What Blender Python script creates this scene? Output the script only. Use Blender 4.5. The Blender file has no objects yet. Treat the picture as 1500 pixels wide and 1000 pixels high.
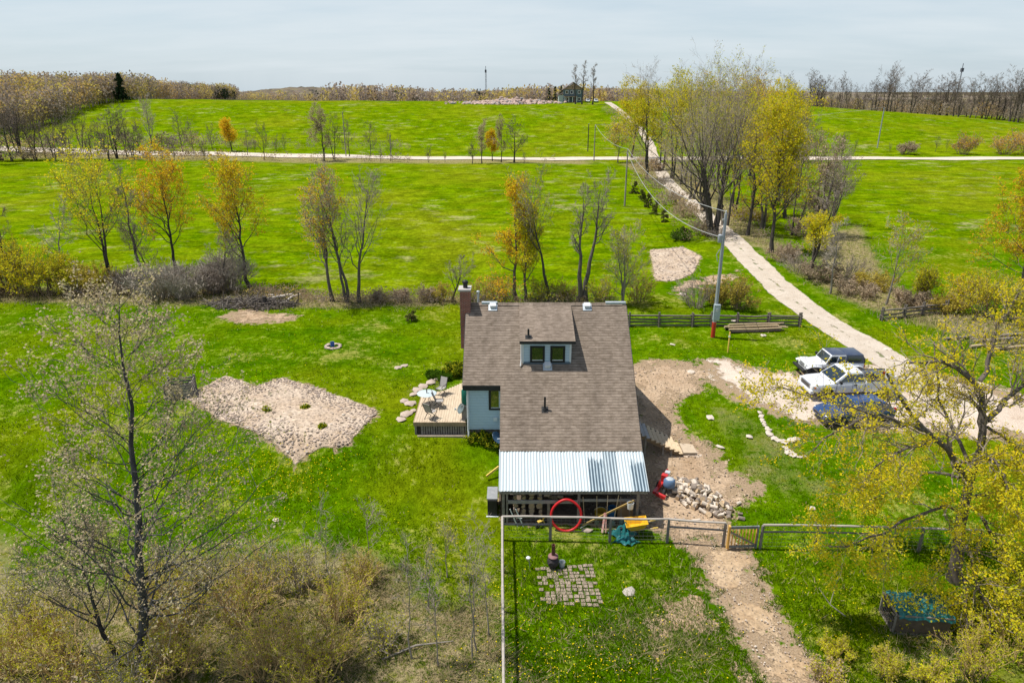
import bpy, bmesh, math, random
import numpy as np
from mathutils import Vector, Matrix
S = bpy.context.scene
COL = S.collection
R_ = math.radians
PI = math.pi
# ------------------------------------------------------------------ camera model
CAMZ, PITCH, F = 18.0, R_(20.15), 1000.0
CP, SP = math.cos(PITCH), math.sin(PITCH)

def sstep(a, b, x):
    t = np.clip((x - a) / (b - a), 0, 1)
    return t * t * (3 - 2 * t)

def H(x, y):
    """terrain height (numpy arrays)"""
    x = np.asarray(x, float); y = np.asarray(y, float)
    left = -2 * (1 - sstep(29.3, 34.2, y))
    right = -2 * (1 - sstep(27.5, 46, y))
    s = sstep(-3, 3, x)
    z = left * (1 - s) + right * s
    z = z + 0.05 * np.sin(x * .55 + 1.3) * np.sin(y * .5 + x * .2) + 0.10 * np.sin(x * .17 + y * .11)
    g = 1 - .60 * sstep(95, 250, x)
    hill = 12.9 * sstep(200, 352, y) * g
    hill = hill - 8.0 * sstep(365, 520, y) * g
    z = z + hill
    z = z + .25 * np.sin(x * .045 + 2) * np.sin(y * .05) * sstep(60, 110, y)
    # wooded rise on the left
    z = z + 9.5 * np.exp(-((x + 330) / 150) ** 2 - ((y - 560) / 170) ** 2)
    z = z + 6 * np.exp(-((x + 330) / 100) ** 2 - ((y - 960) / 200) ** 2)
    return z

def h(x, y):
    return float(H(np.array([x]), np.array([y]))[0])

def ray(px, py):
    a = (px - 750) / F; b = (500 - py) / F
    return Vector((a, CP + SP * b, -SP + CP * b))

def atY(px, py, Y):
    d = ray(px, py); t = Y / d.y
    return Vector((d.x * t, Y, CAMZ + d.z * t))

def atZ(px, py, z):
    d = ray(px, py); t = (z - CAMZ) / d.z
    return Vector((d.x * t, d.y * t, z))

_T = 15 * 1.012 ** np.arange(0, 420)
def at(px, py):
    """ground point seen at a pixel of the photograph"""
    d = ray(px, py)
    X = d.x * _T; Y = d.y * _T; Z = CAMZ + d.z * _T
    b = np.nonzero(Z < H(X, Y))[0]
    i = int(b[0]) if len(b) else len(_T) - 1
    lo, hi = _T[max(i - 1, 0)], _T[i]
    for _ in range(24):
        m = .5 * (lo + hi)
        if CAMZ + d.z * m < h(d.x * m, d.y * m): hi = m
        else: lo = m
    return Vector((d.x * hi, d.y * hi, h(d.x * hi, d.y * hi)))

def gp(px, Y):
    """ground point in column px at distance Y"""
    z = 0.0; x = 0
    for _ in range(5):
        r = (z - CAMZ) / Y
        b = (SP + r * CP) / (CP - r * SP)
        x = (px - 750) / F * Y / (CP + SP * b)
        z = h(x, Y)
    return Vector((x, Y, z))

def topz(p, py):
    """height above p that reaches pixel row py"""
    b = (500 - py) / F
    return CAMZ + p.y * (-SP + CP * b) / (CP + SP * b) - p.z

# ------------------------------------------------------------------ tags
def tag(o, label=None, cat=None, group=None, kind=None):
    if label: o['label'] = label
    if cat: o['category'] = cat
    if group: o['group'] = group
    if kind: o['kind'] = kind
    return o

def empty(name, loc=(0, 0, 0), rz=0, label=None, cat=None, group=None):
    o = bpy.data.objects.new(name, None)
    o.empty_display_size = .3
    COL.objects.link(o); o.location = loc; o.rotation_euler = (0, 0, rz)
    return tag(o, label, cat, group)

KIDS = {}
def copy_tree(o, parent=None):
    c = o.copy(); COL.objects.link(c)
    if parent is not None:
        c.parent = parent
        KIDS.setdefault(parent.name, []).append(c)
    for ch in list(KIDS.get(o.name, [])):
        copy_tree(ch, c)
    return c

# ------------------------------------------------------------------ mesh builder
class MB:
    def __init__(s): s.v = []; s.f = []; s.m = []
    def add(s, vs, fs, mi=0):
        n = len(s.v); s.v += [tuple(v) for v in vs]
        s.f += [tuple(i + n for i in f) for f in fs]; s.m += [mi] * len(fs); return s
    def box(s, c, d, rot=None, mi=0):
        x, y, z = d[0] / 2, d[1] / 2, d[2] / 2
        vs = [Vector(p) for p in ((-x,-y,-z),(x,-y,-z),(x,y,-z),(-x,y,-z),(-x,-y,z),(x,-y,z),(x,y,z),(-x,y,z))]
        if rot is not None: vs = [rot @ v for v in vs]
        c = Vector(c)
        return s.add([v + c for v in vs], [(3,2,1,0),(4,5,6,7),(0,1,5,4),(1,2,6,5),(2,3,7,6),(3,0,4,7)], mi)
    def b2(s, a, b, mi=0):
        return s.box([(a[i] + b[i]) / 2 for i in range(3)], [abs(b[i] - a[i]) for i in range(3)], None, mi)
    def beam(s, a, b, w, hh, mi=0, up=(0, 0, 1)):
        a = Vector(a); b = Vector(b); d = b - a; L = d.length; x = d.normalized(); up = Vector(up)
        if abs(x.dot(up)) > .98: up = Vector((0, 1, 0))
        y = up.cross(x).normalized(); z = x.cross(y)
        return s.box((a + b) / 2, (L, w, hh), Matrix((x, y, z)).transposed(), mi)
    def tube(s, pts, rad, k=8, mi=0, caps=True, closed=False):
        P = [Vector(p) for p in pts]; n = len(P)
        if not hasattr(rad, '__len__'): rad = [rad] * n
        vs = []; u = None
        for i, p in enumerate(P):
            if closed: t = (P[(i + 1) % n] - P[i - 1])
            else: t = P[min(i + 1, n - 1)] - P[max(i - 1, 0)]
            t.normalize()
            if u is None:
                u = t.cross(Vector((.31, .52, .79)))
                if u.length < .1: u = t.cross(Vector((1, 0, 0)))
            u = (u - t * u.dot(t)).normalized(); w = t.cross(u)
            for j in range(k):
                a = 2 * PI * j / k
                vs.append(p + (u * math.cos(a) + w * math.sin(a)) * rad[i])
        fs = []
        for i in range(n if closed else n - 1):
            i2 = (i + 1) % n
            for j in range(k):
                fs.append((i * k + j, i * k + (j + 1) % k, i2 * k + (j + 1) % k, i2 * k + j))
        if caps and not closed:
            fs.append(tuple(range(k))[::-1]); fs.append(tuple((n - 1) * k + j for j in range(k)))
        return s.add(vs, fs, mi)
    def lathe(s, prof, k=16, o=(0, 0, 0), rot=None, mi=0):
        vs = []; o = Vector(o)
        for r, z in prof:
            for j in range(k):
                a = 2 * PI * j / k; v = Vector((r * math.cos(a), r * math.sin(a), z))
                if rot is not None: v = rot @ v
                vs.append(v + o)
        n = len(prof); fs = []
        for i in range(n - 1):
            for j in range(k):
                fs.append((i*k+j, i*k+(j+1)%k, (i+1)*k+(j+1)%k, (i+1)*k+j))
        if prof[0][0] > 1e-4: fs.append(tuple(range(k))[::-1])
        if prof[-1][0] > 1e-4: fs.append(tuple((n-1)*k+j for j in range(k)))
        return s.add(vs, fs, mi)
    def prism(s, poly, y0, y1, mi=0, ax='y'):
        """polygon in (x,z) extruded along y (or (y,z) along x)"""
        n = len(poly)
        if ax == 'y': vs = [(p[0], y0, p[1]) for p in poly] + [(p[0], y1, p[1]) for p in poly]
        elif ax == 'x': vs = [(y0, p[0], p[1]) for p in poly] + [(y1, p[0], p[1]) for p in poly]
        else: vs = [(p[0], p[1], y0) for p in poly] + [(p[0], p[1], y1) for p in poly]
        fs = [tuple(range(n)), tuple(range(2 * n - 1, n - 1, -1))]
        for i in range(n): fs.append(((i + 1) % n, i, i + n, (i + 1) % n + n))
        return s.add(vs, fs, mi)
    def rock(s, c, r, rng, mi=0, flat=.6, sub=1):
        bm = bmesh.new(); bmesh.ops.create_icosphere(bm, subdivisions=sub, radius=1)
        a = rng.uniform(0, 6.28); sc = (r * rng.uniform(.7, 1.3), r * rng.uniform(.7, 1.2), r * flat * rng.uniform(.7, 1.2))
        vs = []
        for v in bm.verts:
            q = 1 + rng.uniform(-.22, .22); x, y, z = v.co.x * sc[0] * q, v.co.y * sc[1] * q, v.co.z * sc[2] * q
            vs.append((c[0] + x * math.cos(a) - y * math.sin(a), c[1] + x * math.sin(a) + y * math.cos(a), c[2] + z))
        bm.verts.index_update()
        fs = [tuple(v.index for v in f.verts) for f in bm.faces]; bm.free()
        return s.add(vs, fs, mi)
    def build(s, name, mats, parent=None, smooth=None, bevel=0, loc=None, sub=False):
        if not isinstance(mats, (list, tuple)): mats = [mats]
        me = bpy.data.meshes.new(name)
        v = s.v
        if sub and parent is not None:
            o = parent.location; v = [(p[0]-o[0], p[1]-o[1], p[2]-o[2]) for p in v]
        me.from_pydata(v, [], s.f)
        for m in mats: me.materials.append(m)
        me.polygons.foreach_set('material_index', s.m)
        bm = bmesh.new(); bm.from_mesh(me)
        bmesh.ops.recalc_face_normals(bm, faces=bm.faces)
        if bevel:
            ed = [e for e in bm.edges if len(e.link_faces) == 2 and e.calc_face_angle(0) > .5]
            bmesh.ops.bevel(bm, geom=ed, offset=bevel, segments=2, profile=.6, affect='EDGES', clamp_overlap=True)
        bm.to_mesh(me); bm.free()
        if smooth:
            me.polygons.foreach_set('use_smooth', [True] * len(me.polygons))
            me.set_sharp_from_angle(angle=R_(smooth))
        return link(name, me, parent, loc)

def link(name, me, parent=None, loc=None):
    o = bpy.data.objects.new(name, me); COL.objects.link(o)
    if parent is not None:
        o.parent = parent; KIDS.setdefault(parent.name, []).append(o)
    if loc is not None: o.location = loc
    return o

def mesh_np(name, V, Q, mats, mi=None, nside=4, attrs=None, smooth=False):
    """fast mesh from numpy; Q (n,nside) indices"""
    me = bpy.data.meshes.new(name)
    V = np.asarray(V, np.float32); Q = np.asarray(Q, np.int32)
    me.vertices.add(len(V)); me.vertices.foreach_set('co', V.ravel())
    me.loops.add(Q.size); me.loops.foreach_set('vertex_index', Q.ravel())
    me.polygons.add(len(Q))
    me.polygons.foreach_set('loop_start', np.arange(0, Q.size, nside, dtype=np.int32))
    for m in (mats if isinstance(mats, (list, tuple)) else [mats]): me.materials.append(m)
    if mi is not None: me.polygons.foreach_set('material_index', np.asarray(mi, np.int32))
    if attrs:
        for k, a in attrs.items():
            at_ = me.attributes.new(k, 'FLOAT', 'POINT'); at_.data.foreach_set('value', np.asarray(a, np.float32))
    me.update(calc_edges=True)
    me.polygons.foreach_set('use_smooth', np.full(len(Q), bool(smooth)))
    return me

# ------------------------------------------------------------------ materials
def newmat(name):
    m = bpy.data.materials.new(name); m.use_nodes = True
    nt = m.node_tree; nt.nodes.clear()
    out = nt.nodes.new('ShaderNodeOutputMaterial')
    return m, nt, out

class N:
    """tiny node helper"""
    def __init__(s, nt): s.nt = nt
    def __call__(s, typ, ins=None, **kw):
        n = s.nt.nodes.new('ShaderNode' + typ)
        for k, v in kw.items(): setattr(n, k, v)
        for k, v in (ins or {}).items():
            if isinstance(v, bpy.types.NodeSocket): s.nt.links.new(v, n.inputs[k])
            else:
                if isinstance(v, tuple) and len(v) == 3 and n.inputs[k].type == 'RGBA': v = v + (1,)
                n.inputs[k].default_value = v
        return n
    def noise(s, co, scale, detail=4, rough=.55, dim='3D'):
        return s('TexNoise', {'Vector': co, 'Scale': scale, 'Detail': detail, 'Roughness': rough}).outputs['Fac']
    def ramp(s, fac, stops, interp='LINEAR'):
        n = s('ValToRGB', {'Fac': fac}); r = n.color_ramp; r.interpolation = interp
        while len(r.elements) < len(stops): r.elements.new(.5)
        for e, (p, c) in zip(r.elements, stops):
            e.position = p; e.color = (c, c, c, 1) if not isinstance(c, tuple) else c + (1,)
        return n.outputs['Color']
    def mix(s, fac, a, b, typ='MIX'):
        n = s('Mix', data_type='RGBA', blend_type=typ)
        for k, v in ((0, fac), (6, a), (7, b)):
            if isinstance(v, bpy.types.NodeSocket): s.nt.links.new(v, n.inputs[k])
            else: n.inputs[k].default_value = (v + (1,)) if isinstance(v, tuple) else v
        return n.outputs[2]
    def math(s, op, a, b=0.0, c=None, clamp=False):
        n = s('Math', operation=op, use_clamp=clamp)
        for i, v in enumerate((a, b) if c is None else (a, b, c)):
            if isinstance(v, bpy.types.NodeSocket): s.nt.links.new(v, n.inputs[i])
            else: n.inputs[i].default_value = v
        return n.outputs[0]
    def maprange(s, v, a, b, c=0.0, d=1.0):
        return s('MapRange', {'Value': v, 'From Min': a, 'From Max': b, 'To Min': c, 'To Max': d}).outputs[0]
    def co(s, scale=(1, 1, 1), kind='Object', rot=(0, 0, 0)):
        t = s('TexCoord').outputs[kind]
        return s('Mapping', {'Vector': t, 'Scale': scale, 'Rotation': rot}).outputs[0]
    def attr(s, name): return s('Attribute', attribute_name=name).outputs['Fac']
    def bump(s, hgt, strength=.3, dist=.05):
        return s('Bump', {'Height': hgt, 'Strength': strength, 'Distance': dist}).outputs[0]
    def pbsdf(s, out, col, rough=.8, normal=None, metal=0.0, spec=.3, **kw):
        ins = {'Base Color': col, 'Roughness': rough, 'Metallic': metal, 'Specular IOR Level': spec}
        if normal is not None: ins['Normal'] = normal
        ins.update(kw)
        p = s('BsdfPrincipled', ins); s.nt.links.new(p.outputs[0], out.inputs[0]); return p

MATS = {}
def M(name, c1, c2=None, scale=3.0, rough=.7, bump=.15, stretch=(1, 1, 1), metal=0.0, spec=.3, dist=.02, detail=5):
    """noise-varied principled material"""
    if name in MATS: return MATS[name]
    m, nt, out = newmat(name); n = N(nt)
    if c2 is None: c2 = tuple(c * .75 for c in c1)
    co = n.co(stretch)
    f = n.noise(co, scale, detail)
    f2 = n.ramp(f, [(.3, 0.0), (.7, 1.0)])
    col = n.mix(f2, c1, c2)
    nb = n.bump(n.noise(co, scale * 4, 4), bump, dist) if bump else None
    rr = n.maprange(f, .2, .8, max(rough - .1, .02), min(rough + .1, 1))
    n.pbsdf(out, col, rr, nb, metal, spec)
    MATS[name] = m; return m

def leafmat(name, ca, cb, cc=None, trans=.35):
    if name in MATS: return MATS[name]
    m, nt, out = newmat(name); n = N(nt)
    rnd = n('NewGeometry').outputs['Random Per Island']
    stops = [(0.0, ca), (1.0, cb)] if cc is None else [(0.0, ca), (.55, cb), (1.0, cc)]
    col = n.ramp(rnd, stops)
    oi = n('ObjectInfo').outputs['Random']
    v = n.maprange(oi, 0, 1, .85, 1.15)
    col = n('HueSaturation', {'Color': col, 'Value': v}).outputs[0]
    d = n('BsdfDiffuse', {'Color': col, 'Roughness': .5}).outputs[0]
    t = n('BsdfTranslucent', {'Color': col}).outputs[0]
    mx = n('MixShader', {0: trans, 1: d, 2: t})
    nt.links.new(mx.outputs[0], out.inputs[0])
    MATS[name] = m; return m
# ================================================================== camera, sun, sky
cam = bpy.data.cameras.new('camera'); cam.sensor_width = 36; cam.lens = 24; cam.clip_end = 20000; cam.clip_start = .1
co_ = bpy.data.objects.new('camera', cam); COL.objects.link(co_)
co_.location = (0, 0, CAMZ); co_.rotation_euler = (PI / 2 - PITCH, 0, 0)
S.camera = co_
S.view_settings.view_transform = 'Standard'; S.view_settings.look = 'None'
S.view_settings.exposure = 0.20; S.view_settings.gamma = 1
EL = R_(67); SUN_TO = Vector((-.985 * math.cos(EL), .17 * math.cos(EL), math.sin(EL))).normalized()
sl = bpy.data.lights.new('sun', 'SUN'); sl.energy = 5.0; sl.angle = R_(.55); sl.color = (1, .955, .88)
so = bpy.data.objects.new('sun', sl); COL.objects.link(so)
so.rotation_euler = (-SUN_TO).to_track_quat('-Z', 'Y').to_euler(); so.location = (-60, 20, 90)
W = bpy.data.worlds.new('World'); S.world = W; W.use_nodes = True
nt = W.node_tree; nt.nodes.clear(); n = N(nt)
sky = n('TexSky'); sky.sky_type = 'NISHITA'; sky.sun_disc = False; sky.sun_elevation = EL
sky.sun_rotation = math.atan2(SUN_TO.x, SUN_TO.y); sky.air_density = 1.0; sky.dust_density = 1.2; sky.ozone_density = 1.0
gen = n('TexCoord').outputs['Generated']
sep = n('SeparateXYZ', {0: gen})
zc = n.math('MAXIMUM', sep.outputs[2], .02)
# thin cloud sheet: project the view direction on a flat layer
cx = n.math('DIVIDE', sep.outputs[0], n.math('ADD', zc, .12)); cy = n.math('DIVIDE', sep.outputs[1], n.math('ADD', zc, .12))
cv = n('CombineXYZ', {0: cx, 1: cy}).outputs[0]
mp = n('Mapping', {'Vector': cv, 'Scale': (.55, 1.1, 1), 'Rotation': (0, 0, .35)}).outputs[0]
c1 = n.noise(mp, 1.3, 7, .6)
c2 = n.noise(mp, .45, 3, .5)
cf = n.math('ADD', n.math('MULTIPLY', c1, .55), n.math('MULTIPLY', c2, .6))
cl = n.maprange(cf, .42, .72, .35, .97)
cl = n.math('MULTIPLY', cl, n.maprange(sep.outputs[2], .0, .14, .62, 1.0), clamp=True)
cl = n.math('MULTIPLY', cl, n.maprange(sep.outputs[2], .16, .5, 1.0, .12), clamp=True)
low = n.maprange(sep.outputs[2], .18, .4, .62, 0.0)
skyc = n.mix(cl, n.mix(low, sky.outputs[0], (4.7, 6.15, 7.3)), (6.8, 7.35, 7.7))
bg = n('Background', {'Color': skyc, 'Strength': .10})
wo = n('OutputWorld'); nt.links.new(bg.outputs[0], wo.inputs[0])

# ================================================================== zones (traced on the ground)
def poly(pxs): return np.array([tuple(at(*p))[:2] for p in pxs])

def sdf(P, X, Y):
    """signed distance, positive inside"""
    X = np.asarray(X, float); Y = np.asarray(Y, float)
    d2 = np.full(X.shape, 1e18); ins = np.zeros(X.shape, bool)
    for i in range(len(P)):
        a = P[i]; b = P[(i + 1) % len(P)]
        ex, ey = b - a; wx = X - a[0]; wy = Y - a[1]
        t = np.clip((wx * ex + wy * ey) / (ex * ex + ey * ey + 1e-12), 0, 1)
        d2 = np.minimum(d2, (wx - ex * t) ** 2 + (wy - ey * t) ** 2)
        c = ((a[1] <= Y) & (b[1] > Y)) | ((b[1] <= Y) & (a[1] > Y))
        with np.errstate(divide='ignore', invalid='ignore'):
            xi = a[0] + (Y - a[1]) / (b[1] - a[1] + 1e-12) * ex
        ins ^= c & (X < xi)
    d = np.sqrt(d2)
    return np.where(ins, d, -d)

Z = {
 'dirt_yard': poly([(922,536),(950,526),(1008,528),(1040,545),(1030,570),(1000,585),(985,600),(1005,632),(1050,655),(1070,690),(1120,708),(1108,730),(1072,745),(1075,790),(1000,792),(945,775),(905,775),(860,770),(860,740),(940,720),(925,640)]),
 'dirt_path': poly([(975,786),(1080,790),(1098,797),(1122,850),(1148,905),(1190,960),(1222,1010),(1235,1040),(1150,1040),(1095,965),(1060,905),(1032,850),(1015,815)]),
 'worn_patch': poly([(985,880),(1022,850),(1040,905),(1080,965),(1110,1040),(1090,1000),(1040,940),(1000,925),(960,960),(955,930)]),
 'gravel_parking': poly([(1022,526),(1060,524),(1110,540),(1165,545),(1230,548),(1300,528),(1345,540),(1500,575),(1640,600),(1640,680),(1500,650),(1420,640),(1345,632),(1255,630),(1200,625),(1130,606),(1085,590),(1050,570),(1030,548)]),
 'garden_bed': poly([(268,580),(330,551),(352,558),(372,566),(415,553),(470,570),(557,603),(510,655),(470,655),(432,680),(425,668),(380,638),(320,612)]),
 'bare_patch': poly([(322,464),(345,455),(372,452),(400,460),(440,462),(430,470),(375,475),(340,472)]),
 'rubble_plot': poly([(952,366),(1000,362),(1028,376),(1015,400),(990,412),(960,412)]),
 'bare_strip': poly([(985,418),(1040,402),(1085,396),(1080,410),(1030,424),(1010,436),(975,430)]),
 'shed_floor': np.array([(-.6, 28.5), (6.4, 28.5), (6.4, 30.8), (-.6, 30.8)]),
 'stone_pad': poly([(990,648),(1020,650),(1043,662),(1040,672),(1010,676),(990,670)]),
}
LANE = [(880,152,),(905,166),(930,186),(952,212),(962,240),(985,274),(1018,302),(1062,342),(1088,368),(1122,402),(1160,437),(1210,472),(1262,503),(1325,543),(1390,580)]
lane = np.array([tuple(gp(890, 338))[:2], tuple(gp(912, 300))[:2], tuple(gp(938, 262))[:2]] + [tuple(at(*p))[:2] for p in LANE[3:]])
def resample(P, step):
    out = [P[0]]
    # Catmull-Rom
    Q = np.vstack([2 * P[0] - P[1], P, 2 * P[-1] - P[-2]])
    for i in range(1, len(Q) - 2):
        p0, p1, p2, p3 = Q[i-1], Q[i], Q[i+1], Q[i+2]
        k = max(2, int(np.linalg.norm(p2 - p1) / step))
        for j in range(1, k + 1):
            t = j / k
            out.append(.5 * (2*p1 + (p2-p0)*t + (2*p0-5*p1+4*p2-p3)*t*t + (3*p1-p0-3*p2+p3)*t**3))
    return np.array(out)
lane = resample(lane, 1.0)
road = resample(np.array([(-420, 262), (-330, 248), (-230, 234), (-150, 222), tuple(gp(200, 213))[:2], tuple(gp(480, 204))[:2], tuple(gp(870, 198))[:2], tuple(gp(1225, 199))[:2], tuple(gp(1500, 200))[:2], (260, 201), (420, 204)], float), 6.0)

def dline(P, X, Y):
    d2 = np.full(np.shape(X), 1e18)
    for i in range(len(P) - 1):
        a = P[i]; e = P[i+1] - a
        t = np.clip(((X - a[0]) * e[0] + (Y - a[1]) * e[1]) / (e @ e), 0, 1)
        d2 = np.minimum(d2, (X - a[0] - e[0]*t) ** 2 + (Y - a[1] - e[1]*t) ** 2)
    return np.sqrt(d2)

# ================================================================== ground sheet
ys = [-60., -40, -25, -12, -4, 2, 6]
y = 9.0
while y < 9000:
    ys.append(y); y += max(.22, y * .0105 if y < 420 else y * .03)
ys = np.array(ys)
us = np.linspace(-1, 1, 420); us = us * (.72 + .28 * us * us)
GX = us[None, :] * (np.maximum(ys, 5) * 1.45 + 14)[:, None]
GY = np.repeat(ys[:, None], len(us), 1)
GZ = H(GX, GY)
nr, nc = GX.shape
idx = np.arange(nr * nc).reshape(nr, nc)
Q = np.stack([idx[:-1, :-1], idx[:-1, 1:], idx[1:, 1:], idx[1:, :-1]], -1).reshape(-1, 4)
FIELD_EDGE = np.array([tuple(at(*p))[:2] for p in ((-400,445),(0,432),(160,434),(330,432),(480,440),(680,440),(920,440),(1010,395),(1060,350))])
fx = np.interp(GX, FIELD_EDGE[:, 0], FIELD_EDGE[:, 1])
field = sstep(-1.5, 1.5, GY - fx)
DRY = [poly([(-300,1060),(-300,830),(60,850),(200,850),(330,815),(450,800),(520,800),(590,830),(640,880),(735,880),(735,1060)]),
       poly([(-200,436),(0,428),(330,424),(420,428),(690,434),(690,446),(480,452),(330,450),(0,443),(-200,452)]),
       poly([(905,238),(1000,240),(1110,330),(1200,400),(1320,445),(1500,470),(1600,520),(1480,520),(1330,470),(1230,440),(1120,372),(1040,330),(950,262)]),
       poly([(1170,345),(1260,330),(1310,420),(1400,450),(1310,470),(1240,440)]),
       poly([(1030,590),(1110,600),(1160,640),(1200,690),(1330,660),(1330,690),(1230,730),(1160,740),(1080,700)]),
       poly([(955,870),(1000,850),(1040,900),(1060,960),(1000,1000),(900,960),(840,940)]),
       poly([(40,215),(230,222),(480,226),(870,229),(870,241),(480,240),(0,232)]),
       poly([(1300,880),(1500,870),(1600,1040),(1320,1040)]),
       poly([(-100,640),(20,800),(40,860),(-100,880)]),
       poly([(590,570),(650,545),(690,545),(610,620),(585,605)])]
dry = np.zeros(GX.shape)
for i, P in enumerate(DRY):
    if i == 6: wd = 6
    elif i in (2,): wd = 3.0
    else: wd = 1.6
    dry = np.maximum(dry, sstep(-wd, wd, sdf(P, GX, GY)) * (.55 if i in (4, 5, 7, 9) else 1.0))
woods = sstep(.35, .6, np.exp(-((GX + 330) / 165) ** 2 - ((GY - 570) / 190) ** 2) * 1.5) 
woods = np.maximum(woods, sstep(430, 470, GY))
soil = np.zeros(GX.shape)
for k in ('dirt_yard', 'dirt_path', 'garden_bed', 'gravel_parking', 'shed_floor', 'bare_patch', 'rubble_plot'):
    soil = np.maximum(soil, sstep(-1.0, .5, sdf(Z[k], GX, GY)))
near = sstep(35, 24, GY) if False else 1 - sstep(24, 36, GY)

m, nt, out = newmat('grassland'); n = N(nt)
co = n.co()
f = n.attr('field'); d_ = n.attr('dry'); w_ = n.attr('woods'); sl_ = n.attr('soil')
n2 = lambda v, a, b, c: n('TexNoise', {'Vector': v, 'Scale': a, 'Detail': b, 'Roughness': c}, noise_dimensions='2D').outputs['Fac']
nA = n2(co, .09, 3, .6); nB = n2(co, .42, 4, .66); nC = n2(co, 2.2, 4, .72); nD = n2(co, 11, 3, .75); nE = n2(co, 34, 2, .7)
lawn = n.mix(n.ramp(nB, [(.34, 0.), (.66, 1.)]), (.046, .116, .0004), (.108, .196, .0008))
lawn = n.mix(n.math('MULTIPLY', n.ramp(nA, [(.46, 0.), (.72, 1.)]), .7), lawn, (.165, .192, .003))
stc = n.co((.5, 1.0, 1.0))
s1 = n2(stc, .16, 4, .66); s2 = n2(stc, .6, 5, .75)
fld = n.mix(n.ramp(s2, [(.36, 0.), (.64, 1.)]), (.060, .128, .0004), (.140, .208, .0008))
fld = n.mix(n.math('MULTIPLY', n.ramp(s1, [(.5, 0.), (.7, 1.)]), .6), fld, (.165, .215, .004))
fld = n.mix(n.math('MULTIPLY', n.ramp(n.math('ADD', n.math('MULTIPLY', n2(n.co((.75, 1.0, 1.0)), .24, 5, .78), .72), n.math('MULTIPLY', n2(co, .05, 2, .5), .28)), [(.57, 0.), (.66, 1.)]), .6), fld, (.33, .29, .15))
fld = n.mix(n.ramp(n2(co, .028, 4, .65), [(.46, 0.), (.68, .55)]), fld, (.19, .205, .006))
fld = n.mix(1.0, fld, n.ramp(n2(n.co((.95, 1, 1)), .2, 5, .85), [(.36, .66), (.5, 1.), (.64, 1.32)]), 'MULTIPLY')
lawn = n.mix(n.ramp(n.math('ADD', n.math('MULTIPLY', n2(co, .21, 4, .7), .6), n.math('MULTIPLY', nC, .4)), [(.55, 0.), (.66, .62)]), lawn, (.29, .25, .075))
base = n.mix(f, lawn, fld)
# tussock-scale light and dark
tex = n.math('ADD', n.math('MULTIPLY', nC, .5), n.math('ADD', n.math('MULTIPLY', nD, .35), n.math('MULTIPLY', nE, .25)))
base = n.mix(1.0, base, n.ramp(tex, [(.38, .40), (.55, 1.0), (.70, 1.6)]), 'MULTIPLY')
dc = n.mix(n.ramp(nD, [(.3, 0.), (.7, 1.)]), (.22, .175, .09), (.40, .325, .19))
dc = n.mix(n.ramp(nC, [(.42, 0.), (.62, 1.)]), dc, (.12, .135, .015))
dm = n.math('ADD', d_, n.math('MULTIPLY', n.math('SUBTRACT', n.math('ADD', n.math('MULTIPLY', nC, .5), n.math('MULTIPLY', nB, .5)), .5), 2.2))
dm = n.math('MULTIPLY', n.maprange(dm, .40, .85), n.math('GREATER_THAN', d_, .02), clamp=True)
base = n.mix(dm, base, dc)
sc = n.mix(n.ramp(nD, [(.3, 0.), (.7, 1.)]), (.26, .185, .115), (.40, .30, .20))
sm = n.math('ADD', sl_, n.math('MULTIPLY', n.math('SUBTRACT', n2(co, 1.7, 4, .7), .5), 1.8))
sm = n.math('MULTIPLY', n.maprange(sm, .62, .8), n.math('GREATER_THAN', sl_, .02), clamp=True)
base = n.mix(sm, base, sc)
base = n.mix(w_, base, (.09, .075, .045))
bp = n.bump(tex, .9, .12)
n.pbsdf(out, base, 1.0, bp, 0, 0.0)
MATS['grassland'] = m
me = mesh_np('ground', np.stack([GX, GY, GZ], -1).reshape(-1, 3), Q, m, attrs={'field': field.ravel(), 'dry': dry.ravel(), 'woods': woods.ravel(), 'soil': soil.ravel()}, smooth=True)
tag(link('ground', me), kind='structure')

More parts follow.
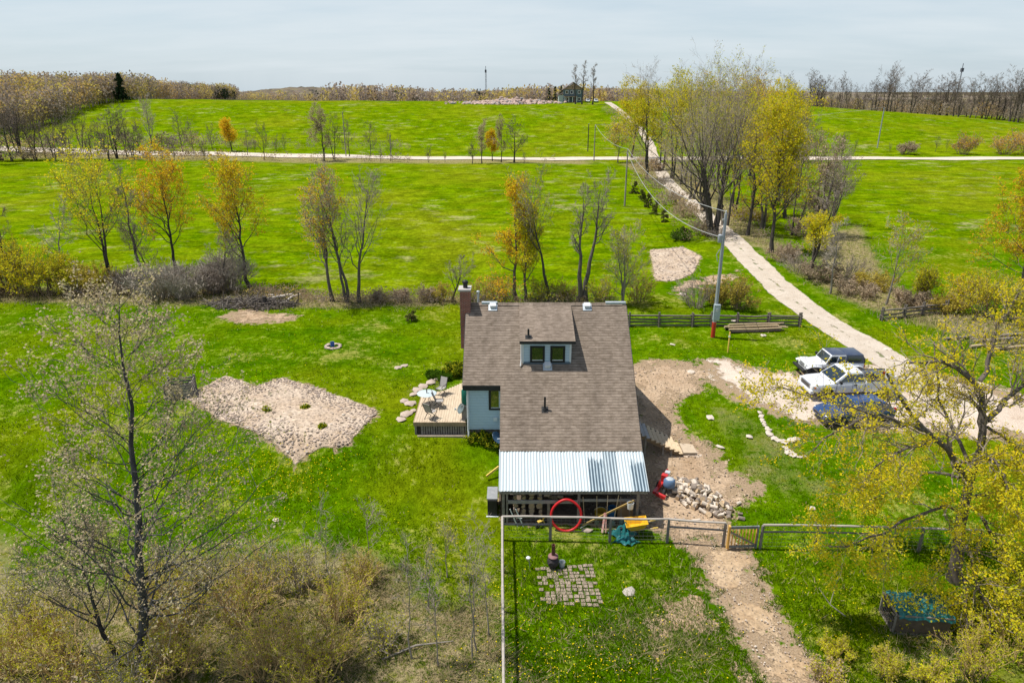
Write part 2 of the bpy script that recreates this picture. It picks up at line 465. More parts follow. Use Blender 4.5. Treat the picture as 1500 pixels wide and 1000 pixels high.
# ================================================================== draped sheets with ragged edges
def patchmat(name, ca, cb, cc=None, peb=18.0, rag=.5, ragsc=1.1, speck=.4, median=False, rough=.95, bump=.6, holes=.0):
    m, nt, out = newmat(name); n = N(nt); co = n.co()
    a = n.noise(co, .5, 5, .6); b = n.noise(co, peb, 4, .7); c = n('TexVoronoi', {'Vector': co, 'Scale': peb * .8}).outputs['Distance']
    col = n.mix(n.ramp(a, [(.35, 0.), (.65, 1.)]), ca, cb)
    if cc is not None: col = n.mix(n.ramp(n.noise(co, 1.6, 5, .7), [(.55, 0.), (.68, 1.)]), col, cc)
    col = n.mix(1.0, col, n.ramp(n.math('ADD', n.math('MULTIPLY', b, .6), n.math('MULTIPLY', c, .5)), [(.25, 1 - speck), (.55, 1.), (.85, 1 + speck)]), 'MULTIPLY')
    p = n('BsdfPrincipled', {'Base Color': col, 'Roughness': rough, 'Specular IOR Level': .1, 'Normal': n.bump(n.math('ADD', b, c), bump, .04)})
    e = n.math('ADD', n.attr('d'), n.math('MULTIPLY', n.math('SUBTRACT', n.noise(co, ragsc, 6, .72), .5), rag * 4))
    e = n.math('ADD', e, n.math('MULTIPLY', n.math('SUBTRACT', n.noise(co, ragsc * .35, 3, .5), .5), rag * 4))
    al = n.maprange(e, -.04, .06, 0, 1)
    if holes:
        hn = n.math('ADD', n.math('MULTIPLY', n.noise(co, .55, 5, .7), .75), n.math('MULTIPLY', n.noise(co, 5.0, 4, .75), .25))
        edge = n.maprange(n.attr('d'), .0, 2.2, holes * .5, 0.0)
        al = n.math('MULTIPLY', al, n.maprange(n.math('SUBTRACT', hn, edge), .47 - holes * .3, .50 - holes * .3), clamp=True)
    if median:
        g = n.math('ADD', n.attr('c'), n.math('MULTIPLY', n.math('SUBTRACT', n.noise(co, .9, 5, .75), .5), 1.3))
        al = n.math('MULTIPLY', al, n.maprange(g, .04, .12, .25, 1.0), clamp=True)
    tr = n('BsdfTransparent'); mx = n('MixShader', {0: al, 1: tr.outputs[0], 2: p.outputs[0]})
    nt.links.new(mx.outputs[0], out.inputs[0]); MATS[name] = m; return m

def drape(name, fn, box, res, mat, off=.03, margin=.5, extra=None, bulge=0.0):
    x0, x1, y0, y1 = box
    xs = np.arange(x0, x1 + res, res); ys_ = np.arange(y0, y1 + res, res)
    X, Y = np.meshgrid(xs, ys_); d = fn(X, Y)
    keep = np.maximum.reduce([d[:-1, :-1], d[:-1, 1:], d[1:, 1:], d[1:, :-1]]) > -margin
    idx = np.arange(X.size).reshape(X.shape)
    Q = np.stack([idx[:-1, :-1], idx[:-1, 1:], idx[1:, 1:], idx[1:, :-1]], -1)[keep]
    used = np.unique(Q); remap = np.full(X.size, -1); remap[used] = np.arange(len(used))
    rng = np.random.default_rng(5)
    zz = H(X, Y) + off + bulge * sstep(0, 1.5, d) * (.6 + .8 * np.sin(X * 1.7) * np.sin(Y * 1.3 + X * .4))
    V = np.stack([X.ravel(), Y.ravel(), zz.ravel()], -1)[used]
    at_ = {'d': d.ravel()[used]}
    if extra is not None: at_['c'] = extra(X, Y).ravel()[used]
    me = mesh_np(name, V, remap[Q], mat, attrs=at_, smooth=True)
    return tag(link(name, me), kind='structure')

def bb(P, m=1.5): return (P[:, 0].min() - m, P[:, 0].max() + m, P[:, 1].min() - m, P[:, 1].max() + m)
def pd(name, mat, res=.25, off=.014, margin=1.3, bulge=0.0, key=None):
    P = Z[key or name]; return drape(name, lambda X, Y: sdf(P, X, Y), bb(P), res, mat, off, margin, None, bulge)

mdirt = patchmat('bare_dirt', (.335, .235, .150), (.43, .325, .225), (.27, .185, .11), 9, .6, 1.0, .32, holes=.30)
mworn = patchmat('worn_dirt', (.335, .235, .150), (.43, .325, .225), (.27, .185, .11), 9, .6, 1.3, .32, holes=-.30)
mpath = patchmat('trodden_dirt', (.36, .255, .155), (.43, .325, .215), (.29, .195, .115), 9, .42, 1.1, .30, holes=.5)
mgrav = patchmat('pale_gravel', (.50, .405, .32), (.57, .485, .40), (.42, .32, .235), 16, .6, .9, .22, holes=.45)
mroad = patchmat('road_gravel', (.52, .45, .37), (.58, .51, .43), None, 8, .25, .5, .12)
mlane = patchmat('lane_gravel', (.44, .375, .30), (.51, .445, .37), (.38, .31, .235), 14, .14, .8, .20, median=True)
mbed = patchmat('stony_soil', (.40, .305, .22), (.47, .385, .30), (.33, .245, .16), 7, .16, 1.3, .45, bump=1.0)
pd('dirt_yard', mdirt, .25, .014)
pd('worn_patch', mworn, .22, .010)
pd('dirt_path', mpath, .22, .020)
pd('gravel_parking', mgrav, .3, .022)
pd('garden_bed', mbed, .3, .04, .6, bulge=.03)
pd('bare_patch', mdirt, .3, .03)
pd('rubble_plot', mbed, .35, .05, .6, bulge=.04)
pd('bare_strip', mdirt, .35, .03)
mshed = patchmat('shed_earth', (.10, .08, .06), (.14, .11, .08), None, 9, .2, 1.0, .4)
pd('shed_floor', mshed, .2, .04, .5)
pd('stone_pad', mgrav, .2, .026, .4)
drape('gravel_lane', lambda X, Y: 1.5 - dline(lane, X, Y), bb(lane, 3), .42, mlane, .03, .5, lambda X, Y: dline(lane, X, Y))
# the far road as a ribbon
def ribbon(name, P, hw, mat, off):
    T = np.gradient(P, axis=0); T /= np.linalg.norm(T, axis=1)[:, None]; Nn = np.stack([-T[:, 1], T[:, 0]], -1)
    k = np.linspace(-1.25, 1.25, 11)
    X = P[:, None, 0] + Nn[:, None, 0] * k[None] * hw; Y = P[:, None, 1] + Nn[:, None, 1] * k[None] * hw
    d = np.repeat((hw * (1 - np.abs(k)))[None], len(P), 0)
    idx = np.arange(X.size).reshape(X.shape)
    Q = np.stack([idx[:-1, :-1], idx[1:, :-1], idx[1:, 1:], idx[:-1, 1:]], -1).reshape(-1, 4)
    me = mesh_np(name, np.stack([X.ravel(), Y.ravel(), (H(X, Y) + off).ravel()], -1), Q, mat, attrs={'d': d.ravel()}, smooth=True)
    return tag(link(name, me), kind='structure')
ribbon('gravel_road', road, 4.3, mroad, .14)
# ================================================================== trees
bark = M('bark_grey', (.17, .145, .125), (.08, .067, .057), 6, .9, .6, (1, 1, .25))
bark_dk = M('bark_dark', (.085, .072, .064), (.042, .035, .031), 6, .9, .6, (1, 1, .25))
bark_pale = M('bark_pale', (.30, .265, .22), (.16, .14, .12), 5, .9, .5, (1, 1, .3))
twig_gr = M('twig_greybrown', (.36, .30, .25), (.21, .17, .14), 2, .9, 0)
twig_br = M('twig_brown', (.30, .225, .16), (.17, .125, .09), 2, .9, 0)
twig_pale = M('twig_pale', (.46, .40, .33), (.30, .26, .21), 2, .9, 0)
lf_yel = leafmat('leaf_yellow', (.72, .60, .02), (.78, .62, .02), (.54, .55, .03), .5)
lf_org = leafmat('leaf_orange', (.82, .47, .03), (.80, .54, .03), (.64, .34, .05), .5)
lf_ygr = leafmat('leaf_yellowgreen', (.54, .53, .03), (.64, .58, .03), (.38, .44, .03), .5)
lf_olv = leafmat('leaf_olive', (.48, .39, .07), (.58, .46, .08), (.36, .34, .05), .5)
lf_grn = leafmat('leaf_green', (.055, .12, .008), (.09, .17, .012))
lf_bud = leafmat('leaf_bud', (.80, .69, .47), (.68, .54, .36), (.55, .51, .13), .5)
lf_tan = leafmat('leaf_tan', (.46, .37, .26), (.56, .44, .30), (.36, .27, .18), .4)
lf_cedar = leafmat('leaf_cedar', (.10, .13, .03), (.15, .165, .04), (.20, .17, .06), .35)

def nrm(a): return a / (np.linalg.norm(a, axis=-1, keepdims=True) + 1e-9)

def spawn(rng, P, Rr, n, smin, smax, ang, L, npt, up=0.0, curve=.0, wob=.06, rfac=.62, taper=.55, rmin=.006, tip=.25, stratify=False):
    """grow n children on every parent polyline; P (N,m,3), Rr (N,m), L length factor or array (N,)"""
    Np, m, _ = P.shape
    idx = np.repeat(np.arange(Np), n); K = len(idx)
    s = rng.uniform(smin, smax, K)
    if stratify: s = smin + (smax - smin) * ((np.tile(np.arange(n), Np) + rng.uniform(0, 1, K)) / n)
    x = s * (m - 1) * .9999; i = x.astype(int); f = (x - i)[:, None]
    o = P[idx, i] * (1 - f) + P[idx, i + 1] * f
    T = nrm(P[idx, i + 1] - P[idx, i]); r0 = Rr[idx, i] * (1 - f[:, 0]) + Rr[idx, i + 1] * f[:, 0]
    g = rng.normal(size=(K, 3)); g -= (g * T).sum(1, keepdims=True) * T; g = nrm(g)
    a = (ang + rng.normal(0, .14, K))[:, None]
    D = T * np.cos(a) + g * np.sin(a); D[:, 2] += up; D = nrm(D)
    Lp = np.asarray(L)[idx] if np.ndim(L) else np.full(K, L)
    ln = Lp * (1 - s * taper) * rng.uniform(.65, 1.25, K)
    t = np.linspace(0, 1, npt)
    C = o[:, None] + D[:, None] * (ln[:, None] * t)[..., None]
    C[..., 2] += curve * (ln[:, None] * t ** 2)
    w = np.cumsum(rng.normal(0, 1, (K, npt, 3)), 1) * (ln[:, None, None] * wob); w[:, 0] = 0
    C += w
    rr = np.maximum(r0 * rfac, rmin)[:, None] * (1 - (1 - tip) * t)[None]
    return C, np.maximum(rr, rmin * .6), ln

def tubes(P, Rr, k):
    Nn, m, _ = P.shape
    T = np.gradient(P, axis=1); T = nrm(T)
    ref = np.array([.31, .52, .79]); ref = np.broadcast_to(ref, T.shape)
    u = nrm(np.cross(T, ref)); v = np.cross(T, u)
    a = np.arange(k) * 2 * PI / k
    V = P[:, :, None] + (u[:, :, None] * np.cos(a)[None, None, :, None] + v[:, :, None] * np.sin(a)[None, None, :, None]) * Rr[:, :, None, None]
    idx = np.arange(Nn * m * k).reshape(Nn, m, k)
    j2 = np.roll(idx, -1, 2)
    Q = np.stack([idx[:, :-1], j2[:, :-1], j2[:, 1:], idx[:, 1:]], -1).reshape(-1, 4)
    return V.reshape(-1, 3), Q

def leafquads(rng, P, n, size, jit, flat=0.0):
    """n leaves scattered along each polyline"""
    Nn, m, _ = P.shape
    idx = np.repeat(np.arange(Nn), n); K = len(idx)
    s = rng.uniform(.25, 1.0, K) * (m - 1) * .9999; i = s.astype(int); f = (s - i)[:, None]
    c = P[idx, i] * (1 - f) + P[idx, i + 1] * f + rng.normal(0, jit, (K, 3))
    return quads(rng, c, size, flat)

def quads(rng, c, size, flat=0.0):
    K = len(c)
    nn = nrm(rng.normal(size=(K, 3)) + np.array([0, 0, flat])); u = nrm(np.cross(nn, rng.normal(size=(K, 3)))); v = np.cross(nn, u)
    s = (np.asarray(size) * rng.uniform(.6, 1.3, K))[:, None]; s2 = s * rng.uniform(.5, .9, (K, 1))
    V = np.stack([c - u * s, c + v * s2, c + u * s, c - v * s2], 1).reshape(-1, 3)
    return V, np.arange(K * 4).reshape(K, 4)

def joinparts(parts):
    Vs, Qs, Ms = [], [], []; o = 0
    for V, Q, mi in parts:
        if len(V) == 0: continue
        Vs.append(V); Qs.append(Q + o); Ms.append(np.full(len(Q), mi)); o += len(V)
    return np.concatenate(Vs), np.concatenate(Qs), np.concatenate(Ms)

def tree(name, loc, Ht, Rad, seed, style='round', leaf=None, leafn=0, lsize=.12, bk=None, tw=None, stems=1, dens=1.0,
         fine=True, kk=None, bole=.25, r0=None, label=None, cat='tree', group=None, twr=.011, limbf=.46, lean=(0, 0), stubs=False, leafband=None):
    rng = np.random.default_rng(seed)
    bk = bk or bark; tw = tw or twig_gr
    r0 = r0 or (.012 * Ht + .05)
    # stems
    m = 12; t = np.linspace(0, 1, m)
    ST = []; SR = []
    for k in range(stems):
        a = rng.uniform(0, 6.28) if stems > 1 else 0
        spread = Rad * (.5 if stems > 1 else 0) * rng.uniform(.5, 1.0)
        hh = Ht * (rng.uniform(.78, 1.0) if k else 1.0) * .97
        b = np.array([math.cos(a), math.sin(a), 0]) * r0 * (1.3 if stems > 1 else 0)
        p = np.zeros((m, 3)); p[:, 2] = hh * t
        p[:, 0] = b[0] + math.cos(a) * spread * t ** 1.3 + lean[0] * t; p[:, 1] = b[1] + math.sin(a) * spread * t ** 1.3 + lean[1] * t
        w = np.cumsum(rng.normal(0, 1, (m, 2)), 0) * Ht * .008; w[0] = 0; p[:, :2] += w
        ST.append(p); SR.append(r0 * (.85 if stems > 1 else 1) * ((1 - t) ** 1.0 * .94 + .04) * (1 + .5 * np.exp(-t * 30)))
    P0 = np.array(ST); R0 = np.array(SR)
    P0[:, 0, 2] -= .25
    if style == 'cone':   nl, ang, up, cu, tp, Lf, tpow = int(34 * dens), 1.02, .10, .12, .80, Rad * 1.25, .8
    elif style == 'conewide': nl, ang, up, cu, tp, Lf, tpow = int(34 * dens), .98, .05, .06, .84, Rad * 1.55, .8
    elif style == 'up':   nl, ang, up, cu, tp, Lf, tpow = int(26 * dens), .74, .20, .12, .50, Rad * 1.55, .5
    elif style == 'vase': nl, ang, up, cu, tp, Lf, tpow = int(20 * dens), .55, .25, .10, .35, Rad * 1.6, .4
    elif style == 'stub': nl, ang, up, cu, tp, Lf, tpow = int(14 * dens), .75, .25, .35, .35, Rad * 1.1, .4
    else:                 nl, ang, up, cu, tp, Lf, tpow = int(26 * dens), .85, .18, .12, .45, Rad * 1.25, .5
    nl = max(6, nl // (stems if stems < 3 else stems - 1))
    P1, R1, L1 = spawn(rng, P0, R0, nl, bole, .97, ang, Lf, 7, up, cu, .035, limbf, tp, .012, .22, True)
    kk = kk or ((6, 5, 3) if fine else (3, 3, 2))
    P2, R2, L2 = spawn(rng, P1, R1, kk[0], .22, 1.0, .72, L1 * .52, 5, .12, .10, .05, .6, .45, .009 if fine else twr, .35, True)
    P3, R3, L3 = spawn(rng, P2, R2, kk[1], .2, 1.0, .70, np.maximum(L2 * .55, .35), 4, .10, .05, .07, .7, .3, twr, .5)
    root = empty(name, loc, 0, label, cat, group)
    root.rotation_euler[2] = 0
    V1 = tubes(P0, R0, 9); V2 = tubes(P1, R1, 5)
    V, Q, _ = joinparts([(V1[0], V1[1], 0), (V2[0], V2[1], 0)])
    link('trunk', mesh_np('trunk', V, Q, bk, smooth=True), root)
    parts = [tubes(P2, R2, 4) + (0,), tubes(P3, R3, 3) + (0,)]
    if stems and not leaf or True:
        P4, R4, L4 = spawn(rng, P3, R3, kk[2], .3, 1.0, .6, np.maximum(L3 * .5, .22), 3, .06, 0, .06, .8, .3, twr * .8, .6)
        parts.append(tubes(P4, R4, 3) + (0,))
    mats = [tw]
    if leaf and leafn:
        PP = P4
        if leafband is not None:
            zc = P4[:, -1, 2] / Ht; PP = P4[(zc > leafband[0]) & (zc < leafband[1])]
        c = leafquads(rng, PP, max(1, int(leafn * 1.3)), lsize * .78, lsize * 1.7)
        mi = rng.integers(1, 1 + len(leaf), len(c[1]))
        Vq, Qq, Mq = joinparts(parts)
        V = np.concatenate([Vq, c[0]]); Q = np.concatenate([Qq, c[1] + len(Vq)]); mi = np.concatenate([Mq, mi]); mats = [tw] + list(leaf)
    else: V, Q, mi = joinparts(parts)
    link('crown', mesh_np('crown', V, Q, mats, mi), root)
    return root

def shrub(name, loc, Ht, Rad, seed, leaf=None, leafn=2, lsize=.06, tw=None, nst=22, label=None, cat='shrub', group=None, arch=0.0, twr=.007, k2=4):
    rng = np.random.default_rng(seed); tw = tw or twig_br
    a = rng.uniform(0, 6.28, nst); q = np.sqrt(rng.uniform(0, 1, nst))
    m = 6; t = np.linspace(0, 1, m)
    P = np.zeros((nst, m, 3)); hh = Ht * rng.uniform(.55, 1.0, nst) * (1 - .35 * q ** 2)
    P[..., 0] = (np.cos(a) * q * Rad * .35)[:, None] + (np.cos(a) * q * Rad * .65)[:, None] * t ** 1.2
    P[..., 1] = (np.sin(a) * q * Rad * .35)[:, None] + (np.sin(a) * q * Rad * .65)[:, None] * t ** 1.2
    P[..., 2] = hh[:, None] * (t * (1 + arch) - arch * t ** 2) - .1 * (1 - t)
    w = np.cumsum(rng.normal(0, 1, (nst, m, 3)), 1) * Ht * .03; w[:, 0] = 0; P += w
    Rr = np.full((nst, 1), .012 + .006 * Ht) * (1 - .75 * t)[None]
    P1, R1, L1 = spawn(rng, P, Rr, 7, .2, 1.0, .6, Ht * .38, 4, .08, .05, .06, .65, .3, twr, .45)
    P2, R2, L2 = spawn(rng, P1, R1, k2, .2, 1.0, .7, np.maximum(L1 * .5, .2), 3, .05, .0, .07, .8, .3, twr, .6)
    root = empty(name, loc, 0, label, cat, group)
    V, Q, _ = joinparts([tubes(P, Rr, 5) + (0,)])
    link('stems', mesh_np('stems', V, Q, tw, smooth=True), root)
    parts = [tubes(P1, R1, 3) + (0,), tubes(P2, R2, 3) + (0,)]
    Vq, Qq, Mq = joinparts(parts); mats = [tw]
    if leaf:
        c = leafquads(rng, P2, leafn, lsize, lsize)
        mi = rng.integers(1, 1 + len(leaf), len(c[1])); mats = [tw] + list(leaf)
        Vq, Qq, Mq = np.concatenate([Vq, c[0]]), np.concatenate([Qq, c[1] + len(Vq)]), np.concatenate([Mq, mi])
    link('foliage', mesh_np('foliage', Vq, Qq, mats, Mq), root)
    return root

def conifer(name, loc, Ht, Rad, seed, label, cat='evergreen', group=None, nq=2600, leaf=None, bole=.08, ragged=.25):
    rng = np.random.default_rng(seed)
    root = empty(name, loc, 0, label, cat, group)
    m = 6; t = np.linspace(0, 1, m); P = np.zeros((1, m, 3)); P[0, :, 2] = Ht * .96 * t - .15 * (t == 0)
    R0 = (.02 * Ht + .03) * (1 - .9 * t)[None]
    V, Q = tubes(P, R0, 7); link('trunk', mesh_np('trunk', V, Q, bark_dk, smooth=True), root)
    nb = max(10, int(Ht * 9)); z = Ht * (bole + (1 - bole) * rng.uniform(0, 1, nb) ** 1.15)
    a = rng.uniform(0, 6.28, nb); ln = Rad * (1 - z / Ht) ** .75 * rng.uniform(1 - ragged * 2, 1.1, nb) + .12
    B = np.zeros((nb, 4, 3)); tt = np.linspace(0, 1, 4)
    B[..., 0] = np.cos(a)[:, None] * ln[:, None] * tt; B[..., 1] = np.sin(a)[:, None] * ln[:, None] * tt
    B[..., 2] = z[:, None] + ln[:, None] * (.18 * tt - .35 * tt ** 2)
    parts = [tubes(B, np.full((nb, 4), .012 + .002 * Ht) * (1 - .7 * tt), 3) + (0,)]
    c = leafquads(rng, B, max(4, nq // nb), .05 + .022 * Ht, .04 + .018 * Ht)
    Vq, Qq, Mq = joinparts(parts + [(c[0], c[1], 1)])
    link('crown', mesh_np('crown', Vq, Qq, [bark_dk, leaf or lf_cedar], Mq), root)
    return root

def pxw(p, wpx):
    """metres spanned by wpx photo pixels at ground point p"""
    t = Vector((p.x, p.y, p.z - CAMZ)).dot(Vector((0, CP, -SP)))
    return wpx * t / F

HEDGE = 'trees along the hedgerow behind the lawn'
def T(px, py, top, wpx, seed, label, **k):
    p = at(px, py); Ht = topz(p, top) * .90; nm = k.pop('name', 'deciduous_tree')
    return tree(nm, p, Ht, pxw(p, wpx) / 2, seed, label=label, **k)

def hedge_trees():
    T(160,416,236,120,11,'yellow green leafed tree in the hedgerow, dark leaning trunk above the yellow bushes', style='up', leaf=[lf_ygr,lf_yel], leafn=2, lsize=.12, bk=bark_dk, tw=twig_br, stems=2, group=HEDGE, dens=.9, lean=(-1.3,0))
    T(208,412,232,55,12,'slim bare grey tree between the yellow green and the orange tree', style='up', tw=twig_gr, group=HEDGE, dens=.6, lean=(-.5,0), r0=.17)
    T(258,392,236,92,13,'bright orange leafed tree rising from the grey brush, second leafed tree from the left', style='up', leaf=[lf_org,lf_org,lf_yel], leafn=3, lsize=.115, bk=bark_dk, tw=twig_br, group=HEDGE, dens=.9, bole=.2)
    T(368,422,232,88,14,'orange yellow tree with one straight dark trunk at the end of the grey brush', style='up', leaf=[lf_org,lf_yel,lf_yel], leafn=3, lsize=.11, bk=bark_dk, tw=twig_br, group=HEDGE, dens=.9, bole=.25, lean=(-.4,0))
    T(487,441,252,92,15,'pale orange leafed tree with a grey trunk beside the twin bare trees', style='up', leaf=[lf_org,lf_yel,lf_tan], leafn=2, lsize=.10, bk=bark, tw=twig_gr, group=HEDGE, dens=.8, bole=.25, lean=(-.7,0))
    T(512,442,236,84,16,'bare grey tree forking low, left one of the close pair on the hedgerow', style='vase', tw=twig_gr, bk=bark, group=HEDGE, dens=1.0, stems=2, bole=.3, lean=(-.8,0))
    T(526,442,250,84,17,'bare grey tree with wide reaching limbs, right one of the close pair', style='vase', tw=twig_gr, bk=bark, group=HEDGE, dens=.9, bole=.3, lean=(1.5,0))
    T(757,440,255,60,18,'golden leafed slim tree behind the roof, left of the bent bare tree', style='up', leaf=[lf_yel,lf_org], leafn=3, lsize=.11, bk=bark, tw=twig_br, group=HEDGE, dens=.7, bole=.25, lean=(-.6,0))
    T(770,441,290,55,19,'yellow green leafed slim tree just right of the golden one behind the roof', style='up', leaf=[lf_ygr,lf_yel], leafn=3, lsize=.10, bk=bark, tw=twig_br, group=HEDGE, dens=.7, bole=.2)
    T(804,443,262,84,20,'bare crooked tree behind the dormer with side limbs bending left', style='vase', bk=bark_dk, tw=twig_gr, group=HEDGE, dens=.75, bole=.45, lean=(-1.8,0), leaf=[lf_ygr], leafn=1, lsize=.08)
    T(846,444,262,50,21,'bare lopped tree behind the roof, left trunk of the upright pair', style='stub', bk=bark, tw=twig_gr, group=HEDGE, bole=.45, r0=.25, lean=(-.2,0))
    T(857,444,248,70,22,'bare lopped tree behind the roof, right trunk leaning over the field', style='stub', bk=bark, tw=twig_gr, group=HEDGE, bole=.5, r0=.25, lean=(1.4,0))
    T(912,446,326,72,23,'low bare grey tree with pale tangled limbs at the right end of the roof', style='round', bk=bark_pale, tw=twig_pale, group=HEDGE, dens=.8, bole=.15, stems=3, leaf=[lf_ygr], leafn=1, lsize=.07)
    T(8,430,268,60,24,'bare dark tree cut by the left edge of the picture behind the bushes', style='round', bk=bark_dk, tw=twig_br, group=HEDGE, dens=.8, stems=2)
    T(322,430,345,60,25,'low dead bent tree standing in the grey brush', style='round', bk=bark_dk, tw=twig_gr, group=HEDGE, dens=.7, bole=.3, lean=(1.2,0))
    T(662,442,392,60,26,'dead snag with one arching limb left of the chimney', style='stub', bk=bark_dk, tw=twig_gr, group=HEDGE, dens=.6, bole=.3, r0=.13, lean=(1.0,0))
    T(228,420,318,45,27,'thin dark sapling leaning between the bare slim tree and the orange tree', style='up', bk=bark_dk, tw=twig_br, group=HEDGE, dens=.5, r0=.09, lean=(-1.4,0))
    T(88,424,300,60,28,'broken grey dead tree behind the yellow bushes', style='stub', bk=bark_pale, tw=twig_pale, group=HEDGE, dens=.8, bole=.35, lean=(1.5,0))
    # hedgerow bushes
    bs = 'bushes along the hedgerow behind the lawn'
    for i, (px, py, ht, rr, lf, lb) in enumerate([
        (20,432,5.2,2.8,[lf_ygr,lf_yel],'yellow leafed bush at the left edge of the picture behind the lawn'),
        (62,432,4.6,2.8,[lf_yel,lf_ygr],'golden yellow bush, second from the left behind the lawn'),
        (100,428,3.6,2.2,[lf_ygr],'olive yellow bush at the foot of the leaning yellow green tree'),
        (-25,430,5.0,2.6,[lf_yel],'yellow bush just outside the left edge'),
        (138,430,2.6,2.0,[lf_olv],'low olive bush behind the top of the blossoming tree')]):
        shrub('shrub', at(px, py), ht, rr, 60 + i, lf, 5, .085, twig_br, 30, lb, group=bs)
    for i, (px, py, ht, rr, lb) in enumerate([
        (190,428,2.2,2.0,'low dark grey brush right of the yellow bushes'),
        (236,436,3.2,2.6,'dense grey leafless bush, left one below the orange tree'),
        (272,436,3.0,2.3,'dense grey leafless bush, right one below the orange tree'),
        (312,430,2.4,1.9,'low grey brush at the foot of the dead bent tree'),
        (338,424,3.4,2.4,'pale grey arching bush beside the straight orange yellow tree')]):
        shrub('shrub', at(px, py), ht, rr, 70 + i, None, 0, .05, twig_pale if i in (1, 2, 4) else twig_gr, 80, lb, group=bs, arch=.7, twr=.017)
    for i, (px, ht, lf, lb) in enumerate([(555,1.0,lf_tan,'low brown bramble right of the twin bare trees'), (590,1.1,lf_tan,'low brown bramble in the middle of the hedge strip'),(625,1.2,lf_tan,'low brown bramble left of the dead snag'),
        (650,1.5,lf_olv,'brown bush at the foot of the dead snag'),(735,2.6,lf_org,'small orange leafed bush below the golden slim tree'),(700,2.0,lf_olv,'olive bush behind the chimney'),(790,2.2,lf_ygr,'yellow green bush behind the dormer'),(825,1.9,lf_olv,'olive bush left of the lopped pair'),
        (880,2.2,lf_ygr,'pale green bush right of the lopped pair'),(935,2.3,lf_olv,'olive bush behind the split rail fence beside the roof')]):
        shrub('shrub', at(px, 441), ht, ht * .8, 80 + i, [lf], 2, .07, twig_br, 20, lb, group=bs)

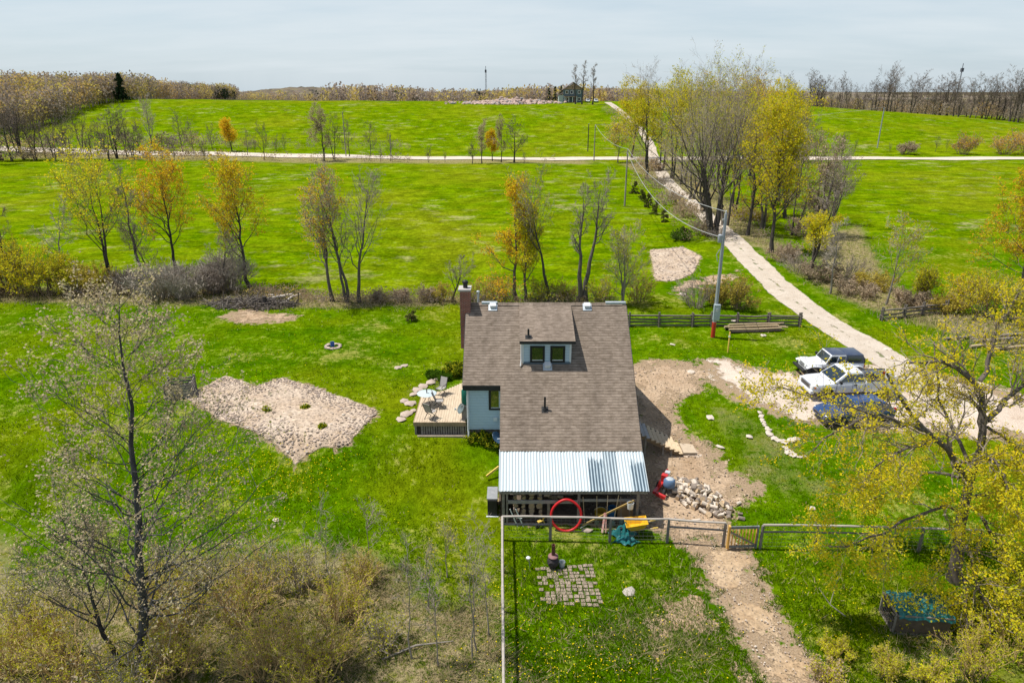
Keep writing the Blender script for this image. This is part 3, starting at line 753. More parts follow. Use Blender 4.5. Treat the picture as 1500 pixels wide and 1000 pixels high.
def right_trees():
    G = 'trees lining the gravel lane'
    T(1130,370,140,80,31,'tall golden leafed tree beside the lane with one straight dark trunk', style='up', leaf=[lf_yel,lf_yel,lf_ygr], leafn=3, lsize=.15, bk=bark_dk, tw=twig_br, group=G, dens=1.1, bole=.22)
    T(1046,346,180,165,32,'huge bare many stemmed tree standing at the lane bend', style='vase', bk=bark_dk, tw=twig_gr, group=G, dens=1.6, stems=5, bole=.22, r0=.42, leaf=[lf_ygr,lf_tan], leafn=1, lsize=.09)
    T(1078,318,140,95,33,'bare grey tree right behind the huge many stemmed one', style='vase', bk=bark_dk, tw=twig_br, group=G, dens=1.0, stems=2, bole=.3, leaf=[lf_yel], leafn=1, lsize=.12)
    T(1105,300,128,90,34,'yellow budding tree behind the tall golden one', style='up', bk=bark_dk, tw=twig_br, group=G, stems=2, leaf=[lf_yel,lf_ygr], leafn=2, lsize=.15)
    T(1012,292,128,90,35,'bare brown tree left of the huge many stemmed tree', style='vase', bk=bark_dk, tw=twig_br, group=G, stems=2, leaf=[lf_ygr], leafn=1, lsize=.12)
    T(985,262,104,80,36,'yellow leafed tree by the crossroads, right one of three', style='round', bk=bark_dk, tw=twig_br, group=G, leaf=[lf_yel,lf_ygr], leafn=2, lsize=.2, stems=2)
    T(948,262,92,85,37,'yellow leafed tree with a bare top by the crossroads, middle one of three', style='round', bk=bark_dk, tw=twig_br, group=G, leaf=[lf_yel,lf_ygr], leafn=3, lsize=.2, stems=2, leafband=(0,.78))
    T(925,232,120,60,38,'yellow leafed tree by the crossroads, left one of three', style='round', bk=bark_dk, tw=twig_br, group=G, leaf=[lf_yel], leafn=2, lsize=.22)
    T(905,238,185,50,39,'low brownish budding tree at the left of the crossroads', style='round', bk=bark, tw=twig_br, group=G, leaf=[lf_tan,lf_yel], leafn=1, lsize=.2)
    T(1040,232,112,80,40,'bare tree on the far side of the road behind the huge one', style='round', bk=bark_dk, tw=twig_br, group=G, leaf=[lf_org,lf_yel], leafn=1, lsize=.22, stems=2)
    T(1090,232,122,80,47,'orange budding tree on the far side of the road, right of the lane', style='round', bk=bark_dk, tw=twig_br, group=G, leaf=[lf_org,lf_yel], leafn=2, lsize=.22, stems=2)
    T(1140,236,130,70,48,'yellow tree on the far side of the road behind the tall golden one', style='round', bk=bark_dk, tw=twig_br, group=G, leaf=[lf_yel], leafn=2, lsize=.22)
    T(1183,407,205,78,41,'bare grey tree with a few yellow low boughs, right of the tall golden tree', style='round', bk=bark_dk, tw=twig_gr, group=G, dens=.9, stems=2, leaf=[lf_ygr,lf_yel], leafn=4, lsize=.11, leafband=(.1,.55))
    T(1216,430,312,30,42,'thin pale sapling trunk right of the bare grey tree', style='up', bk=bark_pale, tw=twig_pale, group=G, dens=.5, r0=.1)
    T(1298,446,318,66,43,'thin pale young tree with few yellow leaves standing in the right field', style='up', bk=bark_pale, tw=twig_pale, group=G, dens=.55, r0=.1, leaf=[lf_yel,lf_ygr], leafn=1, lsize=.09)
    T(1218,330,212,60,44,'bare grey bushy tree leaning over the right field', style='round', bk=bark, tw=twig_gr, group=G, dens=.9, stems=3)
    T(1495,440,262,110,45,'yellow orange leafed tree cut by the right edge of the picture', style='round', bk=bark, tw=twig_br, group=G, leaf=[lf_yel,lf_org,lf_ygr], leafn=4, lsize=.12, stems=2)
    T(1162,345,225,60,49,'bare brown tree between the golden tree and the bare grey one', style='vase', bk=bark_dk, tw=twig_br, group=G, dens=.9, stems=2)
    more = [(1062,330,150,85,'vase',[lf_ygr],1,2,'brown twigged tree squeezed between the huge tree and the bare one behind it'),(1095,345,165,60,'up',[lf_yel],1,1,'slim tree with few golden leaves just left of the tall golden tree'),
        (1118,335,150,75,'round',[lf_yel,lf_org],2,2,'golden twiggy tree right behind the tall golden trunk'),(1150,320,190,70,'round',[lf_tan],1,3,'low brown twiggy tree up the lane from the bare grey one'),(1030,310,138,80,'vase',[lf_ygr],1,3,'grey twiggy tree on the left shoulder of the huge tree'),
        (1000,270,130,70,'round',[lf_yel],1,2,'thin yellow budding tree at the lane edge below the road'),(968,250,110,75,'round',[lf_yel,lf_ygr],2,2,'broad yellow budding tree hanging over the lane below the road'),(1058,240,112,85,'vase',[lf_ygr],1,3,'tall grey twiggy tree over the road behind the huge tree'),
        (1120,242,128,80,'round',[lf_yel],2,2,'yellow tree over the road, left of the yellow one behind the golden tree'),(1200,345,195,70,'round',[lf_tan],1,3,'greyish many stemmed tree at the field side of the lane belt'),(1075,262,115,85,'vase',None,0,3,'bare grey tree in the middle of the lane belt'),(1100,258,125,75,'round',[lf_org],1,2,'brownish orange tree in the middle of the lane belt'),
        (1148,268,150,75,'round',[lf_yel],1,2,'yellowish twiggy tree at the back right of the lane belt'),(1170,290,178,60,'vase',None,0,2,'thin bare tree at the back right of the lane belt'),(940,205,128,55,'round',[lf_yel],2,2,'small yellow tree on the hill side of the road beside the lane'),(978,190,118,60,'round',[lf_ygr],1,2,'small twiggy tree on the hill side of the road right of the lane'),(1010,205,122,65,'round',[lf_tan],1,3,'brown twiggy tree on the hill side of the road further right')]
    for i, (px, py, top, wp, stl, lf, ln, stm, lb) in enumerate(more):
        T(px, py, top, wp, 900 + i, lb, style=stl, leaf=lf, leafn=ln, lsize=.13 if py > 280 else .2, stems=stm, bk=bark_dk if i % 2 else bark, tw=twig_gr if i % 3 else twig_br, group=G, dens=.9, bole=.2, twr=.013 if py > 280 else .02)
    bs = 'bushes along the gravel lane'
    for i, (px, py, ht, rr, lf, lb) in enumerate([
        (1445,462,3.6,3.0,[lf_ygr,lf_yel],'round yellow green bush by the fallen rails, near the right edge'),
        (1495,470,4.2,3.0,[lf_ygr],'yellow green bush at the right edge below the orange tree'),
        (1410,440,2.4,2.0,[lf_yel],'small yellow bush left of the round yellow green one'),
        (1150,382,2.0,2.2,[lf_tan],'brown bush at the foot of the tall golden tree'),
        (1170,400,2.3,2.2,None,'leafless brown brush left of the bare grey tree'),
        (1200,412,2.0,2.2,[lf_tan],'brown bush right of the bare grey tree'),
        (1235,410,2.4,2.6,None,'leafless brush behind the pale sapling'),
        (1250,432,1.6,2.2,[lf_tan],'low brown brush nearest the lane bend on the right'),
        (1275,424,1.8,2.0,[lf_olv],'olive brush left of the pale young tree'),
        (1330,448,1.5,2.0,[lf_tan],'low brown brush above the rail fence by the lane'),
        (1352,440,3.2,.8,[lf_ygr],'slim upright budding sapling behind the right rail fence'),
        (1385,455,1.4,2.0,[lf_olv],'low olive brush behind the fallen rails'),
        (1205,365,2.4,2.6,None,'leafless brown brush behind the bare grey tree'),
        (1175,345,2.6,2.6,[lf_tan],'brown brush further up the lane on the right'),
        (1115,330,2.4,2.2,[lf_olv],'olive bush behind the golden tree trunk'),
        (1090,322,2.0,2.0,[lf_ygr],'green yellow bush right of the lane bend'),
        (1030,342,1.9,2.4,[lf_tan],'brown brush at the foot of the huge tree'),
        (1056,352,1.6,1.8,None,'leafless brush in front of the huge tree'),
        (1005,318,2.4,2.4,[lf_tan],'brown brush left of the huge tree'),
        (985,300,2.4,2.6,[lf_tan],'brown brush midway along the left of the lane'),
        (965,275,2.4,2.6,None,'leafless brush nearest the crossroads'),
        (998,352,1.3,1.5,[lf_grn],'low green bush left of the huge tree base'),
        (955,250,2.6,3.0,[lf_tan],'brown brush just below the far road'),
        (1020,450,2.8,1.8,None,'leafless upright bush behind the split rail fence'),
        (1048,448,2.2,1.4,[lf_olv],'small olive bush behind the utility pole'),
        (1080,452,2.6,1.6,[lf_olv],'budding bush behind the stacked poles'),
        (1145,300,2.6,3.0,[lf_tan],'brown brush behind the golden tree, left'),
        (1190,315,2.8,3.0,[lf_tan],'brown brush behind the golden tree, right'),
        (1230,282,2.6,2.4,None,'leafless grey brush at the edge of the right field'),
        (1410,226,5.5,4.2,[lf_org,lf_tan],'orange budding bush past the road in the right field'),
        (1470,226,6.5,5.0,[lf_org,lf_tan],'orange bush past the road near the right edge'),
        (1505,224,7.5,5.5,[lf_org,lf_yel],'big orange bush past the road cut by the right edge'),
        (1325,226,3.2,3.6,[lf_tan],'dark brown bush by the stones past the road')]):
        shrub('shrub', at(px, py), ht, rr, 120 + i, lf, 3, .085 if py > 290 else .16, twig_br if lf else twig_gr, 26, lb, group=bs, twr=.010 if py > 290 else .02)
    for i, (px, py, ht) in enumerate([(930,284,2.2),(940,294,1.9),(950,304,2.3),(961,314,2.1),(972,325,1.8),(1000,350,1.6)]):
        conifer('evergreen_shrub', at(px, py), ht, 1.1, 170 + i, 'dark green cedar bush left of the lane, ' + ['farthest of the row', 'second from the far end', 'third from the far end', 'third from the near end', 'second from the near end', 'nearest one, standing apart'][i], 'evergreen shrub', 'cedar bushes beside the lane', nq=1500)

def road_trees():
    """bare trees along the far road: a few kinds, copied"""
    G = 'trees along the far road'
    protos = {}; twd = M('twig_road', (.215, .17, .14), (.13, .10, .082), 2, .9, 0)
    def proto(kind):
        if kind in protos: return protos[kind]
        p = dict(a=dict(style='vase', stems=2, dens=.8), b=dict(style='round', stems=1, dens=.8), c=dict(style='up', stems=1, dens=.7),
                 d=dict(style='round', stems=3, dens=.7), e=dict(style='vase', stems=1, dens=.9, bk=bark_pale, tw=twig_pale),
                 o=dict(style='round', leaf=[lf_org, lf_yel], leafn=3, lsize=.25, stems=2), k=dict(style='stub', bk=bark_dk, tw=twig_br, leaf=[lf_tan], leafn=2, lsize=.16))[kind]
        p = dict(dict(bk=bark_dk, tw=twd, twr=.024), **p)
        protos[kind] = tree('deciduous_tree', (0, 0, 0), 12, 3.4, 300 + ord(kind), bole=.18, **p); return protos[kind]
    L = [(-6,240,158,'b',1.2),(28,226,160,'d',1.2),(80,236,186,'d',1),(104,234,178,'a',1),(134,234,185,'d',1),(160,236,190,'d',1),(196,234,190,'d',.9),(238,234,205,'d',.9),(256,236,208,'d',.8),(300,236,206,'d',.8),(2,235,150,'a',1.3),(18,236,158,'b',1.2),(34,234,152,'a',1.3),(52,235,165,'d',1.1),(68,232,172,'c',1),(92,228,175,'d',1),(120,220,165,'a',1.1),(148,222,178,'b',1),(172,232,160,'d',1.3),
         (186,230,172,'a',1),(205,226,178,'d',1),(222,216,152,'e',1.1),(248,222,200,'d',.8),(268,224,170,'b',.9),(284,226,182,'c',.8),(312,220,188,'c',.9),(341,222,180,'o',1.0),(363,228,194,'c',.9),(374,224,204,'d',.6),
         (387,234,188,'c',.9),(405,222,198,'d',.7),(418,222,200,'c',.7),(474,236,168,'k',1.3),(490,234,176,'a',1),(512,230,184,'c',.9),(543,230,186,'c',.9),(558,236,216,'d',.7),(572,236,200,'c',.6),(628,238,214,'d',.8),(652,238,222,'d',.7),
         (692,240,208,'d',1),(706,240,188,'k',1),(722,236,196,'o',.8),(734,238,182,'k',.8),(753,238,180,'b',1.4),(768,240,222,'d',.6),(1232,232,196,'d',1),(1252,222,205,'d',.8),(1303,222,210,'d',.7),(1370,222,202,'c',.8),(1386,222,206,'c',.6),(1165,228,150,'a',1.1),(1195,230,185,'d',1)]
    kd = dict(a='spreading bare', b='round topped bare', c='slim bare', d='bushy bare', e='pale grey bare', o='orange leafed', k='dark vine clad')
    cnt = {}
    used = set()
    tot = {}
    for q in L: tot[q[3]] = tot.get(q[3], 0) + 1
    words = ['leftmost', 'second from the left', 'third from the left', 'fourth from the left', 'fifth from the left', 'sixth from the left', 'seventh from the left', 'eighth from the left', 'ninth from the left', 'tenth from the left', 'eleventh from the left', 'twelfth from the left', 'thirteenth from the left', 'fourteenth from the left', 'fifteenth from the left'] + [f'{k}th from the left' for k in range(16, 30)]
    for i, (px, py, top, k, wd) in enumerate(sorted(L)):
        p = at(px, py); Ht = topz(p, top); src = proto(k)
        o = src if k not in used else copy_tree(src); used.add(k)
        c = cnt.get(k, 0); cnt[k] = c + 1
        o.location = p; s = Ht / 12; o.scale = (s * wd, s * wd, s); o.rotation_euler[2] = i * 2.3
        if k == 'e': lb = 'pale grey bare tree with forked limbs by the far road'
        elif c == tot[k] - 1 and c > 0: lb = f'{kd[k]} tree beside the far gravel road, the rightmost of its kind there'
        else: lb = f'{kd[k]} tree beside the far road, {words[c]} of its kind'
        tag(o, lb, 'tree', G)
    # bare trees and scrub on the right hand field crest
    G2 = 'trees in the scrub along the right field crest'
    rng = random.Random(4)
    srcs = ['a', 'b', 'd', 'a']
    for i in range(46):
        px = 1150 + i * 8.2 + rng.uniform(-4, 4)
        Y = 392 - max(0, px - 1280) * .36 + rng.uniform(-12, 14)
        p = gp(px, Y); big = px in () or rng.random() < .3
        top = rng.uniform(112, 134) - (8 if big else 0)
        Ht = max(5, topz(p, top))
        o = copy_tree(proto(rng.choice(srcs))); o.location = p; s = Ht / 12; o.scale = (s * rng.uniform(.8, 1.2),) * 2 + (s,); o.rotation_euler[2] = rng.uniform(0, 6)
        tag(o, 'bare tree standing in the brown scrub along the right hand field crest', 'tree', G2)
    # three tall bare trees by the far house
    for i, (px, top, lb) in enumerate([(843, 96, 'tall bare tree in front of the far house'), (852, 91, 'tallest bare tree, just right of the far house'), (868, 94, 'slim bare tree standing apart right of the far house')]):
        p = gp(px, 331 - i); Ht = topz(p, top)
        tree('deciduous_tree', p, Ht, 2.0, 520 + i, style='up', bk=bark_dk, tw=twig_br, twr=.03, bole=.3, dens=.8, r0=.32, label=lb, group='tall bare trees by the far house')
    p = gp(180, 335); conifer('conifer_tree', p, topz(p, 108) , 5.5, 77, 'dark ragged spruce standing at the edge of the left wood', 'tree', nq=3600, leaf=leafmat('leaf_spruce', (.02, .04, .018), (.035, .06, .025), None, .1), ragged=.4, bole=.12)
    for i in range(3):
        p = gp(866 + i * 9 - 62, 372); conifer('conifer_tree', p, 6.5 + i * .5, 2.6, 80 + i, 'small dark spruce left of the far house', 'tree', 'spruces by the far house', nq=700, leaf=MATS['leaf_spruce'])

# far woods that read as one mass
wd_gr = leafmat('wood_grey', (.40, .33, .27), (.33, .265, .21), (.48, .41, .33), .45)
wd_br = leafmat('wood_brown', (.48, .35, .22), (.40, .29, .18), (.56, .43, .26), .45)
wd_yg = leafmat('wood_yellow', (.66, .53, .14), (.58, .48, .12), (.74, .58, .16), .45)
wd_or = leafmat('wood_orange', (.66, .44, .15), (.58, .40, .13), None, .45)
wd_dk = leafmat('wood_evergreen', (.025, .045, .022), (.04, .06, .028), None, .1)
def wood(name, pts, hts, rads, seed, nq, qs, mix, label, trunks=True):
    """pts (N,2) tree positions; crowns of many small leaf clumps"""
    rng = np.random.default_rng(seed); Nn = len(pts)
    z0 = H(pts[:, 0], pts[:, 1])
    K = Nn * nq; i = np.repeat(np.arange(Nn), nq)
    d = nrm(rng.normal(size=(K, 3))); r = rng.uniform(.25, 1, K) ** .5
    c = np.stack([pts[i, 0] + d[:, 0] * r * rads[i], pts[i, 1] + d[:, 1] * r * rads[i], z0[i] + hts[i] * (.55 + .45 * d[:, 2] * r)], -1)
    V, Q = quads(rng, c, np.full(K, qs) * (hts[i] / 12))
    kinds = np.array(mix); pal = rng.choice(len(kinds), Nn, p=kinds / kinds.sum()); mi = pal[i]
    flip = rng.random(K) < .10; mi = np.where(flip & (mi < 4), 0, mi)
    parts = [(V, Q)]
    if trunks:
        t = np.linspace(0, 1, 3); P = np.zeros((Nn, 3, 3)); P[..., 0] = pts[:, 0][:, None]; P[..., 1] = pts[:, 1][:, None]; P[..., 2] = z0[:, None] + hts[:, None] * .85 * t
        Vt, Qt = tubes(P, np.maximum(.14, hts * .016)[:, None] * (1 - .7 * t)[None], 4)
        V2 = np.concatenate([V, Vt]); Q2 = np.concatenate([Q, Qt + len(V)]); mi = np.concatenate([mi, np.full(len(Qt), 5)])
    else: V2, Q2 = V, Q
    me = mesh_np(name, V2, Q2, [wd_gr, wd_yg, wd_br, wd_or, wd_dk, twig_pale], mi)
    return tag(link(name, me), label, 'woodland', None, 'stuff')

def woods_all():
    rng = np.random.default_rng(9)
    # left hill wood
    pts = []
    while len(pts) < 1500:
        px = rng.uniform(-140, 345); Y = 0
        edge = np.interp(px, [-140, 0, 60, 110, 190, 250, 345], [232, 248, 262, 292, 350, 430, 600])
        Y = edge + rng.uniform(0, 8) + 330 * rng.random() ** 2
        p = gp(px, Y); pts.append((p.x, p.y))
    pts = np.array(pts); hts = rng.uniform(8, 13.5, len(pts)); rads = hts * rng.uniform(.32, .5, len(pts))
    wood('wooded_hill', pts, hts, rads, 1, 130, .46, [.52, .24, .14, .12, 0, 0], 'budding grey and yellow wood covering the rise on the left')
    # middle belt behind the far field
    pts = []
    for _ in range(900):
        px = rng.uniform(475, 1160) if rng.random() < .85 else rng.uniform(345, 480); Y = rng.uniform(620, 900)
        p = gp(px, Y); pts.append((p.x, p.y))
    pts = np.array(pts); hts = rng.uniform(9, 17, len(pts)) + 2.5 * np.sin(pts[:, 0] * .03) + 1.5 * np.sin(pts[:, 0] * .011 + 2); rads = hts * rng.uniform(.25, .42, len(pts))
    hts = np.where(pts[:, 0] / pts[:, 1] < -.26, hts * .62, hts); wood('distant_wood', pts, hts, rads, 2, 64, .75, [.46, .28, .18, .05, 0.03, 0], 'budding wood along the skyline behind the far field')
    # dark evergreens
    pts = np.array([tuple(gp(rng.uniform(268, 346), rng.uniform(560, 640)))[:2] for _ in range(80)])
    hts = np.interp(pts[:, 0], [pts[:, 0].min(), pts[:, 0].max()], [13, 8.5]) * rng.uniform(.85, 1.1, len(pts)); wood('evergreen_wood', pts, hts, hts * .26, 3, 60, .7, [0, 0, 0, 0, 1, 0], 'dark evergreen plantation at the end of the left wood')
    # scrub on right crest
    pts = []
    for _ in range(620):
        px = rng.uniform(1120, 1560); Y = 398 - max(0, px - 1280) * .37 + rng.uniform(-6, 40)
        p = gp(px, Y); pts.append((p.x, p.y))
    pts = np.array(pts); hts = rng.uniform(4.2, 8.5, len(pts)); wood('scrub', pts, hts, hts * .45, 4, 80, .62, [.62, .05, .27, .05, 0.01, 0], 'brown scrub along the right hand field crest', trunks=False)
    # scrub strip along the far road
    pts = []
    for _ in range(420):
        px = rng.uniform(-60, 330) if rng.random() < .75 else rng.uniform(330, 600); p = at(px, np.interp(px, [0, 200, 480, 870], [236, 232, 238, 240]) - rng.choice([0, 18]) + rng.uniform(-2, 2)); pts.append((p.x, p.y))
    pts = np.array(pts); hts = rng.uniform(1.0, 3.4, len(pts)) * np.where(pts[:, 0] < -90, 1.5, 1); wood('roadside_scrub', pts, hts, hts * .5, 6, 60, .62, [.5, .06, .38, .04, .02, 0], 'low grey brown scrub along the verge of the far road', trunks=False)
    # bramble strip under the hedgerow
    pts = []
    for _ in range(520):
        px = rng.uniform(-60, 905); p = at(px, np.interp(px, [0, 330, 420, 480, 690, 900], [432, 428, 436, 441, 442, 444]) + rng.uniform(-5, 5)); pts.append((p.x, p.y))
    pts = np.array(pts); hts = rng.uniform(.4, 1.3, len(pts)); wood('brambles', pts, hts, hts * .8, 11, 46, .75, [.30, .05, .62, .03, 0, 0], 'low dark brown brambles along the foot of the hedgerow', trunks=False)
    # brown undergrowth either side of the lane
    pts = []
    for _ in range(420):
        i = rng.integers(8, len(lane) - 1); 
        if lane[i][1] < 84 or lane[i][1] > 300: continue
        d = rng.choice([-1, 1]) * (2.6 + abs(rng.normal(0, 2.4))); t = lane[i] - lane[i - 1]; t /= np.linalg.norm(t); pts.append((lane[i][0] - t[1] * d, lane[i][1] + t[0] * d))
    pts = np.array(pts); hts = rng.uniform(.9, 3.4, len(pts)); wood('lane_scrub', pts, hts, hts * .55, 8, 70, .55, [.40, .10, .44, .06, 0, 0], 'brown twiggy undergrowth on both sides of the gravel lane', trunks=False)
    # far ridges
    mh, nt, out = newmat('far_ridge'); n = N(nt); co = n.co()
    c = n.noise(co, .012, 6, .7); c2_ = n.noise(co, .05, 4, .7)
    col = n.mix(n.ramp(c, [(.35, 0.), (.65, 1.)]), (.15, .125, .115), (.19, .155, .105)); col = n.mix(n.ramp(c2_, [(.5, 0.), (.62, 1.)]), col, (.21, .19, .10)); col = n.mix(n.ramp(n.noise(co, .03, 3), [(.62, 0.), (.66, 1.)]), col, (.06, .075, .055))
    n.pbsdf(out, col, 1.0, None, 0, 0)
    for name, Y0, D, amp in (('hills', 2300, 700, 1), ('ridge', 1350, 260, 0)):
        xs = np.linspace(-2800, 2800, 900); r2 = np.linspace(0, 1, 14)
        X, Rr = np.meshgrid(xs, r2); Y = Y0 + Rr * D
        if amp:
            hh = 17 + 7 * np.sin(X * .0021 + 1) + 5 * np.sin(X * .006) - 10 * sstep(900, 1500, np.abs(X)) + 14 * np.exp(-((X + 780) / 130) ** 2)
        else:
            hh = 11 + 4 * np.sin(X * .0037 + .6) + 3 * np.sin(X * .011 + 2) + 13 * np.exp(-((X + 440) / 80) ** 2)
        Zz = hh * np.sin(np.clip(Rr * 3.0, 0, 1.57)) + rng.normal(0, 1.9, X.shape) - 3
        Zz[0] = -6
        idx = np.arange(X.size).reshape(X.shape); Q = np.stack([idx[:-1, :-1], idx[:-1, 1:], idx[1:, 1:], idx[1:, :-1]], -1).reshape(-1, 4)
        tag(link(name, mesh_np(name, np.stack([X, Y, Zz], -1).reshape(-1, 3), Q, mh)), kind='structure')

hedge_trees(); right_trees(); road_trees(); woods_all()
# ================================================================== the house
def shingles():
    m, nt, out = newmat('shingles'); n = N(nt)
    # u along the eave (x), v down the slope: take y stretched by the slope
    co = n.co((1, 1.28, 0))
    br = n('TexBrick', {'Vector': co, 'Color1': (1, 1, 1, 1), 'Color2': (.0, .0, .0, 1), 'Mortar': (.5, .5, .5, 1), 'Scale': 1.0, 'Mortar Size': .0, 'Bias': 0.0, 'Brick Width': .26, 'Row Height': .17})
    br.offset = .37
    tone = n.ramp(n.math('ADD', n.math('MULTIPLY', n.noise(n.co((1.1, 3.0, 0)), 2.2, 4, .8), .88), n.math('MULTIPLY', br.outputs[0], .12)),
                  [(.22, (.105, .08, .060)), (.42, (.185, .146, .112)), (.58, (.26, .208, .165)), (.8, (.35, .287, .23))])
    sx = n('SeparateXYZ', {0: co})
    fr = n.math('FRACT', n.math('DIVIDE', sx.outputs[1], .17))
    line = n.ramp(fr, [(0.0, .48), (.12, .58), (.32, 1.), (.9, 1.1)])
    st = n.ramp(n.noise(n.co((1.2, .25, 0)), .8, 4, .6), [(.34, .82), (.6, 1.06)])
    c = n.mix(1.0, n.mix(1.0, tone, line, 'MULTIPLY'), st, 'MULTIPLY')
    gr = n.noise(n.co(), 90, 2, .6)
    c = n.mix(1.0, c, n.ramp(gr, [(.3, .8), (.7, 1.18)]), 'MULTIPLY')
    n.pbsdf(out, c, .92, n.bump(n.math('ADD', n.math('MULTIPLY', fr, 1.0), n.math('MULTIPLY', gr, .25)), .7, .02), 0, .15)
    return m
def siding():
    m, nt, out = newmat('siding'); n = N(nt); co = n.co(); sx = n('SeparateXYZ', {0: co})
    fr = n.math('FRACT', n.math('DIVIDE', sx.outputs[2], .165))
    line = n.ramp(fr, [(0.0, .55), (.07, .8), (.13, 1.), (1, 1.0)])
    c = n.mix(1.0, n.mix(n.noise(co, 1.3, 3), (.40, .53, .63), (.45, .57, .66)), line, 'MULTIPLY')
    n.pbsdf(out, c, .55, n.bump(fr, .5, .015), 0, .3); return m
def brick():
    m, nt, out = newmat('red_brick'); n = N(nt); t = n.co(); sx = n('SeparateXYZ', {0: t})
    cv = n('CombineXYZ', {0: n.math('ADD', sx.outputs[0], sx.outputs[1]), 1: sx.outputs[2]}).outputs[0]
    br = n('TexBrick', {'Vector': cv, 'Color1': (.30, .085, .05, 1), 'Color2': (.20, .06, .045, 1), 'Mortar': (.34, .30, .26, 1), 'Scale': 1.0, 'Mortar Size': .008, 'Brick Width': .21, 'Row Height': .072})
    c = n.mix(n.ramp(n.noise(t, 2.2, 4, .7), [(.45, 0.), (.75, .5)]), br.outputs[0], (.13, .07, .055))
    n.pbsdf(out, c, .9, n.bump(br.outputs[1], -.4, .01), 0, .1); return m
def metal_roof():
    m, nt, out = newmat('galvanised_roof'); n = N(nt); co = n.co()
    sx = n('SeparateXYZ', {0: co})
    strip = n('TexWhiteNoise', {'W': n.math('FLOOR', n.math('DIVIDE', n.math('ADD', sx.outputs[0], .1), .72))}, noise_dimensions='1D').outputs[0]
    blot = n.noise(n.co((6.0, .9, 1)), 1.0, 5, .75)
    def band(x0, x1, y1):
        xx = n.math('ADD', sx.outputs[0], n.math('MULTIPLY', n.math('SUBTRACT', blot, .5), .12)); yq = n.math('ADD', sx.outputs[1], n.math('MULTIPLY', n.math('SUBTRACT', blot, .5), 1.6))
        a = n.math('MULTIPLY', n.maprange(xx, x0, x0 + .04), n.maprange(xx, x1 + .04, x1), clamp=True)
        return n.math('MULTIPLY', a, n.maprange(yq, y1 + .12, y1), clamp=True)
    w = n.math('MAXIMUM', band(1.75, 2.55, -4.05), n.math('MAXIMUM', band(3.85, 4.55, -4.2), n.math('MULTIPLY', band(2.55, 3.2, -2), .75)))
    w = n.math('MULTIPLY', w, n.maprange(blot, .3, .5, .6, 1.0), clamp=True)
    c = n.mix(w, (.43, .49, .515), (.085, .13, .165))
    c = n.mix(n.ramp(n.noise(n.co((3, .4, 1)), 2.4, 4, .7), [(.5, 0.), (.75, .35)]), c, (.36, .42, .44))
    c = n.mix(n.ramp(n.noise(co, 1.1, 5, .75), [(.66, 0.), (.74, .6)]), c, (.30, .21, .14))
    n.pbsdf(out, c, n.maprange(w, 0, 1, .62, .42), None, .18, .4); return m
def corr(name, ca, cb):
    return M(name, ca, cb, 4, .8, .3)
SH, SI, BR, MR = shingles(), siding(), brick(), metal_roof()
fascia = M('fascia_black', (.018, .018, .02), (.03, .03, .032), 5, .5, .05)
frame_dk = M('window_black', (.012, .013, .016), (.02, .02, .024), 5, .35, 0)
white = M('white_paint', (.72, .73, .73), (.60, .62, .62), 4, .45, .05)
flash = M('flashing', (.55, .60, .63), (.42, .47, .50), 4, .4, .05, metal=.4)
stonew = M('stone_foundation', (.16, .145, .13), (.08, .074, .068), 3, .95, .9, dist=.06)
trimw = M('trim_pale', (.62, .66, .68), (.55, .6, .62), 4, .5, .03)
wood_gr = M('wood_weathered', (.29, .26, .225), (.17, .15, .13), 5, .85, .35, (1, 1, 1))
wood_dk = M('wood_dark', (.085, .065, .05), (.045, .036, .03), 5, .9, .4)
wood_new = M('wood_new', (.60, .47, .31), (.50, .38, .24), 4, .75, .2)
wood_deck = M('deck_boards', (.56, .46, .33), (.42, .33, .235), 3, .75, .2, (4, .6, 1))
wood_gold = M('wood_gold', (.66, .40, .11), (.54, .30, .08), 4, .75, .2)
black = M('black_metal', (.014, .014, .015), (.03, .03, .03), 6, .45, .05)
def glassmat():
    m, nt, out = newmat('window_glass'); n = N(nt)
    g = n('BsdfGlossy', {'Color': (.75, .8, .8, 1), 'Roughness': .04}); d = n('BsdfDiffuse', {'Color': (.035, .045, .02, 1)})
    lw = n('LayerWeight', {'Blend': .35}); mx = n('MixShader', {0: n.maprange(lw.outputs['Fresnel'], 0, 1, .22, .9), 1: d.outputs[0], 2: g.outputs[0]})
    nt.links.new(mx.outputs[0], out.inputs[0]); return m
GL = glassmat()

RY, RZ, SLP = 37.8, 6.49, .763
XL, XM, XR = -2.64, -.62, 6.59
def rz(y): return RZ - SLP * (RY - y)
def rzb(y): return RZ - SLP * (y - RY)
house = empty('house', (2, 34, -1.6), 0, 'pale blue farmhouse with brown shingle roof, dormer and brick chimney', 'house')
def hb(mb, name, mats, parent=None, **k): return mb.build(name, mats, parent or house, sub=(parent is None), **k)
def hsub(mb, name, mats, parent, **k):
    """child of a house part (parts sit at the house origin): author in world metres"""
    mb.v = [(p[0]-house.location[0], p[1]-house.location[1], p[2]-house.location[2]) for p in mb.v]
    return mb.build(name, mats, parent, **k)
# main roof: one slab with a notch, back slope too
TH = .16
w = MB()
EY, NY, BY = 30.5, 33.5, 42.4
def slab(pts, mi=0):
    top = [(x, y, z) for x, y, z in pts]; n_ = len(top)
    bot = [(x, y, z - TH) for x, y, z in pts]
    fs = [tuple(range(n_)), tuple(range(2*n_-1, n_-1, -1))] + [((i+1) % n_, i, i+n_, (i+1) % n_+n_) for i in range(n_)]
    w.add(top + bot, fs, mi)
slab([(XL, RY, RZ), (XL, NY, rz(NY)), (XM, NY, rz(NY)), (XM, EY, rz(EY)), (XR, EY, rz(EY)), (XR, RY, RZ)])
slab([(XR, RY, RZ), (XR, BY, rzb(BY)), (XL, BY, rzb(BY)), (XL, RY, RZ)])
roof = hb(w, 'roof', SH)
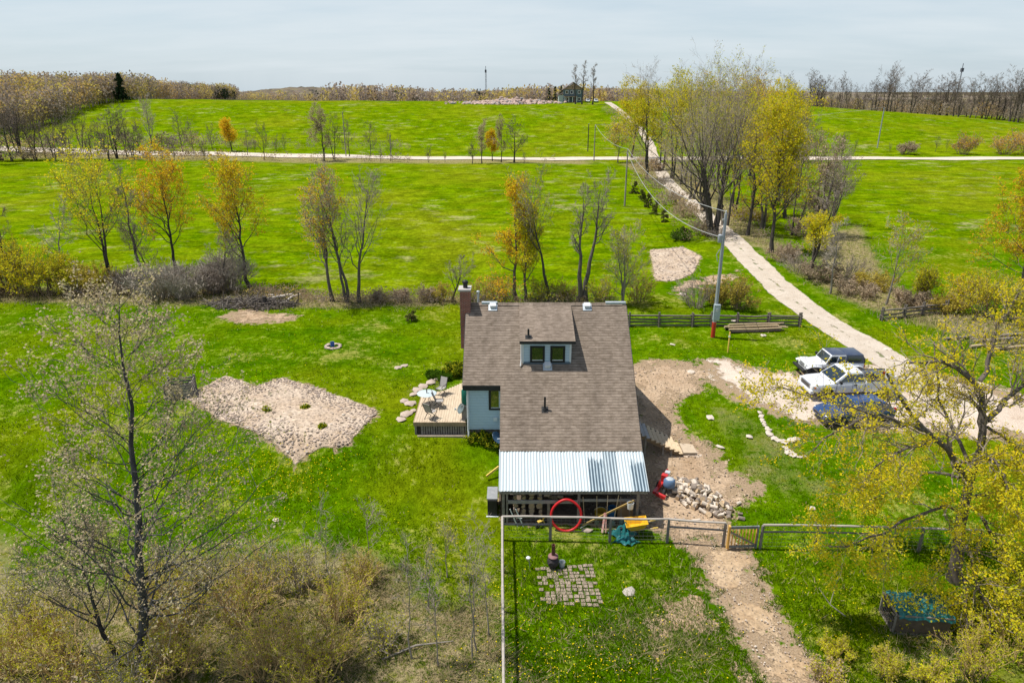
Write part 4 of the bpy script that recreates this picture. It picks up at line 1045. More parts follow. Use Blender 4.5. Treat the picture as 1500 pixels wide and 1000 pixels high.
# ridge caps with bare flashing patches
w = MB()
for i in range(31):
    x = XL + .15 + i * .3
    if x > XR - .1: break
    for sg in (-1, 1):
        w.beam((x, RY + sg*.002, RZ + .03), (x, RY + sg * .17, RZ - .17 * SLP + .03), .29, .02)
hsub(w, 'ridge_cap', SH, roof)
w = MB()
w.b2((-1.75, RY - .12, RZ - .03), (-.85, RY + .12, RZ + .075)); w.b2((5.4, RY - .12, RZ - .03), (6.56, RY + .12, RZ + .075))
hsub(w, 'ridge_flashing', flash, roof)
# black fascia under the eaves and rakes
w = MB()
w.b2((XL, NY - .025, rz(NY) - .30), (XM - .005, NY + .02, rz(NY) - .03))
w.b2((XM + .02, EY - .03, rz(EY) - .2), (XR, EY + .02, rz(EY) - .05))
w.beam((XR + .012, EY, rz(EY) - .14), (XR + .012, RY, RZ - .14), .03, .2); w.beam((XL - .012, NY, rz(NY) - .14), (XL - .012, RY, RZ - .14), .03, .2)
w.beam((XR + .012, BY, rzb(BY) - .14), (XR + .012, RY, RZ - .14), .03, .2); w.beam((XL - .012, BY, rzb(BY) - .14), (XL - .012, RY, RZ - .14), .03, .2)
hb(w, 'fascia', fascia)
# walls
w = MB()
wl, wr, wf, wb, wn = -2.44, 6.36, 30.85, 42.1, 33.75
zb = .45
w.prism([(wn, zb), (wb, zb), (wb, rzb(wb) - .17), (RY, RZ - .2), (wn, rz(wn) - .17)], wl, wl + .15, ax='x')
w.prism([(wf, -1.2), (wb, -1.2), (wb, rzb(wb) - .17), (RY, RZ - .2), (wf, rz(wf) - .17)], wr - .15, wr, ax='x')
w.b2((wl + .15, wn, zb), (-.45, wn + .15, rz(wn) - .17)); w.b2((-.6, wf, -1.2), (-.45, wn + .0, rz(wf) - .2))
w.prism([(wf, rz(wf)-.2), (wn, rz(wf)-.2), (wn, rz(wn)-.17)], -.6, -.45, ax='x')
w.b2((-.45, wf, -1.2), (wr - .15, wf + .15, rz(wf) - .17)); w.b2((wl + .15, wb - .15, -1.2), (wr - .15, wb, rzb(wb) - .17))
hb(w, 'wall', SI)
w = MB()
w.b2((wl + .06, wn + .04, -1.0), (-.5, wb - .05, zb - .002)); w.b2((-.56, wf + .04, -2.6), (wr - .04, wb - .1, -1.205))
w.b2((-.56, wn-.3, -1.2), (-.48, wn + .03, zb))
hb(w, 'foundation', stonew)
w = MB()
for x, y in ((wl, wn), (-.60, wn)): w.b2((x - .015 + (0 if x < -1 else -.1), y - .02, zb - .01), (x + .11 + (0 if x < -1 else -.1), y + .08, rz(wn) - .31))
hb(w, 'corner_trim', trimw)
w = MB(); w.tube([(wl + .03, wn - .1, rz(NY) - .3), (wl + .03, wn - .1, zb), (wl + .05, wn - .16, zb - .1), (wl + .04, wn - .16, -.25), (wl - .05, wn - .45, -.32)], .05, 8)
hb(w, 'downspout', white, smooth=40)

def window(x0, x1, z0, z1, y, ny=-1, fw=.11, parent=None, n_=1):
    w = MB()
    for a, b in (((x0, z0), (x1, z0 + fw)), ((x0, z1 - fw), (x1, z1)), ((x0, z0 + fw), (x0 + fw, z1 - fw)), ((x1 - fw, z0 + fw), (x1, z1 - fw))):
        w.b2((a[0], y - .05, a[1]), (b[0], y + .03, b[1]))
    o = hb(w, 'window', frame_dk) if parent is None else hsub(w, 'window', frame_dk, parent)
    g = MB(); g.b2((x0 + fw, y - .012, z0 + fw), (x1 - fw, y + .02, z1 - fw)); hsub(g, 'pane', GL, o)
    s = MB(); s.b2((x0 + fw, y - .03, z0 + fw), (x1 - fw, y - .013, z0 + fw + .045)); hsub(s, 'sash_rail', trimw, o)
    return o
window(-1.26, -.56 + .1, 1.64, 2.90, wn)
w = MB(); w.b2((-1.02, wn - .06, .98), (-.80, wn + .01, 1.2)); w.b2((-.99, wn - .075, 1.01), (-.83, wn - .06, 1.17)); hb(w, 'wall_vent', trimw)
# dormer
DY, DE = 34.58, 34.33
dx0, dx1 = .56, 3.2
def dz(y): return 6.44 - (RY - y) * .292
w = MB()
w.b2((dx0, DY, rz(DY) - .1), (dx1, DY + .12, dz(DY) - .13))
for x in (dx0, dx1 - .12): w.prism([(DY + .12, rz(DY) - .1), (37.4, rz(37.4) - .1), (37.4, dz(37.4) - .13), (DY + .12, dz(DY) - .13)], x, x + .12, ax='x')
dorm = hb(w, 'dormer', SI)
w = MB()
w.beam(((.42 + 3.4) / 2, DE, dz(DE) - .055), ((.42 + 3.4) / 2, RY + .05, dz(RY + .05) - .055), 2.98, .11)
hsub(w, 'dormer_roof', SH, dorm)
w = MB(); w.b2((.40, DE - .03, dz(DE) - .17), (3.42, DE - .001, dz(DE) - .012)); hsub(w, 'dormer_fascia', fascia, dorm)
w = MB(); w.b2((dx0 - .02, DY - .02, rz(DY)+.06), (dx0 + .08, DY - .001, dz(DY) - .14)); w.b2((dx1 - .08, DY - .02, rz(DY)+.06), (dx1 + .02, DY - .001, dz(DY) - .14)); hsub(w, 'dormer_trim', trimw, dorm)
w = MB(); w.b2((dx0 + .08, DY - .03, rz(DY) - .02), (dx1 - .02, DY - .002, rz(DY) + .10)); hsub(w, 'dormer_flashing', M('flashing_blue', (.10, .14, .19), (.07, .1, .14), 5, .5, 0), dorm)
window(.98, 1.78, 4.10, 5.06, DY, parent=dorm); window(2.08, 2.88, 4.10, 5.06, DY, parent=dorm)
w = MB(); w.tube([(dx0 - .06, DE + .02, dz(DE) - .12), (dx0 - .06, DY - .02, dz(DY) - .3), (dx0 - .06, DY - .03, rz(DY) + .25), (dx0 - .1, DY - .2, rz(DY - .2) + .08)], .035, 7); hsub(w, 'dormer_downspout', white, dorm, smooth=40)
# chimney
w = MB(); w.b2((-2.70, 37.0, -.6), (-2.452, 38.3, 4.2)); w.b2((-2.97, 37.25, 3.9), (-2.38, 38.05, 7.35)); pass
ch = hb(w, 'chimney', BR)
w = MB(); w.b2((-3.05, 37.18, 7.35), (-2.33, 38.12, 7.46)); hsub(w, 'chimney_cap', M('concrete', (.46, .44, .41), (.36, .34, .32), 5, .9, .2), ch)
w = MB(); w.lathe([(.13, 7.46), (.13, 7.72), (.17, 7.74), (.17, 7.86), (.0, 7.95)], 12, (-2.66, 37.6, 0)); hsub(w, 'chimney_flue', black, ch, smooth=40)
w = MB(); w.lathe([(.07, 6.3), (.07, 6.95), (.10, 6.96), (.10, 7.03), (0, 7.08)], 10, (-1.98, 38.4, 0)); hsub(w, 'stove_pipe', flash, roof, smooth=40)
# roof vents
def rvent(px, py):
    d = ray(px, py)
    t = (RZ - CAMZ - SLP * RY) / (d.z - SLP * d.y)
    p = Vector((d.x * t, d.y * t, CAMZ + d.z * t))
    w = MB(); rot = Matrix.Rotation(math.atan(SLP), 3, 'X')
    w.box(p + Vector((0, -.02, .02)), (.50, .50, .03), rot); o = hsub(w, 'roof_vent', flash, roof)
    w = MB(); w.box(p + Vector((0, 0, .17)), (.36, .36, .05), Matrix.Rotation(.3, 3, 'X')); w.box(p + Vector((0, .0, .09)), (.30, .30, .18), rot); hsub(w, 'vent_hood', white, o, bevel=.012)
rvent(722, 450); rvent(860, 450); rvent(802, 537)
def vpipe(px, py, hh, fn, slope):
    d = ray(px, py)
    y0 = RY; 
    lo, hi = 25.0, 80.0
    for _ in range(50):
        mid = (lo + hi) / 2; q = d * mid
        if CAMZ + q.z > fn(q.y): lo = mid
        else: hi = mid
    q = d * lo; p = Vector((q.x, q.y, CAMZ + q.z))
    w = MB(); w.lathe([(.055, -.05), (.055, hh)], 10, p); w.lathe([(.13, -.06), (.12, .02), (.06, .14)], 10, p)
    w.box(p + Vector((0, 0, .02)), (.34, .36, .02), Matrix.Rotation(math.atan(slope), 3, 'X'))
    hsub(w, 'vent_pipe', black, roof, smooth=40)
vpipe(798, 600, .72, rz, SLP); vpipe(774, 494, .48, dz, .292)

# ------------------------------------------------------------------ lean-to
LE, LT = 28.35, 30.62     # eave and top in y
def lz(y): return -.09 + (y - LE) * .445
lt = []
nx = 360; xs = np.linspace(XM - .02, XR + .02, nx); yy = np.linspace(LE, LT, 5)
w = MB(); vs = []
for j, y in enumerate(yy):
    for x in xs:
        ph = (x - XM) / .152 * 2 * PI
        rib = .012 * math.cos(ph) + .010 * max(0, math.cos(ph / 4 + .4)) ** 8
        vs.append((x, y - .01 * math.sin(x * 7), lz(y) + rib + .02))
fs = [(j * nx + i, j * nx + i + 1, (j + 1) * nx + i + 1, (j + 1) * nx + i) for j in range(4) for i in range(nx - 1)]
w.add(vs, fs)
w.add([(v[0], v[1], v[2] - .012) for v in vs], [f[::-1] for f in fs])
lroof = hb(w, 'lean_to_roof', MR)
for p_ in lroof.data.polygons: p_.use_smooth = True
w = MB()
w.b2((XM + .02, LE + .05, lz(LE) - .17), (XR - .03, LE + .10, lz(LE) - .025))
for i in range(9):
    x = XM + .15 + i * .86; w.beam((x, LE + .1, lz(LE + .1) - .08), (x, LT + .1, lz(LT + .1) - .08), .05, .11)
hb(w, 'rafter', wood_gr)
posts = [(-.42, .13), (-.24, .10), (3.25, .13), (6.12, .14)]
for x, s_ in posts:
    w = MB(); w.b2((x - s_ / 2, LE + .12, -2.25), (x + s_ / 2, LE + .12 + s_, lz(LE + .12) - .06)); hb(w, 'lean_to_post', wood_gr, bevel=.01)
w = MB(); w.b2((1.72, LE + .16, -2.2), (1.86, LE + .26, -.72)); hb(w, 'lean_to_post', wood_gr)
w = MB(); w.b2((-.2, LE + .05, -.80), (3.2, LE + .10, -.62)); w.b2((3.3, LE + .22, -.80), (6.05, LE + .27, -.66)); hb(w, 'rail', M('wood_rail', (.36, .33, .30), (.24, .22, .2), 5, .85, .3, (1, 1, 1)))
w = MB(); w.b2((-.55, LE + .2, -2.2), (-.50, LT + .1, -.2)); hb(w, 'side_boarding', wood_dk)

# ------------------------------------------------------------------ timber deck on the left
deck = empty('deck', (-3.9, 35.6, 0), 0, 'raised timber deck beside the blue wall with slatted skirt', 'deck')
w = MB(); i = 0; x = -5.42
rng = random.Random(3)
while x < -2.62:
    yb = np.interp(x, [-5.42, -4.9, -4.2, -2.6], [37.4, 37.9, 38.2, 40.0])
    w.b2((x, 33.92, .765 + rng.uniform(-.004, .004)), (x + .132, yb, .80 + rng.uniform(-.004, .004))); x += .142
w.build('deck_boards', wood_deck, deck, sub=True)
w = MB(); w.b2((-5.46, 33.87, .58), (-2.55, 33.918, .815)); w.b2((-5.47, 33.92, .58), (-5.425, 37.4, .80)); w.build('rim_board', M('wood_rim', (.36, .26, .16), (.24, .17, .11), 4, .8, .3), deck, sub=True)
w = MB(); x = -5.05
while x < -2.6: w.b2((x, 33.95, -.2), (x + .09, 33.975, .6)); x += .135
w.build('skirt', wood_gr, deck, sub=True)
w = MB(); w.b2((-5.3, 34.02, -.2), (-2.6, 34.06, .57)); w.build('skirt_backing', wood_dk, deck, sub=True)
for x in (-5.35, -5.0, -2.72):
    w = MB(); w.b2((x - .06, 33.93, -.3), (x + .06, 34.05, .578)); w.build('post', wood_gr, deck, sub=True)
w = MB(); w.b2((-5.25, 33.72, -.12), (-2.5, 33.92, .05)); w.build('kick_board', M('board_pale', (.42, .34, .26), (.3, .25, .19), 3, .9, .3), deck, sub=True)

# ------------------------------------------------------------------ stairs on the right
st = empty('staircase', (7.5, 33.4, -1.4), 0, 'wooden outdoor stairs running down to the yard, upper treads coloured grey as in shadow', 'stairs')
A = Vector((6.7, 35.0, .22)); Bq = at(1000, 667) + Vector((0, .75, .12))
dr = Vector((Bq.x - A.x, Bq.y - A.y, 0)).normalized(); sd = Vector((-dr.y, dr.x, 0))
nt_ = 11; Lh = (Vector((Bq.x, Bq.y, 0)) - Vector((A.x, A.y, 0))).length; run = Lh / nt_
rotz = Matrix.Rotation(math.atan2(dr.y, dr.x), 3, 'Z')
tread_shade = M('tread_shade_grey', (.44, .42, .39), (.34, .32, .3), 5, .85, .2)  # grey puts the house's shadow into the colour of the upper treads
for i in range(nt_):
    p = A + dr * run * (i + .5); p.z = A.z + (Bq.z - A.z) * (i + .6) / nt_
    w = MB(); w.box(p, (run * .74, 1.8, .06), rotz); w.build('tread', tread_shade if i < 4 else wood_new, st, sub=True, bevel=.006)
for k in (-.74, .74):
    w = MB(); a = A + sd * k; b = Bq + sd * k; w.beam(a + Vector((0, 0, -.16)), b + Vector((0, 0, -.12)), .05, .26); w.build('stringer', wood_dk if k > 0 else M('wood_brown', (.17, .115, .07), (.11, .075, .05), 5, .85, .3), st, sub=True)
for q, k in ((.02, -.74), (.28, -.74), (.62, -.74), (.78, -.74), (.28, .74)):
    p = A + dr * Lh * q + sd * k; zt = A.z + (Bq.z - A.z) * q - .12
    w = MB(); w.b2((p.x - .05, p.y - .05, h(p.x, p.y) - .2), (p.x + .05, p.y + .05, zt)); w.build('post', wood_gr, st, sub=True)
p = at(1010, 657)
w = MB(); w.box((p.x - .1, p.y, p.z + .03), (.75, 1.2, .10), rotz); tag(w.build('paving_slab', M('slab_tan', (.50, .40, .29), (.42, .34, .25), 4, .9, .2), bevel=.01), 'flat tan slab at the foot of the wooden stairs', 'paving slab')
# ================================================================== vehicles
def paintm(name, c, rough=.28):
    m, nt, out = newmat(name); n = N(nt)
    dirt = n.ramp(n.noise(n.co(), 3.0, 5, .7), [(.45, 0.), (.8, .22)])
    n.pbsdf(out, n.mix(dirt, c, (.30, .27, .23)), rough, None, 0, .5, **{'Coat Weight': .5, 'Coat Roughness': .06}); return m
p_white = paintm('paint_white', (.68, .70, .73)); p_blue = paintm('paint_blue', (.015, .05, .15), .22); p_top = paintm('hardtop_navy', (.03, .045, .085), .45); p_red = paintm('paint_red', (.50, .022, .018), .35)
def carglass():
    m, nt, out = newmat('car_glass'); n = N(nt)
    n.pbsdf(out, (.012, .022, .028), .05, None, 0, .9, **{'Coat Weight': .6}); return m
CG = carglass()
tyre_m = M('tyre', (.018, .018, .018), (.03, .029, .028), 8, .85, .2); rim_m = M('rim', (.42, .43, .44), (.30, .31, .32), 5, .3, 0, metal=.7)
plast = M('black_plastic', (.02, .02, .021), (.03, .03, .03), 6, .6, .1)
lampw = M('lamp_clear', (.75, .76, .74), (.6, .62, .62), 8, .12, 0, spec=.7); lampr = M('lamp_red', (.35, .015, .012), (.25, .01, .01), 8, .2, 0); lampo = M('lamp_amber', (.65, .22, .02), (.5, .16, .015), 8, .2, 0)

def loft(mb, st, mi=0):
    """st: (x, half width, z low, z shoulder, crown) stations from rear to front"""
    rings = []
    for x, hw, z0, z1, cr in st:
        half = [(0, z0), (hw * .86, z0), (hw * .97, z0 + .10), (hw, z0 + (z1 - z0) * .45), (hw * .985, z1 - .13), (hw * .95, z1 - .045), (hw * .84, z1), (hw * .45, z1 + cr * .8), (0, z1 + cr)]
        full = half + [(-a, b) for a, b in half[-2:0:-1]]
        rings.append([(x, a, b) for a, b in full])
    k = len(rings[0]); vs = [v for r in rings for v in r]; fs = []
    for i in range(len(rings) - 1):
        for j in range(k): fs.append((i*k+j, i*k+(j+1) % k, (i+1)*k+(j+1) % k, (i+1)*k+j))
    fs.append(tuple(range(k))); fs.append(tuple((len(rings)-1)*k+j for j in range(k)))
    mb.add(vs, fs, mi)

def cabin(root, xb, xt, wb, wt, z0, z1, mat, rows, roofmat=None, bev=.07, wsh=True, rear=True, pil=.05):
    """xb=(rear,front) at belt, xt at roof; rows = window spans as fractions along the side"""
    def P(f, g, s):     # f along (0 rear..1 front), g up
        xr = xb[0] + (xt[0] - xb[0]) * g; xf = xb[1] + (xt[1] - xb[1]) * g
        return Vector((xr + (xf - xr) * f, s * (wb + (wt - wb) * g), z0 + (z1 - z0) * g))
    w = MB(); c = [P(0,0,-1), P(1,0,-1), P(1,0,1), P(0,0,1), P(0,1,-1), P(1,1,-1), P(1,1,1), P(0,1,1)]
    w.add(c, [(3,2,1,0),(4,5,6,7),(0,1,5,4),(1,2,6,5),(2,3,7,6),(3,0,4,7)])
    w.build('cabin', mat, root, bevel=bev, smooth=35)
    if roofmat:
        w = MB(); a, b = P(.0,1,-1), P(.97,1,1); w.b2((a.x - .01, a.y * .98, z1 - .015), (b.x, b.y * .98, z1 + .035)); w.build('roof', roofmat, root, bevel=.03, smooth=35)
    for s in (-1, 1):
        for f0, f1 in rows:
            q = [P(f0,.13,s), P(f1,.13,s), P(f1 - .012,.85,s), P(f0 + .005,.85,s)]
            off = Vector((0, s * .012, .004)); w = MB()
            w.add([v + off for v in q] + [v - Vector((0, s*.02, 0)) for v in q], [(0,1,2,3),(7,6,5,4),(0,4,5,1),(1,5,6,2),(2,6,7,3),(3,7,4,0)])
            w.build('side_window', CG, root)
    for nm, f, ok in (('windscreen', 1, wsh), ('rear_window', 0, rear)):
        if not ok: continue
        lo, hi = P(f,.10,1), P(f,.90,1); d = .014 if f else -.014
        w = MB(); q = [Vector((lo.x + d, -lo.y * .9, lo.z)), Vector((lo.x + d, lo.y * .9, lo.z)), Vector((hi.x + d, hi.y * .86, hi.z)), Vector((hi.x + d, -hi.y * .86, hi.z))]
        up = Vector((0, 0, .008)); w.add([v + up for v in q] + [v - Vector((d * 2, 0, 0)) for v in q], [(0,1,2,3),(7,6,5,4),(0,4,5,1),(1,5,6,2),(2,6,7,3),(3,7,4,0)])
        w.build(nm, CG, root)

def wheels(root, xs, hw, r, tw=.24):
    RX = Matrix.Rotation(PI / 2, 3, 'X')
    for x in xs:
        for s in (-1, 1):
            rot = Matrix.Rotation(-s * PI / 2, 3, 'X')
            w = MB(); w.lathe([(r * .60, tw * .5), (r * .80, tw * .52), (r * .96, tw * .42), (r, tw * .25), (r, -tw * .5), (r * .5, -tw * .5)], 26, (x, s * (hw - tw * .5 + .02), r), rot)
            t = w.build('wheel', tyre_m, root, smooth=40)
            w = MB(); w.lathe([(0, tw * .40), (r * .16, tw * .44), (r * .2, tw * .36), (r * .52, tw * .40), (r * .61, tw * .50), (r * .63, tw * .44)], 26, (x, s * (hw - tw * .5 + .02), r), rot)
            for a in range(5):
                aa = a * 2 * PI / 5
                c = Vector((math.cos(aa) * r * .36, math.sin(aa) * r * .36, tw * .43)); w.box(Vector((x, s * (hw - tw*.5 + .02), r)) + rot @ c, (r * .42, r * .13, .03), rot @ Matrix.Rotation(aa, 3, 'Z'))
            w.build('rim', rim_m, t)
            w = MB(); pts = []
            for a in range(19):
                aa = PI * a / 18; pts.append((x + math.cos(aa) * r * 1.17, r + math.sin(aa) * r * 1.17))
            w.prism([(x - r * 1.17, r * .75)] + pts[::-1] + [(x + r * 1.17, r * .75)], s * (hw - .3), s * (hw + .004), ax='y'); w.build('wheel_arch', plast, root)

def lamps(root, xf, xr, hw, zf, zr, wl=.34, hl=.2):
    for s in (-1, 1):
        w = MB(); w.b2((xf - .12, s * (hw - wl), zf - hl / 2), (xf + .012, s * (hw - .03), zf + hl / 2)); w.build('headlight', lampw, root, bevel=.03)
        w = MB(); w.b2((xf - .22, s * (hw - .10), zf - hl * .42), (xf - .11, s * (hw + .012), zf + hl * .2)); w.build('indicator', lampo, root, bevel=.02)
        w = MB(); w.b2((xr - .012, s * (hw - .2), zr - .17), (xr + .1, s * (hw - .01), zr + .17)); w.build('tail_light', lampr, root, bevel=.02)

def mirrors(root, x, hw, z, mat):
    for s in (-1, 1):
        w = MB(); w.b2((x - .05, s * (hw + .03), z), (x + .07, s * (hw + .24), z + .2)); w.beam((x, s * (hw - .06), z + .05), (x, s * (hw + .08), z + .08), .05, .05); w.build('mirror', mat, root, bevel=.02)

def pickup(loc, rz_):
    t = empty('pickup_truck', loc, rz_, 'white pickup truck with an open bed parked between the two other cars', 'pickup truck')
    w = MB(); loft(w, [(-.55, .985, .45, 1.24, .0), (.55, .99, .42, 1.24, .0), (1.1, .99, .42, 1.23, .03), (1.6, .985, .44, 1.18, .06), (2.4, .965, .46, 1.12, .05), (2.78, .91, .5, 1.05, .02), (2.86, .84, .55, .95, .0)])
    w.build('body', p_white, t, smooth=35)
    cabin(t, (-.52, 1.52), (-.40, .62), .955, .80, 1.18, 1.93, p_white, [(.05, .40), (.43, .88)], bev=.06)
    w = MB()
    w.b2((-2.9, -.99, .5), (-.56, -.90, 1.30)); w.b2((-2.9, .90, .5), (-.56, .99, 1.30)); w.b2((-.68, -.9, .6), (-.56, .9, 1.30)); w.build('bed', p_white, t, bevel=.025, smooth=35)
    w = MB(); w.b2((-2.82, -.9, .62), (-.68, .9, .78)); 
    for s in (-1, 1): w.b2((-2.15, s * .62, .78), (-1.25, s * .9, 1.02))
    w.build('bed_liner', plast, t)
    for s in (-1, 1):
        w = MB(); w.b2((-2.88, s * 1.0, 1.302), (-.6, s * .88, 1.335)); w.build('bed_rail', plast, t)
    w = MB(); w.b2((-2.95, -.88, .62), (-2.86, .88, 1.30)); w.build('tailgate', p_white, t, bevel=.02)
    w = MB(); w.b2((-3.02, -.95, .45), (-2.9, .95, .6)); w.build('rear_bumper', rim_m, t, bevel=.02)
    w = MB(); w.b2((2.7, -.93, .42), (2.95, .93, .66)); w.build('front_bumper', p_white, t, bevel=.05)
    w = MB(); w.b2((2.76, -.60, .70), (2.895, .60, 1.02)); w.build('grille', rim_m, t, bevel=.03)
    w = MB(); w.b2((2.89, -.50, .76), (2.905, .50, .84)); w.b2((2.89, -.50, .88), (2.905, .50, .96)); w.build('grille_slot', plast, t)
    lamps(t, 2.84, -2.9, .95, .90, 1.0); mirrors(t, 1.15, .96, 1.22, plast)
    for s in (-1, 1):
        w = MB(); w.b2((.02, s * .985, 1.02), (.22, s * 1.005, 1.10)); w.build('door_handle', plast, t)
        w = MB(); w.b2((.285, s * .98, .55), (.30, s * .995, 1.2)); w.b2((-.52, s*.98, .55), (-.505, s*.995, 1.2)); w.b2((1.32, s*.98, .55), (1.335, s*.996, 1.2)); w.build('door_seam', plast, t)
    wheels(t, (-1.78, 1.9), .99, .405, .27)
    w = MB(); w.lathe([(.16, -.11), (.34, -.12), (.37, 0), (.34, .12), (.16, .11)], 20, (-.95, .35, .90)); s_ = w.build('spare_tyre', tyre_m, t, smooth=40)
    return t
def jeep(loc, rz_):
    t = empty('off_road_car', loc, rz_, 'white boxy off road car with a navy hard top, farthest of the three', 'car')
    w = MB(); loft(w, [(-1.95, .80, .55, 1.18, 0), (-.6, .80, .55, 1.18, 0), (.55, .80, .55, 1.17, .0), (.75, .78, .55, 1.14, .05), (1.7, .70, .58, 1.06, .05), (1.82, .68, .6, 1.02, .02)])
    w.build('body', p_white, t, smooth=35)
    cabin(t, (-.72, .62), (-.72, .28), .77, .69, 1.15, 1.80, p_white, [(.04, .44), (.50, .93)], roofmat=p_top, bev=.03, rear=False)
    cabin(t, (-1.98, -.73), (-1.88, -.73), .775, .70, 1.17, 1.82, p_top, [(.15, .92)], bev=.05, wsh=False)
    for x in (-1.38, 1.36):
        for s in (-1, 1):
            w = MB(); pts = [(x - .62, .62), (x - .45, .92), (x - .2, 1.0), (x + .25, 1.0), (x + .55, .86), (x + .55, .80), (x + .22, .93), (x - .2, .93), (x - .42, .86), (x - .58, .6)]
            w.prism(pts, s * .68, s * .95); w.build('fender', p_white, t, bevel=.015)
    w = MB(); w.b2((1.80, -.60, .58), (1.86, .60, 1.06)); w.build('grille', p_white, t, bevel=.03)
    w = MB()
    for i in range(7): w.b2((1.855, -.30 + i * .092, .66), (1.866, -.255 + i * .092, .98))
    w.build('grille_slot', plast, t)
    for s in (-1, 1):
        w = MB(); w.lathe([(.12, 0), (.12, .03), (.0, .045)], 14, (1.855, s * .47, .86), Matrix.Rotation(PI / 2, 3, 'Y')); w.build('headlight', lampw, t)
        w = MB(); w.b2((-2.0, s * .80 - .09, .85), (-1.95, s * .80 + .02, 1.1)); w.build('tail_light', lampr, t)
    w = MB(); w.b2((1.95, -.80, .5), (2.14, .80, .66)); w.build('front_bumper', plast, t, bevel=.03)
    w = MB(); w.b2((-2.16, -.8, .5), (-2.0, .8, .64)); w.build('rear_bumper', plast, t, bevel=.03)
    w = MB(); w.lathe([(.15, -.12), (.36, -.13), (.40, 0), (.36, .13), (.15, .12)], 22, (-2.13, 0, 1.05), Matrix.Rotation(PI / 2, 3, 'Y')); w.build('spare_tyre', tyre_m, t, smooth=40)
    mirrors(t, .5, .78, 1.2, plast); wheels(t, (-1.38, 1.36), .93, .41, .27)
    return t
def suv(loc, rz_):
    t = empty('suv', loc, rz_, 'dark blue rounded suv, nearest of the three parked cars, behind yellow twigs', 'car')
    w = MB(); loft(w, [(-2.32, .74, .45, .95, 0), (-2.2, .86, .36, 1.04, 0), (-1.5, .92, .30, 1.06, .0), (0, .93, .28, 1.04, .0), (.9, .925, .28, 1.01, .02), (1.6, .90, .30, .95, .05), (2.1, .84, .34, .84, .05), (2.32, .72, .42, .70, .02)])
    w.build('body', p_blue, t, smooth=40)
    cabin(t, (-2.15, 1.22), (-1.60, .22), .86, .66, .98, 1.56, p_blue, [(.04, .20), (.23, .50), (.53, .86)], bev=.13)
    lamps(t, 2.2, -2.28, .84, .72, .95, .3, .14); mirrors(t, .85, .88, 1.02, p_blue); wheels(t, (-1.38, 1.38), .925, .35, .23)
    w = MB(); w.b2((2.26, -.5, .5), (2.335, .5, .64)); w.build('grille', plast, t, bevel=.02)
    w = MB(); w.b2((-1.3, -.62, 1.565), (.05, -.58, 1.60)); w.b2((-1.3, .58, 1.565), (.05, .62, 1.60)); w.build('roof_rack', plast, t)
    return t
def park(fn, pf, pr, hw, x1, x2, dz=0.0):
    a, b = at(*pf), at(*pr)      # near side front and rear wheel feet
    d = Vector((a.x - b.x, a.y - b.y, 0)).normalized(); side = Vector((d.y, -d.x, 0))
    mid = (a + b) / 2 - d * (x1 + x2) / 2 + side * (hw if False else hw) * (1 if side.y > 0 else -1)
    return fn(Vector((mid.x, mid.y, h(mid.x, mid.y) + .02)), math.atan2(d.y, d.x))
park(pickup, (1207, 588), (1293, 586), .97, 1.9, -1.78).scale = (1, 1, .90)
park(jeep, (1190, 557), (1252, 556), .90, 1.36, -1.38).scale = (1, 1, .88)
park(suv, (1229, 629), (1291, 625), .90, 1.38, -1.38).scale = (.97, .97, .86)

# ================================================================== poles, power lines
galv = M('pole_grey', (.36, .385, .41), (.25, .27, .295), 3, .7, .2, (1, 1, .2)); wire_m = M('cable', (.42, .42, .42), (.3, .3, .3), 3, .5, 0)
pole_w = M('pole_wood', (.34, .315, .29), (.22, .2, .18), 3, .85, .3, (1, 1, .15))
def upole(p, ht, r, label, group=None, mat=None):
    t = empty('utility_pole', p, 0, label, 'utility pole', group)
    w = MB(); w.lathe([(r, -.3), (r * .95, ht * .3), (r * .72, ht), (0, ht + .02)], 12); w.build('shaft', mat or pole_w, t, smooth=40)
    w = MB(); w.lathe([(.05, ht), (.07, ht + .08), (.04, ht + .16), (.07, ht + .2), (0, ht + .26)], 8); w.b2((-.06 - r, -.06, ht - .5), (-.06, .06, ht - .38)); w.build('insulator', M('porcelain', (.5, .5, .48), (.4, .4, .38), 4, .3, 0), t)
    return t
pm = at(1044, 494); hm = topz(pm, 313)
main = upole(pm, hm, .15, 'leaning grey utility pole with red base guard by the rail fence', mat=galv)
w = MB(); w.lathe([(.165, .02), (.165, 1.25), (.150, 1.26)], 14); w.build('base_guard', p_red, main, smooth=40)
w = MB(); w.b2((-.24, -.42, 1.5), (.24, -.16, 2.75)); w.build('meter_box', M('meter_grey', (.40, .47, .49), (.33, .39, .41), 5, .5, .05), main, bevel=.03)
w = MB(); w.b2((-.12, -.47, 2.2), (.08, -.42, 2.45)); w.build('meter', flash, main, bevel=.01)
w = MB(); w.tube([(-.1, -.2, 2.75), (-.12, -.17, 5), (-.09, -.12, hm - 1.6)], .035, 6); w.build('conduit', flash, main)
w = MB(); w.lathe([(.13, 0), (.16, .08), (.16, .55), (.06, .62)], 12, (-.28, -.1, hm - 2.1)); w.tube([(-.2, -.1, hm - 2.6), (-.42, -.15, hm - 3.0), (-.30, -.2, hm - 3.5)], .03, 5); w.build('service_head', galv, main, smooth=40)
p2 = at(915, 302); h2 = topz(p2, 220); upole(p2, h2, .14, 'bare wooden utility pole in the field left of the lane')
p3 = at(870, 236); h3 = topz(p3, 184); upole(p3, h3, .15, 'wooden utility pole beside the far road left of the lane')
p4 = at(861, 222); h4 = topz(p4, 182); upole(p4, h4, .16, 'dark thin utility pole just past the far road', mat=bark_dk)
p5 = at(1285, 217); h5 = topz(p5, 158); upole(p5, h5, .19, 'pale leaning utility pole in the right hand field past the road', mat=galv)
p6 = at(507, 230); h6 = topz(p6, 165); upole(p6, h6, .15, 'grey utility pole beside the far road, left of the field centre')
